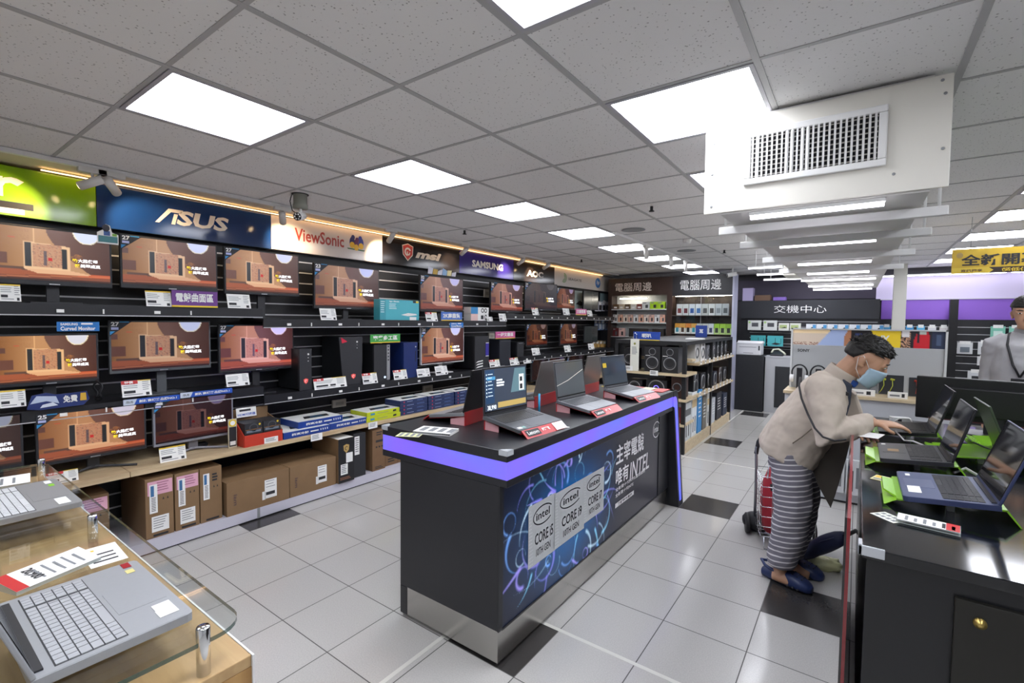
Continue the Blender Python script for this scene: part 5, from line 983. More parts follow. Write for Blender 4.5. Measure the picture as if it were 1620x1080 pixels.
m = MB(); m.box(-.055, .055, 0, .004, 0, .4, mat('e2e2d6', .5)); m.lines(-.035, .035, .2, .3, 6, -.001, INKG); m.disc((0, .34), .014, .014, -.001, mat('8a8a3a', .5)); one(m, 'strip_card', 'tall white strip card standing behind the sticky note laptop', 'sign card', (1.72, 4.975, .961), .05)
m = MB(); m.tube([(0, 0, 0), (0, 0, .06), (.02, 0, .075), (.04, 0, .06), (.04, 0, 0)], .004, CHROME, 8); one(m, 'wire_hook', 'chrome wire hook on top of the white strip card', 'hook', (1.7, 4.977, 1.361))
for k, (x, y, z, n) in enumerate(((1.66, 4.945, .962, 'under the tall black speaker'), (1.98, 4.945, .925, 'below the pair of bookshelf speakers'))): m = MB(); m.box(-.05, .05, 0, .003, 0, .06, PAPER); m.lines(-.04, .03, .012, .048, 3, -.001, INK); one(m, 'price_tag', 'white price tag on the front shelf edge ' + n, 'price tag', (x, y, z), 0, 'tags on the speaker rack front')
# aisle side (faces +X)
SP = ((5.62, 1.061, .2, .24, 'c9c9c6'), (5.9, 1.061, .2, .3, 'e0dfdd'), (6.2, 1.061, .16, .2, '7c7e86'), (6.5, 1.061, .15, .26, '3e4147'), (6.75, 1.061, .14, .24, '303238'), (7.0, 1.061, .15, .26, '1d1e22'), (7.25, 1.061, .14, .24, '191a1d'), (5.6, .661, .24, .25, '1a1b1f'), (5.95, .661, .24, .24, '15161a'), (6.3, .661, .24, .3, '101114'), (6.62, .661, .22, .2, '1a2030'), (6.95, .661, .22, .24, '2a1a14'), (7.25, .661, .2, .22, '14151a'))
NB = ['nearest the corner', 'second', 'third', 'fourth', 'fifth', 'sixth', 'last']
for k, (y, z, w, h, c) in enumerate(SP):
    up = k < 7; i = k if up else k - 7
    nm = {'c9c9c6': 'pale grey', 'e0dfdd': 'white', '7c7e86': 'mid grey', '3e4147': 'slate', '2a1a14': 'brown'}.get(c, 'black')
    speaker('%s speaker on the %s aisle shelf of the rack, %s' % (nm, 'upper' if up else 'lower', NB[i] if i < 6 or up else 'last'), (2.3, y, z), w, h, .2, mat(c, .4), PI / 2, k % 2 == 1, 'speakers on the aisle side of the rack')
BX = ((5.22, .24, .46, 'cdd2d4', 'grey white carton with tall speaker pictures'), (5.50, .22, .56, 'dfe3e6', 'white carton with tall speaker pictures'), (5.76, .2, .56, '2f86c4', 'bright blue carton'), (6.0, .18, .44, '6f6a5f', 'taupe carton'), (6.24, .2, .46, 'd3d3ce', 'pale carton with small print'), (6.5, .2, .36, 'b9bfc4', 'silver grey carton'), (6.85, .3, .4, '23252e', 'black carton'), (7.25, .26, .34, '2b3448', 'dark blue carton'))
for k, (y, w, h, c, n) in enumerate(BX):
    def dec(m, w, h, k=k): 
        if k in (0, 1, 4): [m.prism([(x0 - .014, h * .1), (x0 + .014, h * .1), (x0 + .014, h * .45), (x0 - .014, h * .45)], 1, -.0015, 0, INK) for x0 in (-w * .22, w * .18)]; m.rect(-w * .5, w * .5, h * .66, h * .84, -.001, mat('5b5e60' if k == 0 else 'c9b083', .5))
        else: m.lines(-w * .3, w * .3, h * .3, h * .8, 5, -.0015, PAPER, .3)
    carton('speaker_carton', n + ' on the oak plinth of the speaker rack', 'carton', y - w / 2, y + w / 2, .131, h, .25, mat(c, .5), 2.32, dec, 'cartons on the speaker rack plinth')
m = MB(); m.box(-.1, .1, 0, .1, 0, .42, mat('7d1c24', .4)); m.rect(-.07, .07, .1, .3, -.001, mat('a33a40', .4)); one(m, 'speaker_carton', 'dark red carton at the front end of the speaker rack plinth', 'carton', (2.2, 5.06, .131), 0)
for k in range(9):
    y = 5.55 + .22 * k; m = MB(); m.box(-.03, .03, 0, .003, -.03, .03, PAPER); m.rect(-.02, .02, -.01, .01, -.001, INKG)
    one(m, 'price_tag', 'white price tag on the upper aisle shelf edge of the rack, %s from the front' % ('first|second|third|fourth|fifth|sixth|seventh|eighth|ninth'.split('|')[k]), 'price tag', (2.374, y, 1.07), PI / 2, 'tags on the speaker rack aisle side')
    m = MB(); m.box(-.03, .03, 0, .003, -.03, .03, PAPER); m.rect(-.02, .02, -.01, .01, -.001, INKG)
    one(m, 'price_tag', 'white price tag on the lower aisle shelf edge of the rack, %s from the front' % ('first|second|third|fourth|fifth|sixth|seventh|eighth|ninth'.split('|')[k]), 'price tag', (2.374, y, .665), PI / 2, 'tags on the speaker rack aisle side')

# ---------------------------------------------------------------- peripherals cabinets across the far end
BRN = mat('3b2c27', .35, vary=.2, scale=12); FX = 8.32
t = thing('peripherals_cabinet', 'brown peripherals cabinet with white characters and a lit white niche', 'cabinet', (.5, FX, 0))
m = MB(); m.box(-.68, .62, 0, .3, 2.09, 2.43, BRN); m.build('header', t); m = MB(); m.text('電腦周邊', -.53, .22, 2.17, 2.34, -.003, mat('f3e6da', .4), .0); m.build('lettering', t)
m = MB(); m.box(-.68, -.6, 0, .3, 0, 2.09, BRN); m.build('side_post', t); m = MB(); m.box(.52, .62, 0, .3, 0, 2.09, BRN); m.build('side_post', t)
m = MB(); m.box(-.6, .52, .27, .3, 0, 2.09, mat('dfe3e2', .5)); m.build('back_panel', t); m = MB(); m.box(-.6, .52, -.02, .27, 0, 1.26, BLACK); m.build('lower_cabinet', t)
PALEGLOW = mat('fff6e6', .5, emit=14); m = MB(); m.box(-.45, .1, .06, .09, 2.02, 2.04, PALEGLOW); m.build('glow_strip', t)
for z in (1.82, 1.56, 1.27): m = MB(); m.box(-.6, .52, -.01, .27, z - .018, z, mat('d3d8d6', .3)); m.build('shelf', t)
t2 = thing('peripherals_cabinet', 'black peripherals cabinet with white characters and glass doors', 'cabinet', (1.66, FX, 0))
m = MB(); m.box(-.54, .53, 0, .3, 2.06, 2.43, mat('26262a', .4)); m.build('header', t2); m = MB(); m.text('電腦周邊', -.4, .32, 2.16, 2.35, -.003, WHITE, .0); m.build('lettering', t2)
m = MB(); m.box(-.54, .5, .27, .3, 0, 2.06, mat('2a201c', .5)); m.build('back_panel', t2); m = MB(); m.box(.505, .535, -.005, .31, 0, 2.44, mat('aeb0c4', .3)); m.build('side_panel', t2)
for z in (1.70, 1.36, 1.05): m = MB(); m.box(-.54, .5, .02, .27, z - .01, z, mat('5a4a42', .3)); m.build('shelf', t2)
m = MB(); m.box(-.53, .5, -.004, .0, .9, 2.05, GLASS); m.box(-.02, -.014, -.008, -.004, .9, 2.05, ALU); m.build('glass_door', t2)
m = MB(); [m.lathe([(0, 2.055), (.03, 2.055), (.03, 2.05), (0, 2.05)], mat('ffe6c4', .4, emit=40), 12, c=(x, .12, 0)) for x in (-.3, .05, .3)]; m.build('downlight', t2)
m = MB(); m.box(-.5, .48, .06, .1, 2.052, 2.058, PALEGLOW); m.build('glow_strip', t2)  # added glowing strip, no real fitting, brightens the packs behind the glass
def row(z, y, xs, w, h, cols, name, lab, cat, grp, deco=None, x_off=0):
    for k, x in enumerate(xs):
        c, n = cols[k % len(cols)]; m = MB(); m.box(-w / 2, w / 2, 0, .06, 0, h, mat(c, .45)); deco(m, w, h, k) if deco else 0
        one(m, name, '%s %s, %s' % (n, lab, ORDN[k]), cat, (x, y, z), 0, grp)
ORDN = ['first from the display wall', 'second along', 'third along', 'fourth along', 'fifth along', 'sixth along', 'seventh along', 'eighth along', 'ninth along', 'tenth along', 'eleventh along', 'last along']
def dev(m, w, h, k): m.rect(-w * .05, w * .3, h * .15, h * .6, -.001, INK if k % 3 else DGREY); m.lines(-w * .4, w * .1, h * .7, h * .9, 1, -.001, INKG, .6)
row(1.82, FX + .03, [-.03 + .125 * k for k in range(5)], .105, .10, [('6b5136', 'brown'), ('c9b8a0', 'cream'), ('5d4a34', 'dark brown'), ('d3cfc6', 'white'), ('7a3a34', 'red brown')], 'gadget_box', 'gadget box on the top lit shelf', 'box', 'boxes on the top lit shelf', lambda m, w, h, k: m.rect(-w * .3, w * .3, h * .2, h * .5, -.001, PAPER))
row(1.82, FX + .03, [.60, .76, .90], .15, .14, [('cdd0cc', 'white'), ('a9d02c', 'lime'), ('a9d02c', 'lime green')], 'device_box', 'device box at the end of the top lit shelf', 'box', 'device boxes on the top lit shelf', dev)
row(1.56, FX + .03, [-.03 + .107 * k for k in range(10)], .094, .15, [('d8d5d2', 'white'), ('d9a890', 'pink'), ('e0cfc0', 'cream'), ('cfa898', 'rose')], 'mouse_box', 'mouse box on the middle lit shelf', 'box', 'mouse boxes on the middle lit shelf', dev)
row(1.27, FX + .03, [-.02, .11], .12, .17, [('5a1c1e', 'dark red'), ('d0a9a0', 'pale pink')], 'headset_box', 'headset box at the bottom of the lit niche', 'box', 'headset boxes in the lit niche', dev)
m = MB(); m.box(-.35, .35, 0, .1, 0, .17, mat('2a2624', .5)); m.box(.05, .12, -.002, 0, .1, .17, DGREY); one(m, 'soundbar_box', 'long black soundbar box behind the blue hanging board', 'box', (.62, FX + .02, 1.27))
row(1.70, FX + .06, [1.24 + .115 * k for k in range(8)], .105, .21, [('dcdcdc', 'white and red'), ('dadada', 'white and maroon'), ('d6dae0', 'white and blue'), ('d9dde0', 'white and light blue'), ('cfd2d0', 'white and grey'), ('dedede', 'white and black'), ('c9ccd0', 'grey and silver'), ('b9bdc0', 'silver and dark')], 'drive_pack', 'drive pack behind the glass', 'blister pack', 'drive packs behind the glass', lambda m, w, h, k: m.rect(-w * .3, w * .32, h * .2, h * .62, -.001, mat(['7a3136', '70303c', '2f5ca0', '3a6fa8', '4a4c4e', '2e2f31', '8a8f94', '4c5256'][k], .4)))
row(1.36, FX + .06, [1.21 + .1 * k for k in range(10)], .094, .19, [('e09a3c', 'orange and teal'), ('dfa24a', 'orange and brown'), ('e08a3a', 'orange and black'), ('e3a850', 'orange and sky'), ('d6d8d4', 'white and dark'), ('d9dad6', 'white and red'), ('cfd3d8', 'white and indigo'), ('9cc93a', 'lime and grey'), ('a4cf42', 'lime and black'), ('9ac63a', 'lime and dark')], 'adapter_pack', 'adapter pack below the drive packs', 'blister pack', 'adapter packs behind the glass', lambda m, w, h, k: (m.rect(-w * .3, w * .25, h * .15, h * .6, -.001, mat(['3a97b0', '4a3a34', '2b2b2e', '3aa0b4', '2f4a44', '33403a', '36406e', '3a3d3a', '35383a', '2f3330'][k], .4)), m.rect(-w / 2, w / 2, 0, h * .55, -.0005, PAPER if k < 7 else mat('c3dc8a', .4))))
# ---------------------------------------------------------------- exchange counter further back
EY = 9.25
t = thing('exchange_counter_wall', 'dark exchange counter wall with four white characters and slatted shelves', 'sign wall', (3.2, EY, 0))
m = MB(); m.box(-1.06, 1.05, 0, .2, 1.66, 1.99, mat('24262c', .5)); m.build('header', t); m = MB(); m.text('交機中心', -.5, .31, 1.76, 1.9, -.003, WHITE, -.004); m.build('lettering', t)
m = MB(); m.box(-1.06, 1.05, .04, .2, 0, 1.66, mat('1d1e23', .5)); [m.box(-.9, 1.03, .034, .042, z, z + .009, SLOT) for z in (1.09, 1.19, 1.29, 1.39, 1.5, 1.6)]; m.build('slat_panel', t)
for z in (1.44, 1.15): m = MB(); m.box(-.85, 1.02, -.14, .04, z - .012, z, mat('4a4c50', .4)); m.build('shelf', t)
row(1.44, EY - .12, [2.4, 2.66], .22, .18, [('d5d8d4', 'large white'), ('d3d6d2', 'smaller white')], 'tablet_box', 'tablet box on the exchange wall shelf', 'box', 'tablet boxes on the exchange wall', lambda m, w, h, k: (m.rect(-w * .2, w * .3, h * .35, h * .75, -.001, DGREY), m.rect(-w * .45, -w * .3, h * .7, h * .9, -.001, mat('a9cf7a', .4))))
row(1.44, EY - .12, [2.88, 3.06], .165, .135, [('d9dad2', 'white and green'), ('d4d8cc', 'white and olive')], 'tablet_box', 'pen tablet box on the exchange wall shelf', 'box', 'pen tablet boxes on the exchange wall', lambda m, w, h, k: (m.rect(-w * .4, w * .3, h * .3, h * .75, -.001, mat('a9ba7a', .4)), m.prism([(-w * .3, h * .3), (w * .3, h * .35), (w * .1, h * .5)], 1, -.002, 0, INK)))
row(1.44, EY - .12, [3.3 + .155 * k for k in range(7)], .148, .125, [('d6dade', 'white and blue')], 'webcam_box', 'webcam box on the exchange wall shelf', 'box', 'webcam boxes on the exchange wall', lambda m, w, h, k: (m.rect(w * .15, w * .48, h * .2, h * .9, -.001, mat('4a90c4', .4)), m.prism([(-w * .1, h * .15), (w * .2, h * .45), (w * .1, h * .6), (-w * .05, h * .4)], 1, -.002, 0, INK)))
row(1.15, EY - .12, [2.47, 2.75], .25, .19, [('3fa8ac', 'teal'), ('49b0b6', 'bright teal')], 'router_box', 'router box on the lower exchange wall shelf', 'box', 'teal router boxes on the exchange wall', lambda m, w, h, k: (m.prism([(-w * .25, h * .2), (w * .1, h * .12), (w * .4, h * .25), (0, h * .36)], 1, -.0015, 0, INK), m.rect(0, w * .03, h * .3, h * .8, -.0015, INK), m.rect(w * .36, w * .39, h * .25, h * .75, -.0015, INK)))
t = thing('service_counter', 'grey framed service counter with a dark door below the phone', 'counter', (2.95, 8.7, 0))
m = MB(); m.box(-.29, .9, 0, .4, 0, .97, mat('b4b6ba', .45)); m.build('body', t, .002); m = MB(); m.box(-.13, .33, -.012, 0, .1, .82, mat('26282c', .45)); m.build('door', t); m = MB(); m.box(-.3, .9, -.01, .4, .97, .99, mat('b9bbc0', .4)); m.build('worktop', t)
t = thing('printer_stand', 'plain black cabinet carrying the white printer', 'cabinet', (2.39, 8.62, 0)); m = MB(); m.box(-.26, .255, 0, .45, 0, .98, mat('1f2125', .5, vary=.08)); m.build('body', t, .003); m = MB(); m.box(-.262, .257, -.002, .452, .98, .995, mat('26282c', .4)); m.build('top_board', t)
t = thing('printer', 'white laser printer on the black cabinet', 'printer', (2.39, 8.66, .996)); WP = mat('d9dadc', .45); m = MB(); m.box(-.2, .2, 0, .32, 0, .2, WP); m.build('body', t, .012)
m = MB(); m.prism([(-.01, .2), (.33, .2), (.33, .24), (.2, .25), (.1, .215), (-.01, .22)], 0, -.21, .21, WP); m.build('top_cover', t, .006); m = MB(); m.box(-.19, .19, -.006, 0, .01, .08, WP); m.box(-.08, .08, -.009, -.006, .035, .045, GREY); m.build('paper_tray', t); m = MB(); m.box(.16, .185, -.008, 0, .09, .17, DGREY); m.build('control_panel', t); m = MB(); m.box(-.15, .13, -.004, 0, .14, .15, GREY); m.build('output_slot', t)
t = thing('desk_phone', 'dark desk phone with a pale handset beside the printer', 'phone', (2.82, 8.8, .991)); m = MB(); m.prism([(0, 0), (.18, 0), (.18, .08), (0, .03)], 0, -.1, .1, BLACKM); m.build('base', t, .004); m = MB(); m.tube([(-.08, .02, .06), (-.06, .09, .11), (.02, .1, .12), (.1, .09, .06), (.13, .07, .03)], .016, mat('c9ccb8', .4), 8); m.build('handset', t)
m = MB(); m.box(-.09, .09, 0, .14, 0, .03, DGREY); m.box(-.05, .05, .02, .1, .03, .06, BLACK); one(m, 'card_terminal', 'small dark device beyond the desk phone', 'terminal', (3.12, 8.85, .991))
for k, (x, z, c, w, h, n) in enumerate(((2.25, 2.0, 'a9a0c4', .18, .24, 'violet grey carton standing above the exchange counter sign'), (2.5, 1.992, '6a5140', .26, .1, 'brown low carton above the exchange counter sign'), (2.78, 1.992, '7b5fb0', .2, .06, 'purple folded bag above the exchange counter sign'))): m = MB(); m.box(-w / 2, w / 2, 0, .18, 0, h, mat(c, .6)); m.box(-w / 2 + .01, w / 2 - .01, .02, .16, h, h + .01, mat('3a3640', .5)); one(m, 'stored_carton', n, 'carton', (x, EY + .01, 1.991))
# ---------------------------------------------------------------- back wall goods
m = MB(); m.box(4.26, XR, YB - .1, YB - .06, 0, 1.655, mat('1f2024', .5)); [m.box(4.26, XR, YB - .106, YB - .1, .5 + .115 * k, .51 + .115 * k, SLOT) for k in range(10)]; struct(m, 'slat_wall')
m = MB(); m.box(5.12, 5.22, 9.35, 9.45, 0, 1.97, mat('0d0e12', .35)); struct(m, 'column')
for rr, (z, xs, cols, rn) in enumerate(((1.43, [4.42, 4.72, 4.86, 5.0, 5.0 + .0], 0, 0),)): pass
def hung(lab, x, z, w, h, c, fg, grp):
    m = MB(); m.box(-w / 2, w / 2, -.02, 0, 0, h, mat(c, .4)); m.box(-w * .3, w * .3, -.03, -.02, h * .15, h * .6, mat(fg, .4)); m.rect(-w * .35, w * .35, h * .85, h * 1.12, -.021, PAPER); m.cyl((0, -.03, h * .95), (0, .09, h * .95), .003, ALU, 6); one(m, 'hanging_pack', lab, 'blister pack', (x, YB - .14, z), 0, grp)
for k, (x, c, f, n) in enumerate(((4.36, '4aa0d0', 'd5e6f0', 'blue pack beside the white column'), (4.66, '3f95cc', 'cfe2ee', 'blue pack just past the white column'), (4.8, '57b2dc', 'd9e8f0', 'pale blue pack over the photo strip'), (4.94, 'd9dadd', 'b03a42', 'white and red pack over the photo strip'), (5.08, 'd6d2d2', 'a8343c', 'white and crimson pack left of the black post'))): hung('hanging %s on the back slat wall' % n, x, 1.36, .1, .19, c, f, 'packs on the upper back wall hooks')
for k, (x, z, w, h, c, f, n) in enumerate(((4.98, 1.1, .06, .2, 'd8d8d8', '9a9a9a', 'narrow white pack'), (5.06, .8, .16, .22, 'd0d3d6', '8c9298', 'white cable pack'), (5.34, 1.12, .18, .18, 'd9dbdc', '6f7880', 'white adapter pack'), (5.58, 1.12, .18, .2, 'd6d8da', '2f3338', 'white case pack'), (5.58, .95, .18, .14, 'd9dadb', '55403a', 'lower white case pack'), (5.5, .66, .22, .2, 'd5d8da', '26282c', 'white mount box'), (5.7, 1.38, .16, .18, '7fc4ae', 'cfe6de', 'mint pack'), (5.9, 1.38, .16, .18, '86c8b4', 'd3e8e0', 'mint green pack by the staff head'))): hung('%s on the slats right of the black post' % n if k > 1 else '%s on the slats behind the grey display' % n, x, z, w, h, c, f, 'packs on the lower back wall hooks')
# ---------------------------------------------------------------- grey headphone display in the middle
SY = 4.62; GP = mat('b4b7b8', .5); GW = mat('c9ccd0', .45)
t = thing('headphone_display', 'light grey headphone display stand with a photo strip and black wordmark', 'display stand', (4.0, SY, 0)); ox = -4.0
m = MB(); m.box(3.44 + ox, 4.57 + ox, 0, .06, .93, 1.37, GP); m.build('back_panel', t); m = MB(); m.text('SONY', 3.497 + ox, 3.597 + ox, 1.303, 1.331, -.003, INK, .03); m.build('lettering', t)
for a, b_ in ((3.44, 3.455), (4.555, 4.57)): m = MB(); m.box(a + ox, b_ + ox, -.02, .06, .93, 1.53, mat('d0d3d2', .4)); m.build('side_frame', t)
m = MB(); m.box(3.44 + ox, 4.57 + ox, -.02, .06, 1.518, 1.53, mat('c4c7c6', .4)); m.build('top_rail', t)
m = MB(); m.box(3.42 + ox, 4.6 + ox, -.3, .1, .93, .955, WSH); m.build('worktop', t); m = MB(); m.box(3.43 + ox, 4.59 + ox, -.26, .08, .1, .93, GW); m.build('body', t)
m = MB(); m.box(3.42 + ox, 4.6 + ox, -.28, .09, .02, .1, GW); m.box(3.43 + ox, 4.59 + ox, -.27, .08, 0, .02, BLACK); m.build('plinth', t)
m = MB(); m.box(4.02 + ox, 4.59 + ox, -.262, -.258, .6, .70, DGREY); m.build('socket_strip', t)
for a, b_, z0, z1, n in ((4.13, 4.30, .96, 1.13, 0), (4.335, 4.52, .96, 1.12, 0), (3.9, 4.12, .96, 1.06, 0)): m = MB(); m.box(a + ox, b_ + ox, -.008, 0, z0, z1, mat('303338' if a > 4 else '7e8286', .4)); m.build('dark_panel', t)
def photo_fn(u, v):
    r = np.zeros(u.shape + (3,)); r[:] = (40, 38, 44); P = lambda mk, c: r.__setitem__(mk, c); n = np.random.RandomState(4).rand(*u.shape)
    P(u < .27, (206, 190, 172)); P((u < .27) & (v < .25), (240, 214, 170)); P((u < .27) & (v > .8) & (n > .5), (150, 110, 96)); P((u > .24 + .1 * (1 - v) - .06) & (u < .4), (158, 176, 214)); P((u > .37) & (u < .45) & (np.abs(u - .37 - .06 * (1 - v)) < .035), (170, 118, 88)); P((u > .42) & (u < .62), (30, 28, 32)); P((u > .44) & (u < .49) & (v > .2), (52, 62, 104))
    P((u > .55 + .05 * v) & (u < .735), (226, 196, 46)); P((u > .735) & (u < .80) & (n > .55), (196, 150, 120)); P((u > .745) & (u < .79) & (v < .35), (222, 220, 222)); P((u > .82) & (u < .91) & (np.abs(u - .87) < .02 + .04 * v + .01), (190, 34, 46)); P((np.abs(u - .87) < .018) & (v < .2), (196, 206, 200)); P((np.abs(u - .845) < .006) & (v < .7), (36, 34, 44)); P((u > .92) & (u < .925), (222, 224, 226)); P(u > .925, (44, 52, 74)); P((u > .95) & (u < .98) & (v > .2) & (v < .8), (70, 84, 110))
    return r
mb, cs = painted('photo_strip', 150, 24, 1.1, .146, photo_fn, paint_mat('photo_print', .15, .2, base=1.)); mb.text('SONY', .545, .735, .035, .105, -.002, PAPER, .03)  # photo print also emits faintly, with no lamp in it
o = mb.build('photo_strip', t); set_colors(o, cs); o.location = (3.455 + ox, .0, 1.372)
HP = mat('1d1e22', .35)
for k, (x, n) in enumerate(((3.53, 'by the edge of the grey display'), (3.68, 'in the middle of the grey display'), (3.83, 'behind the customer back'))):
    t = thing('headphones', 'black headphones on a stand ' + n, 'headphones', (x, SY - .12, .956), 0, 'headphones on the grey display'); m = MB(); m.box(-.022, .022, -.02, .02, 0, .2, HP); m.build('stand', t)
    m = MB(); m.tube([(.062 * math.cos(a), 0, .155 + .075 * math.sin(a)) for a in np.linspace(-.4, PI + .4, 16)], .007, HP, 8); m.build('headband', t)
    for s in (-1, 1): m = MB(); m.cyl((s * .045, 0, .1), (s * .078, 0, .1), .036, HP if k else WHITE, 18); m.build('ear_cup', t)
m = MB(); m.box(-.08, .08, -.004, .004, 0, .12, PAPER); m.prism([(-.05, .05), (.04, .06), (.06, .09), (-.02, .1)], 1, -.005, -.004, mat('7f88b0', .5)); m.lines(-.06, .05, .01, .035, 2, -.0045, INKG); one(m, 'product_card', 'white product card with a blue sketch beside the customer face', 'sign card', (4.02, SY - .03, 1.07))
for k, (x, w) in enumerate(((4.0, .2), (4.25, .13))): m = MB(); m.box(-w / 2, w / 2, -.03, 0, 0, .05, PAPER); m.rect(-w * .4, w * .1, .015, .03, -.031, INKG); m.rect(w * .2, w * .35, .01, .04, -.031, INK); one(m, 'label_block', 'white label block on the oak ledge ' + ['below the mask', 'below the yellow earphones'][k], 'sign card', (x, SY - .2, .956), 0, 'label blocks on the oak ledge')
for k, (x, c, n) in enumerate(((4.16, 'b9c23a', 'yellow earphones, by the customer face'), (4.22, 'bcc53e', 'yellow earphones, by the socket card'), (4.38, 'c9432c', 'red earphones, nearer the yellow pair'), (4.43, 'cc4a30', 'red earphones, above the black monitor'))):
    t = thing('earphones', n, 'earphones', (x, SY - .03, .956), 0, 'earphones on the grey display'); t['label'] = 'hanging ' + n; h = .14
    m = MB(); m.cyl((-.012, 0, h), (.016, -.008, h - .006), .009, mat(c, .4), 10); m.build('earbud', t); m = MB(); m.tube([(.0, 0, h), (.004, -.01, h * .6), (-.012, -.012, h * .3), (-.03, -.012, .012)] if k < 2 else [(0, 0, h), (.006, -.008, h * .6), (.0, -.004, h * .2)], .003, mat(c, .4), 6); m.build('cord', t)
for k, (x, y, w, h) in enumerate(((3.98, 4.33, .12, .3), (4.1, 4.34, .1, .26), (3.86, 4.33, .1, .28))): m = MB(); m.box(-w / 2, w / 2, -.04, 0, 0, h, mat('d5d8da', .45)); m.rect(-w * .3, -w * .05, h * .1, h * .7, -.041, DGREY); m.rect(w * .1, w * .3, h * .2, h * .8, -.041, INKG); one(m, 'phone_box', 'white boxed product at the foot of the grey display, ' + ['in the middle', 'nearer the counter', 'nearer the trolley'][k], 'box', (x, y, .101), 0, 'boxed products at the grey display foot')
# hanging banner
t = thing('hanging_banner', 'yellow hanging banner with black characters over the sales counter', 'banner', (4.62, 5.05, 2.03), .05)
YB_ = mat('d6b12a', .5, vary=.15, scale=3); m = MB(); m.box(0, 1.3, 0, .006, 0, .215, YB_); m.rect(.0, 1.3, 0, .05, -.0008, mat('2c1a14', .5)); m.prism([(0, 0), (.24, 0), (.27, .025), (.24, .05), (0, .05)], 1, -.002, -.0008, mat('e0c23a', .5)); m.build('cloth', t)
m = MB(); m.text('全新開幕', .06, .56, .065, .165, -.003, INK, .025); m.text('資訊獨享', .06, .2, .012, .036, -.0035, mat('6b4a1c', .5), .02); m.text('超低優惠價', .32, .6, .008, .04, -.003, YEL, .02); m.disc((.05, .16), .022, .024, -.003, mat('a5862a', .3)); m.build('lettering', t)
for x in (.12, 1.1): m = MB(); m.cyl((x, .003, .215), (x, .003, CEIL - 2.03), .002, GREY, 6); m.build('string', t)
# ---------------------------------------------------------------- people
V = Vector
def limb(m, pts, rad, mt, n=16, flat=1.0, up=(0, 1, 0)):
    """tapering limb through pts; flat scales the section along the second axis"""
    pts = [V(p) for p in pts]; R = []
    for i, p in enumerate(pts):
        d = (pts[min(i + 1, len(pts) - 1)] - pts[max(i - 1, 0)]).normalized(); u = V(up); u = (u - d * u.dot(d)).normalized(); w = d.cross(u); r = rad[i]
        R.append((p, u * r, w * r * flat))
    m.loft(R, mt, n)
def merged(m, name, par, voxel, smooth=4, fac=.5, wrinkle=0., wscale=.1):
    o = m.build(name, par); r = o.modifiers.new('remesh', 'REMESH'); r.mode = 'VOXEL'; r.voxel_size = voxel; r.use_smooth_shade = True
    s = o.modifiers.new('smooth', 'SMOOTH'); s.iterations = smooth; s.factor = fac
    if wrinkle:
        tx = bpy.data.textures.new('folds', 'CLOUDS'); tx.noise_scale = wscale; tx.noise_depth = 2
        d = o.modifiers.new('folds', 'DISPLACE'); d.texture = tx; d.strength = wrinkle; d.mid_level = .5; d.texture_coords = 'LOCAL'
    return o
def skin_nodes(nt, b, N, L):
    tc = N('ShaderNodeTexCoord'); n = N('ShaderNodeTexNoise'); n.inputs['Scale'].default_value = 14; n.inputs['Detail'].default_value = 4; L(tc.outputs['Object'], n.inputs[0])
    r = N('ShaderNodeValToRGB'); r.color_ramp.elements[0].color = (*lin('b5886c'), 1); r.color_ramp.elements[1].color = (*lin('cda183'), 1); L(n.outputs['Fac'], r.inputs[0]); L(r.outputs[0], b.inputs['Base Color']); b.inputs['Roughness'].default_value = .5
    b.inputs['Subsurface Weight'].default_value = .06; b.inputs['Subsurface Radius'].default_value = (.01, .004, .003)
SKIN = nodes_mat('skin', skin_nodes); HAIR = mat('15130f', .5, vary=.3, scale=60)
def hand(m, wrist, d, nrm, mt, curl=.5, thumb=1, L=.175, spread=.12):
    """palm, four bent fingers and a thumb; d = direction of the fingers, nrm = back of the hand"""
    wrist, d, nrm = V(wrist), V(d).normalized(), V(nrm); nrm = (nrm - d * nrm.dot(d)).normalized(); s = d.cross(nrm).normalized() * thumb
    pl = L * .52; m.loft([(wrist - d * .015, s * .026, nrm * .019), (wrist + d * .01, s * .028, nrm * .017), (wrist + d * pl * .5, s * .038, nrm * .016), (wrist + d * pl * .95, s * .040, nrm * .013), (wrist + d * pl * 1.05, s * .036, nrm * .010)], mt, 16, 2.6)
    for k, (ln, off) in enumerate(((.42, .029), (.48, .0098), (.45, -.0098), (.36, -.029))):
        p = wrist + d * pl * .96 + s * off; a = curl * (.45 + .06 * k); dd = (d + s * (off / .029) * spread).normalized(); pts = [p - dd * .012]; q = p
        for seg, fr in enumerate((.45, .32, .23)):
            a_ = a * (seg + .35) * (1. if seg else .8); v = dd * math.cos(a_) - nrm * math.sin(a_); q = q + v * L * ln * fr; pts.append(q)
        limb(m, [pts[0], p, pts[1], (pts[1] + pts[2]) / 2, pts[2], pts[3]], [.0092, .0094, .0088, .0082, .0078, .006], mt, 10, 1, s)
    p = wrist + d * pl * .28 + s * .03; q = p + (d * .55 + s * .6 - nrm * .45).normalized() * L * .2; r = q + (d * .9 + s * .1 - nrm * .45).normalized() * L * .19
    limb(m, [p - s * .018, p, q, (q + r) / 2, r], [.012, .013, .0105, .0095, .007], mt, 10, 1, nrm)
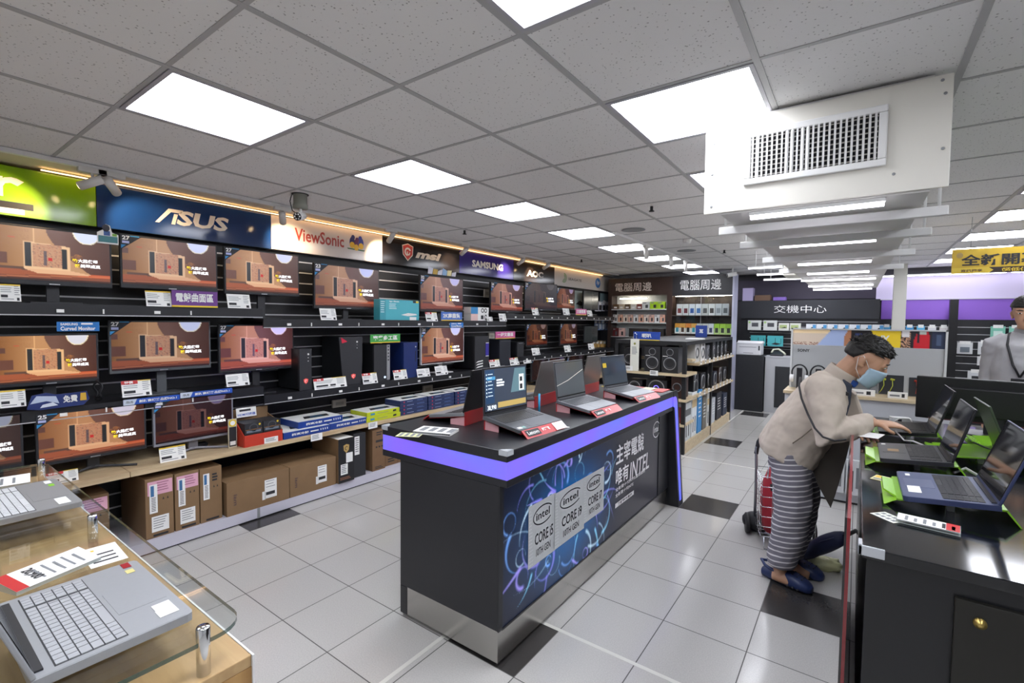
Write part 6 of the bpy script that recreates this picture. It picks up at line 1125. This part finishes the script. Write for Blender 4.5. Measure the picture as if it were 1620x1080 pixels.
def head_parts(m, c, f, u, mt):
    """skull, jaw, nose, ears and neck stump in the frame f (face), u (up)"""
    f, u = V(f).normalized(), V(u).normalized(); s = u.cross(f); P = lambda a, b, g: V(c) + f * a + s * b + u * g
    m.X = Matrix(((f.x, s.x, u.x, c[0]), (f.y, s.y, u.y, c[1]), (f.z, s.z, u.z, c[2]), (0, 0, 0, 1)))
    m.ell((-.008, 0, .035), (.097, .077, .088), mt, 28, 18)
    m.loft([((.035, 0, .075), (.052, 0, 0), (0, .058, 0)), ((.038, 0, .04), (.058, 0, 0), (0, .066, 0)), ((.036, 0, .0), (.060, 0, 0), (0, .067, 0)), ((.036, 0, -.035), (.060, 0, 0), (0, .062, 0)), ((.040, 0, -.07), (.054, 0, 0), (0, .05, 0)), ((.052, 0, -.098), (.036, 0, 0), (0, .032, 0)), ((.056, 0, -.108), (.018, 0, 0), (0, .018, 0))], mt, 22, 2.3)
    m.loft([((.094, 0, .022), (.006, 0, 0), (0, .007, 0)), ((.104, 0, -.002), (.011, 0, 0), (0, .010, 0)), ((.111, 0, -.022), (.013, 0, 0), (0, .015, 0)), ((.100, 0, -.034), (.010, 0, 0), (0, .014, 0))], mt, 12)
    for k in (-1, 1):
        m.ell((.083, k * .034, .022), (.012, .022, .010), mt, 12, 8); m.ell((.086, k * .033, .030), (.012, .026, .006), mt, 12, 8)   # lids and brow ridge
        m.ell((-.012, k * .079, -.002), (.020, .008, .031), mt, 14, 10); m.ell((-.006, k * .083, .010), (.012, .008, .018), mt, 12, 8); m.ell((.004, k * .076, -.024), (.010, .008, .010), mt, 10, 8)
    for z, w in ((-.060, .024), (-.070, .022)): m.ell((.089, 0, z), (.009, w, .006), mt, 14, 8)
    m.X = Matrix.Identity(4); return P
def face_children(root, c, f, u, hair_h=.03, fringe=.05, spiky=.012, seed=1, tuft=1):
    f, u = V(f).normalized(), V(u).normalized(); s = u.cross(f)
    X = Matrix(((f.x, s.x, u.x, c[0]), (f.y, s.y, u.y, c[1]), (f.z, s.z, u.z, c[2]), (0, 0, 0, 1)))
    m = MB(); m.X = X
    def rad(d):
        n = noise.noise(V((d[0] * 9, d[1] * 9, d[2] * 9 + seed * 7))) + .6 * noise.noise(V((d[0] * 26, d[1] * 26, d[2] * 26 + seed)))
        line = fringe if d[0] > .1 else fringe - 1.5 * max(0, -d[0] + .1)          # hairline drops towards the nape
        line = max(line, -.62); k = min(1, max(0, (d[2] - line) / .22)); side = .9 if abs(d[1]) > .75 and d[2] < .15 else 1.
        return (.74 + .39 * k) * side + spiky / .1 * n * k * (1.3 if d[2] > .3 else .6)
    m.ell((-.010, 0, .04), (.100, .083, .096), HAIR, 72, 48, rad)
    r = random.Random(seed)
    for _ in range(420 * tuft):                                                             # tufts
        a = r.random() * 2 * PI; z = r.uniform(.25, 1); q = math.sqrt(1 - z * z); d = V((q * math.cos(a), q * math.sin(a), z))
        if d.x > .55 and d.z < .5: continue
        p = V((-.010 + .106 * d.x, .088 * d.y, .04 + .102 * d.z)); t = V((.75, 0, .12 * (1 - d.z))) + V((r.uniform(-.25, .25), r.uniform(-.45, .45), r.uniform(-.2, .2))); t = (t - d * t.dot(d) + d * r.uniform(.15, .5)).normalized(); m.tube([p - t * .012 - d * .004, p + t * .012, p + t * .03 - V((0, 0, .004))], [.0055, .0042, .0006], HAIR, 5)
    m.build('hair', root)
    for k in (-1, 1):
        m = MB(); m.X = X; m.ell((.091, k * .033, .019), (.008, .013, .0055), mat('e6e2dc', .2), 14, 8); m.ell((.0965, k * .033, .019), (.004, .0055, .0052), mat('1a120e', .15), 12, 8); m.build('eye', root)
        m = MB(); m.X = X; m.tube([(.093, k * .016, .037), (.096, k * .034, .042), (.088, k * .052, .037)], [.0035, .0045, .002], HAIR, 6); m.build('eyebrow', root)
    return X

# ---- the customer bending over the laptop
root = thing('person', 'person in a beige jacket and striped pants bending over a laptop, wearing a mask', 'person', (3.67, 2.62, 0))
O = V((3.67, 2.62, 0)); W2 = lambda x, y, z: V((x, y, z)) - O
FV, UV = V((math.cos(-.52), -.10, math.sin(-.52))), V((math.sin(.52), -.02, math.cos(.52))); HC = W2(4.0, 2.60, 1.366)
m = MB(); head_parts(m, HC, FV, UV, SKIN)
fv, uv = FV.normalized(), UV.normalized()
limb(m, [W2(3.835, 2.61, 1.17), W2(3.872, 2.61, 1.24), HC - fv * .045 - uv * .075, HC - fv * .035 - uv * .02], [.068, .062, .058, .056], SKIN)
# trunk, arms and legs below the clothes
m.loft([(W2(3.65, 2.62, .74), V((.10, 0, 0)), V((0, .14, 0))), (W2(3.66, 2.62, .86), V((.11, 0, .0)), V((0, .15, 0))), (W2(3.74, 2.62, 1.02), V((.105, 0, -.04)), V((0, .145, 0))), (W2(3.82, 2.62, 1.18), V((.10, 0, -.05)), V((0, .17, 0))), (W2(3.85, 2.62, 1.25), V((.06, 0, -.03)), V((0, .13, 0)))], SKIN, 20)
RS, RE, RWR = W2(3.83, 2.42, 1.215), W2(3.865, 2.30, .985), W2(4.035, 2.45, 1.052); LS, LE, LWR = W2(3.85, 2.80, 1.20), W2(3.90, 2.70, .985), W2(3.935, 2.47, .985)
limb(m, [RS, (RS + RE) / 2, RE, (RE + RWR) / 2, RWR, RWR + (RWR - RE).normalized() * .02], [.05, .046, .04, .036, .027, .026], SKIN); limb(m, [LS, (LS + LE) / 2, LE, (LE + LWR) / 2, LWR], [.05, .046, .04, .036, .027], SKIN)
hand(m, RWR + V((.012, .004, .0)), (.95, .34, -.05), (.05, -.15, 1), SKIN, .75, 1); hand(m, LWR + V((.005, -.008, .004)), (.62, -.75, .04), (.1, .0, 1), SKIN, .65, -1)
KN = {}
for y, dx in ((2.53, -.005), (2.71, .02)):
    H_, K_, A_ = W2(3.66 + dx, y, .80), W2(3.70 + dx, y, .47), W2(3.635 + dx, y, .10); KN[y] = (H_, K_, A_)
    limb(m, [H_, (H_ + K_) / 2, K_, (K_ + A_) / 2, A_, A_ - V((0, 0, .04))], [.085, .075, .058, .052, .037, .038], SKIN); limb(m, [A_ + V((-.04, 0, -.055)), A_ + V((.03, -.01, -.055)), A_ + V((.12, -.03, -.07))], [.032, .036, .028], SKIN)
merged(m, 'body', root, .0042, 3, .5)
face_children(root, HC, FV, UV, spiky=.007, fringe=.16, seed=3)
# mask with ear loops
m = MB(); s_ = uv.cross(fv); X = Matrix(((fv.x, s_.x, uv.x, HC.x), (fv.y, s_.y, uv.y, HC.y), (fv.z, s_.z, uv.z, HC.z), (0, 0, 0, 1))); m.X = X; MASK = mat('a9c4d6', .7, vary=.06, scale=30); vs = []; fs = []; nu, nv = 20, 10
for j in range(nv + 1):
    t_ = j / nv
    for i in range(nu + 1):
        a = (i / nu - .5) * 2; z = -.002 - .112 * t_ - .012 * (1 - abs(a)) * (t_ - .5); bulge = .118 - .03 * max(0, t_ - .25) + .006 * math.sin(t_ * PI) - .028 * max(0, .25 - t_) * 0
        b_ = a * 1.25; vs.append(((bulge * math.cos(b_) * .98 + .004 * math.sin(t_ * PI * 6) * .4) * (1 if abs(a) < .98 else .97), .079 * math.sin(b_) * 1.0, z + .022 * abs(a) ** 2 * (t_ - .4) - .004))
for j in range(nv):
    for i in range(nu): k = nu + 1; fs.append((j * k + i, j * k + i + 1, (j + 1) * k + i + 1, (j + 1) * k + i))
m.add(vs, fs, MASK, True); mk = m.build('face_mask', root); so_ = mk.modifiers.new('thick', 'SOLIDIFY'); so_.thickness = .003; so_.offset = 1
for k in (-1, 1): m = MB(); m.X = X; m.tube([(.04, k * .075, -.02), (.01, k * .084, .008), (-.018, k * .088, .03), (-.034, k * .088, .01), (-.01, k * .082, -.05), (.035, k * .072, -.09)], .0016, WHITE, 6); m.build('ear_loop', root)
# jacket
JK = mat('beb2a4', .8, vary=.10, scale=7, bump=.15); JKD = mat('2b2a2c', .7)
m = MB(); A = lambda x, z, ax, az, y, yr: (W2(x, y, z), V((ax, 0, az)), V((0, yr, 0)))
m.loft([A(3.632, .762, .150, -.052, 2.62, .195), A(3.64, .80, .160, -.058, 2.62, .20), A(3.672, .87, .155, -.07, 2.62, .205), A(3.715, .96, .145, -.08, 2.615, .205), A(3.765, 1.05, .132, -.078, 2.61, .208), A(3.805, 1.13, .120, -.075, 2.61, .21), A(3.832, 1.19, .105, -.062, 2.61, .195), A(3.852, 1.235, .085, -.045, 2.61, .15), A(3.868, 1.268, .066, -.03, 2.61, .095), A(3.876, 1.285, .056, -.024, 2.61, .07)], JK, 28, 2.5)
limb(m, [RS + V((-.05, .03, .02)), RS + V((-.005, -.01, 0)), (RS + RE) / 2 + V((-.005, -.01, 0)), RE + V((-.015, -.005, -.005)), (RE + RWR) / 2 + V((-.01, -.005, .0)), RWR + V((-.03, -.006, 0)), RWR + V((.004, 0, .0))], [.088, .093, .084, .074, .064, .052, .044], JK, 18)
limb(m, [LS + V((-.05, -.03, .02)), LS, (LS + LE) / 2, LE + V((-.01, .01, -.005)), (LE + LWR) / 2, LWR + V((-.006, .02, 0)), LWR], [.088, .09, .082, .072, .062, .05, .044], JK, 18)
merged(m, 'jacket', root, .009, 5, .5, .022, .085)
m = MB(); limb(m, [W2(3.868, 2.61, 1.235), W2(3.878, 2.61, 1.265), W2(3.897, 2.61, 1.30), W2(3.905, 2.61, 1.312)], [.084, .082, .078, .076], JK, 24); m.F = m.F[:-2]; m.MI = m.MI[:-2]; m.sm = m.sm[:-2]; c_ = m.build('collar', root); so_ = c_.modifiers.new('thick', 'SOLIDIFY'); so_.thickness = .006
FL = mat('4a443e', .8, vary=.1, scale=7); m = MB(); pts = [(3.775, .70), (3.80, .63), (3.868, .505), (3.89, .60), (3.93, .80), (3.955, .96), (3.9, 1.02), (3.82, .92)]
m.prism([(p[0] - O.x, p[1]) for p in pts], 1, -.045, -.028, FL); m.build('jacket_flap', root, .004)
m = MB(); m.prism([(p[0] - O.x, p[1]) for p in ((3.92, 1.20), (3.965, 1.17), (4.0, 1.06), (3.985, .99), (3.935, .97), (3.89, 1.08))], 1, .02, .16, JK); m.build('far_front', root, .012)
m = MB(); m.prism([(p[0] - O.x, p[1]) for p in ((3.90, 1.27), (3.945, 1.235), (3.94, 1.13), (3.915, 1.0), (3.87, .98), (3.875, 1.1))], 1, -.10, .10, mat('39404e', .8)); m.build('dark_shirt', root, .01)
m = MB(); m.prism([(p[0] - O.x, p[1]) for p in ((3.925, 1.278), (3.975, 1.245), (3.955, 1.215), (3.915, 1.245))], 1, -.06, .06, mat('2450a0', .7)); m.build('blue_collar', root, .008)
y_ = -.31; m = MB(); tp = [onx(0, 0, 4)] ; tp = [ony(*p, yy) - O for p, yy in (((1266, 597), 2.44), ((1264, 610), 2.37), ((1268, 630), 2.325), ((1278, 655), 2.29), ((1289, 677), 2.245), ((1302, 691), 2.21), ((1320, 697), 2.22), ((1338, 695), 2.26))]; m.tube(tp, .0055, JKD, 8); m.build('piping', root)
m = MB(); p = ony(1333, 620, 2.42) - O; m.at(p, 0, 0, .35).box(-.03, .03, -.012, .012, -.009, .009, JKD); m.build('chest_patch', root, .003)
m = MB(); a, b = ony(1254, 701, 2.405) - O, ony(1284, 678, 2.395) - O; m.tube([a, (a + b) / 2 + V((0, -.004, -.004)), b], .0035, mat('6f6558', .8), 6); m.build('pocket_seam', root)
# striped pants
def stripe_nodes(nt, b, N, L):
    tc = N('ShaderNodeTexCoord'); mp = N('ShaderNodeMapping'); mp.inputs['Rotation'].default_value = (0, .16, 0); L(tc.outputs['Object'], mp.inputs[0]); w = N('ShaderNodeTexWave'); w.bands_direction = 'Z'; w.inputs['Scale'].default_value = 1 / .0305 * .314; w.inputs['Distortion'].default_value = 1.1; w.inputs['Detail Scale'].default_value = .35; w.inputs['Detail'].default_value = 1; L(mp.outputs[0], w.inputs[0])
    r = N('ShaderNodeValToRGB'); r.color_ramp.interpolation = 'LINEAR'; e = r.color_ramp.elements; e[0].position = .80; e[0].color = (*lin('74717a'), 1); e[1].position = .88; e[1].color = (*lin('d3d0d2'), 1); L(w.outputs['Fac'], r.inputs[0]); L(r.outputs[0], b.inputs['Base Color']); b.inputs['Roughness'].default_value = .85
PANTS = nodes_mat('striped_cloth', stripe_nodes); m = MB()
m.loft([A(3.65, .70, .115, 0, 2.625, .165), A(3.655, .80, .13, -.02, 2.625, .175), A(3.67, .92, .12, -.03, 2.62, .165)], PANTS, 24, 2.4)
for y, sg in ((2.53, 1), (2.71, 1)):
    H_, K_, A_ = KN[y]; limb(m, [H_ + V((0, 0, .02)), H_ * .7 + K_ * .3, K_ + V((-.01, 0, .03)), K_ * .55 + A_ * .45, A_ + V((.004, 0, .05)), A_ + V((.006, 0, .012))], [.108, .108, .104, .095, .080, .074], PANTS, 20)
merged(m, 'striped_pants', root, .009, 4, .5, .018, .07)
# clogs
CLOG = mat('24325c', .45, vary=.08, scale=20)
for y, (hx, hy), (tx_, ty) in ((2.53, (3.525, 2.585), (3.80, 2.50)), (2.72, (3.575, 2.775), (3.845, 2.70))):
    h3, t3 = W2(hx, hy, 0), W2(tx_, ty, 0); d = (t3 - h3); L_ = d.length; d.normalize(); sd = V((-d.y, d.x, 0)); U_ = V((0, 0, 1)); m = MB()
    Q = lambda t, z, a, hgt: (h3 + d * L_ * t + U_ * z, sd * a, U_ * hgt)
    m.loft([Q(.0, .028, .018, .02), Q(.04, .03, .034, .028), Q(.2, .03, .042, .03), Q(.4, .036, .044, .036), Q(.5, .045, .05, .045), Q(.65, .044, .055, .044), Q(.82, .038, .053, .037), Q(.94, .03, .04, .027), Q(1., .026, .02, .016)], CLOG, 20, 2.6)
    o = merged(m, 'clog', root, .006, 3, .4)
    m = MB(); [m.cyl(h3 + d * L_ * (.64 + .09 * i) + sd * .022 * j + U_ * (.083 - .006 * i), h3 + d * L_ * (.64 + .09 * i) + sd * .022 * j + U_ * (.088 - .006 * i), .005, INK, 8) for i in range(3) for j in (-1, 0, 1)]; [m.cyl(h3 + d * L_ * (.6 + .1 * i) - sd * .053 + U_ * .022, h3 + d * L_ * (.6 + .1 * i) - sd * .060 + U_ * .022, .006, INK, 8) for i in range(3)]; m.build('vent_hole', o)
    m = MB(); m.tube([h3 + d * L_ * .42 - sd * .046 + U_ * .06, h3 + d * L_ * .12 - sd * .04 + U_ * .085, h3 - d * .006 + U_ * .092, h3 + d * L_ * .12 + sd * .04 + U_ * .085, h3 + d * L_ * .42 + sd * .046 + U_ * .06], .009, CLOG, 8); m.build('heel_strap', o)
m = MB(); m.poly([(-.075, -.05, 0), (.06, -.045, .004), (.07, .04, .010), (-.06, .05, .006)], PAPER); o = one(m, 'paper_slip', 'folded white paper slip held in the customer hand at the counter edge', 'paper sheet', (4.015, 2.37, .995), -.25, rx=.06); so_ = o.modifiers.new('thick', 'SOLIDIFY'); so_.thickness = .001

# ---- staff member at the frame edge
SX, SYY = 5.0, 4.5; root = thing('person', 'person in a light grey shirt with a black lanyard standing behind the monitors', 'person', (SX, SYY, 0), -.35); S = lambda x, y, z: V((x, y, z))
HC2 = S(.0, -.03, 1.66); F2, U2 = V((.12, -1, -.12)), V((0, -.12, 1)); m = MB(); head_parts(m, HC2, F2, U2, SKIN)
limb(m, [S(0, .02, 1.40), S(0, .015, 1.48), S(0, .0, 1.58), S(0, -.01, 1.64)], [.07, .058, .055, .055], SKIN)
m.loft([(S(0, 0, .86), V((.16, 0, 0)), V((0, .11, 0))), (S(0, 0, 1.0), V((.145, 0, 0)), V((0, .10, 0))), (S(0, 0, 1.2), V((.16, 0, 0)), V((0, .11, 0))), (S(0, 0, 1.38), V((.165, 0, 0)), V((0, .10, 0))), (S(0, .01, 1.46), V((.09, 0, 0)), V((0, .07, 0)))], SKIN, 20)
ARM = {}
for k in (-1, 1):
    a, b, c = S(k * .168, .01, 1.435), S(k * .20, .03, 1.15), S(k * .19, -.06, .91); ARM[k] = (a, b, c); limb(m, [a, (a + b) / 2, b, (b + c) / 2, c], [.052, .046, .04, .036, .027], SKIN); hand(m, c + S(0, -.004, -.01), (0, -.25, -1), (k, .1, 0), SKIN, .5, k)
    limb(m, [S(k * .09, 0, .88), S(k * .1, 0, .68), S(k * .1, 0, .48), S(k * .1, .02, .28), S(k * .1, .03, .09), S(k * .1, .03, .05)], [.09, .08, .06, .056, .04, .04], SKIN)
merged(m, 'body', root, .005, 3, .5); face_children(root, HC2, F2, U2, spiky=.004, fringe=.02, seed=5, tuft=0)
SH = mat('a9a8aa', .75, vary=.05, scale=9, bump=.1); m = MB()
m.loft([(S(0, 0, 1.02), V((.172, 0, 0)), V((0, .13, 0))), (S(0, 0, 1.1), V((.18, 0, 0)), V((0, .135, 0))), (S(0, 0, 1.25), V((.185, 0, 0)), V((0, .135, 0))), (S(0, 0, 1.42), V((.178, 0, 0)), V((0, .12, 0))), (S(0, .01, 1.485), V((.145, 0, 0)), V((0, .09, 0))), (S(0, .015, 1.53), V((.075, 0, 0)), V((0, .068, 0)))], SH, 26, 2.4)
for k in (-1, 1): a, b, c = ARM[k]; limb(m, [a + S(-k * .05, 0, .01), a, (a + b) / 2, b, (b + c) / 2, c + S(0, 0, .02)], [.075, .078, .07, .062, .055, .045], SH, 18)
merged(m, 'shirt', root, .009, 4, .5, .018, .09)
m = MB(); limb(m, [S(0, .01, 1.515), S(0, .0, 1.56)], [.076, .066], SH, 22); m.build('shirt_collar', root)
m = MB(); m.loft([(S(0, 0, .84), V((.17, 0, 0)), V((0, .12, 0))), (S(0, 0, .95), V((.168, 0, 0)), V((0, .12, 0))), (S(0, 0, 1.05), V((.165, 0, 0)), V((0, .122, 0)))], mat('1b1b20', .7), 22, 2.4)
for k in (-1, 1): limb(m, [S(k * .09, 0, .88), S(k * .1, 0, .68), S(k * .1, 0, .46), S(k * .1, .02, .28), S(k * .1, .03, .03)], [.1, .095, .08, .075, .07], mat('1b1b20', .7), 18)
merged(m, 'trousers', root, .01, 3)
for k in (-1, 1): m = MB(); m.loft([(S(k * .1, .1, .03), V((.03, 0, 0)), V((0, 0, .03))), (S(k * .1, .04, .04), V((.042, 0, 0)), V((0, 0, .04))), (S(k * .1, -.08, .035), V((.045, 0, 0)), V((0, 0, .035))), (S(k * .1, -.17, .02), V((.025, 0, 0)), V((0, 0, .02)))], BLACK, 16); m.build('shoe', root)
m = MB(); LY = mat('17171b', .6); m.tube([(-.07, .05, 1.53), (-.09, -.03, 1.515), (-.08, -.118, 1.43), (-.04, -.145, 1.28), (.0, -.152, 1.19)], .007, LY, 6); m.tube([(.07, .05, 1.53), (.09, -.03, 1.515), (.08, -.118, 1.43), (.04, -.145, 1.28), (.0, -.152, 1.19)], .007, LY, 6); m.build('lanyard', root)
m = MB(); m.box(-.045, .045, -.165, -.155, 1.07, 1.18, LY); m.build('badge_holder', root, .003)

# ---------------------------------------------------------------- trolley, umbrella and bag on the floor
t = thing('shopping_trolley', 'folding steel shopping trolley with two wheels behind the customer', 'trolley', (3.58, 3.12, 0), .30)
m = MB(); hw, hd = .165, .13
m.tube([(-hw, hd, .06), (-hw, hd, .50), (-hw - .005, hd + .01, .64), (-hw + .05, hd + .02, .76), (hw - .05, hd + .02, .76), (hw + .005, hd + .01, .64), (hw, hd, .50), (hw, hd, .06)], .010, mat('8f9298', .3, .8), 10); m.build('frame', t)
m = MB(); m.tube([(-hw - .003, hd + .012, .60), (-hw + .01, hd + .016, .69), (-hw + .05, hd + .02, .765), (hw - .05, hd + .02, .765), (hw - .01, hd + .016, .69), (hw + .003, hd + .012, .60)], .0145, INK, 10); m.build('grip', t)
m = MB(); m.tube([(-hw + .03, -hd, .5), (-hw + .05, -hd + .05, .62), (hw - .05, -hd + .05, .62), (hw - .03, -hd, .5)], .006, CHROME, 8); m.build('front_bar', t)
m = MB()
for z in (.09, .16, .23, .30, .37, .44, .51): m.tube([(-hw, -hd, z), (hw, -hd, z), (hw, hd, z), (-hw, hd, z)], .003, CHROME, 6, closed=True)
for k in range(6): x = -hw + 2 * hw * k / 5; m.tube([(x, -hd, .09), (x, -hd, .51)], .0022, CHROME, 6)
for k in range(5): y = -hd + 2 * hd * k / 4; m.tube([(-hw, y, .09), (-hw, y, .51)], .0022, CHROME, 6); m.tube([(hw, y, .09), (hw, y, .51)], .0022, CHROME, 6); m.tube([(-hw, y, .09), (hw, y, .09)], .0022, CHROME, 6)
m.build('wire_frame', t)
m = MB(); m.cyl((-hw - .06, hd, .075), (hw + .06, hd, .075), .007, CHROME, 10); m.build('axle', t)
for s in (-1, 1): m = MB(); m.lathe([(.02, -.014), (.055, -.014), (.072, -.012), (.075, 0), (.072, .012), (.055, .014), (.02, .014)], mat('1c1c1f', .6), 28, ax=1); m.lathe([(0, -.009), (.055, -.009), (.055, .009), (0, .009)], mat('4a4b4f', .5), 24, ax=1); o = m.build('wheel', t); o.location = (s * (hw + .05), hd, .075); o.rotation_euler.z = PI / 2
m = MB(); m.tube([(-hw + .02, -hd - .005, .09), (-hw + .02, -hd - .01, .005), (hw - .02, -hd - .01, .005), (hw - .02, -hd - .005, .09)], .006, CHROME, 8); m.build('foot_bar', t)
m = MB(); m.loft([(V((0, 0, .10)), V((.13, 0, 0)), V((0, .10, 0))), (V((0, 0, .2)), V((.148, 0, 0)), V((0, .115, 0))), (V((0, 0, .40)), V((.148, 0, 0)), V((0, .112, 0))), (V((.01, 0, .52)), V((.12, 0, .0)), V((0, .09, 0))), (V((.0, 0, .58)), V((.06, 0, 0)), V((0, .05, 0)))], mat('a01f2e', .7, vary=.2, scale=8), 20, 3)
q = 3.58, 3.12; o = m.build('shopping_bag'); o.location = (q[0], q[1], 0); o.rotation_euler.z = .30; tag(o, 'red cloth bag standing inside the steel trolley', 'bag')
d_ = o.modifiers.new('folds', 'DISPLACE'); d_.texture = bpy.data.textures.new('bag_folds', 'CLOUDS'); d_.texture.noise_scale = .08; d_.strength = .02; d_.texture_coords = 'LOCAL'
m = MB(); m.tube([(-.05, .02, .58), (-.09, .03, .50), (-.1, -.12, .42)], .012, INK, 8); m.tube([(.02, .02, .58), (.0, -.06, .6), (-.04, -.1, .52)], .010, mat('c04a6a', .6), 8); m.build('bag_strap', o)
m = MB(); m.ell((0, 0, .075), (.11, .10, .07), mat('18191d', .7), 20, 12, lambda d: 1 + .1 * noise.noise(V(d) * 3)); one(m, 'black_bag', 'black bag lying low against the trolley axle', 'bag', (3.40, 3.25, .0), .3)
NV = mat('1d2444', .6, vary=.2, scale=12); a = V((3.795, 2.98, .03)); b = V((3.93, 2.62, .20)); b = ony(1336, 848, 2.75); a = ony(1262, 884, 2.9); d = (b - a); m = MB(); pts = [a + d * k / 8 + V((0, 0, .012 * math.sin(k * PI / 8))) for k in range(9)]
m.tube(pts, [.014, .03, .040, .044, .05, .052, .05, .045, .03], NV, 14); o = m.build('umbrella'); tag(o, 'folded navy umbrella leaning from the floor to the sales counter', 'umbrella'); r_ = random.Random(2)
m = MB(); m.tube([pts[8], pts[8] + d.normalized() * .09, pts[8] + d.normalized() * .11 + V((0, 0, -.03))], [.012, .011, .010], INK, 8); m.build('handle', o); m = MB(); m.tube([pts[0], pts[0] - d.normalized() * .05], [.006, .003], GREY, 8); m.build('tip', o)
m = MB(); [m.tube([pts[2] + V((.03 * math.cos(k), .03 * math.sin(k), .03)), pts[5] + V((.045 * math.cos(k), .045 * math.sin(k), .02)), pts[7] + V((.04 * math.cos(k), .04 * math.sin(k), .01))], .007, NV, 6) for k in (0., 2., 4.2)]; m.build('pleat', o)
PB = mat('d9d9a8', .35, vary=.25, scale=14, spec=.7); m = MB(); m.ell((0, 0, .035), (.095, .06, .04), PB, 32, 18, lambda d: 1 + .28 * noise.noise(V(d) * 3.2) + .1 * noise.noise(V(d) * 9)); p = onz(1297, 905, .0); m.tube([(-.08, 0, .03), (-.12, .01, .03), (-.14, .03, .02)], [.03, .012, .02], PB, 8); one(m, 'plastic_bag', 'crumpled pale yellow plastic bag beside the navy clogs', 'bag', (3.84, 2.90, 0), .2)
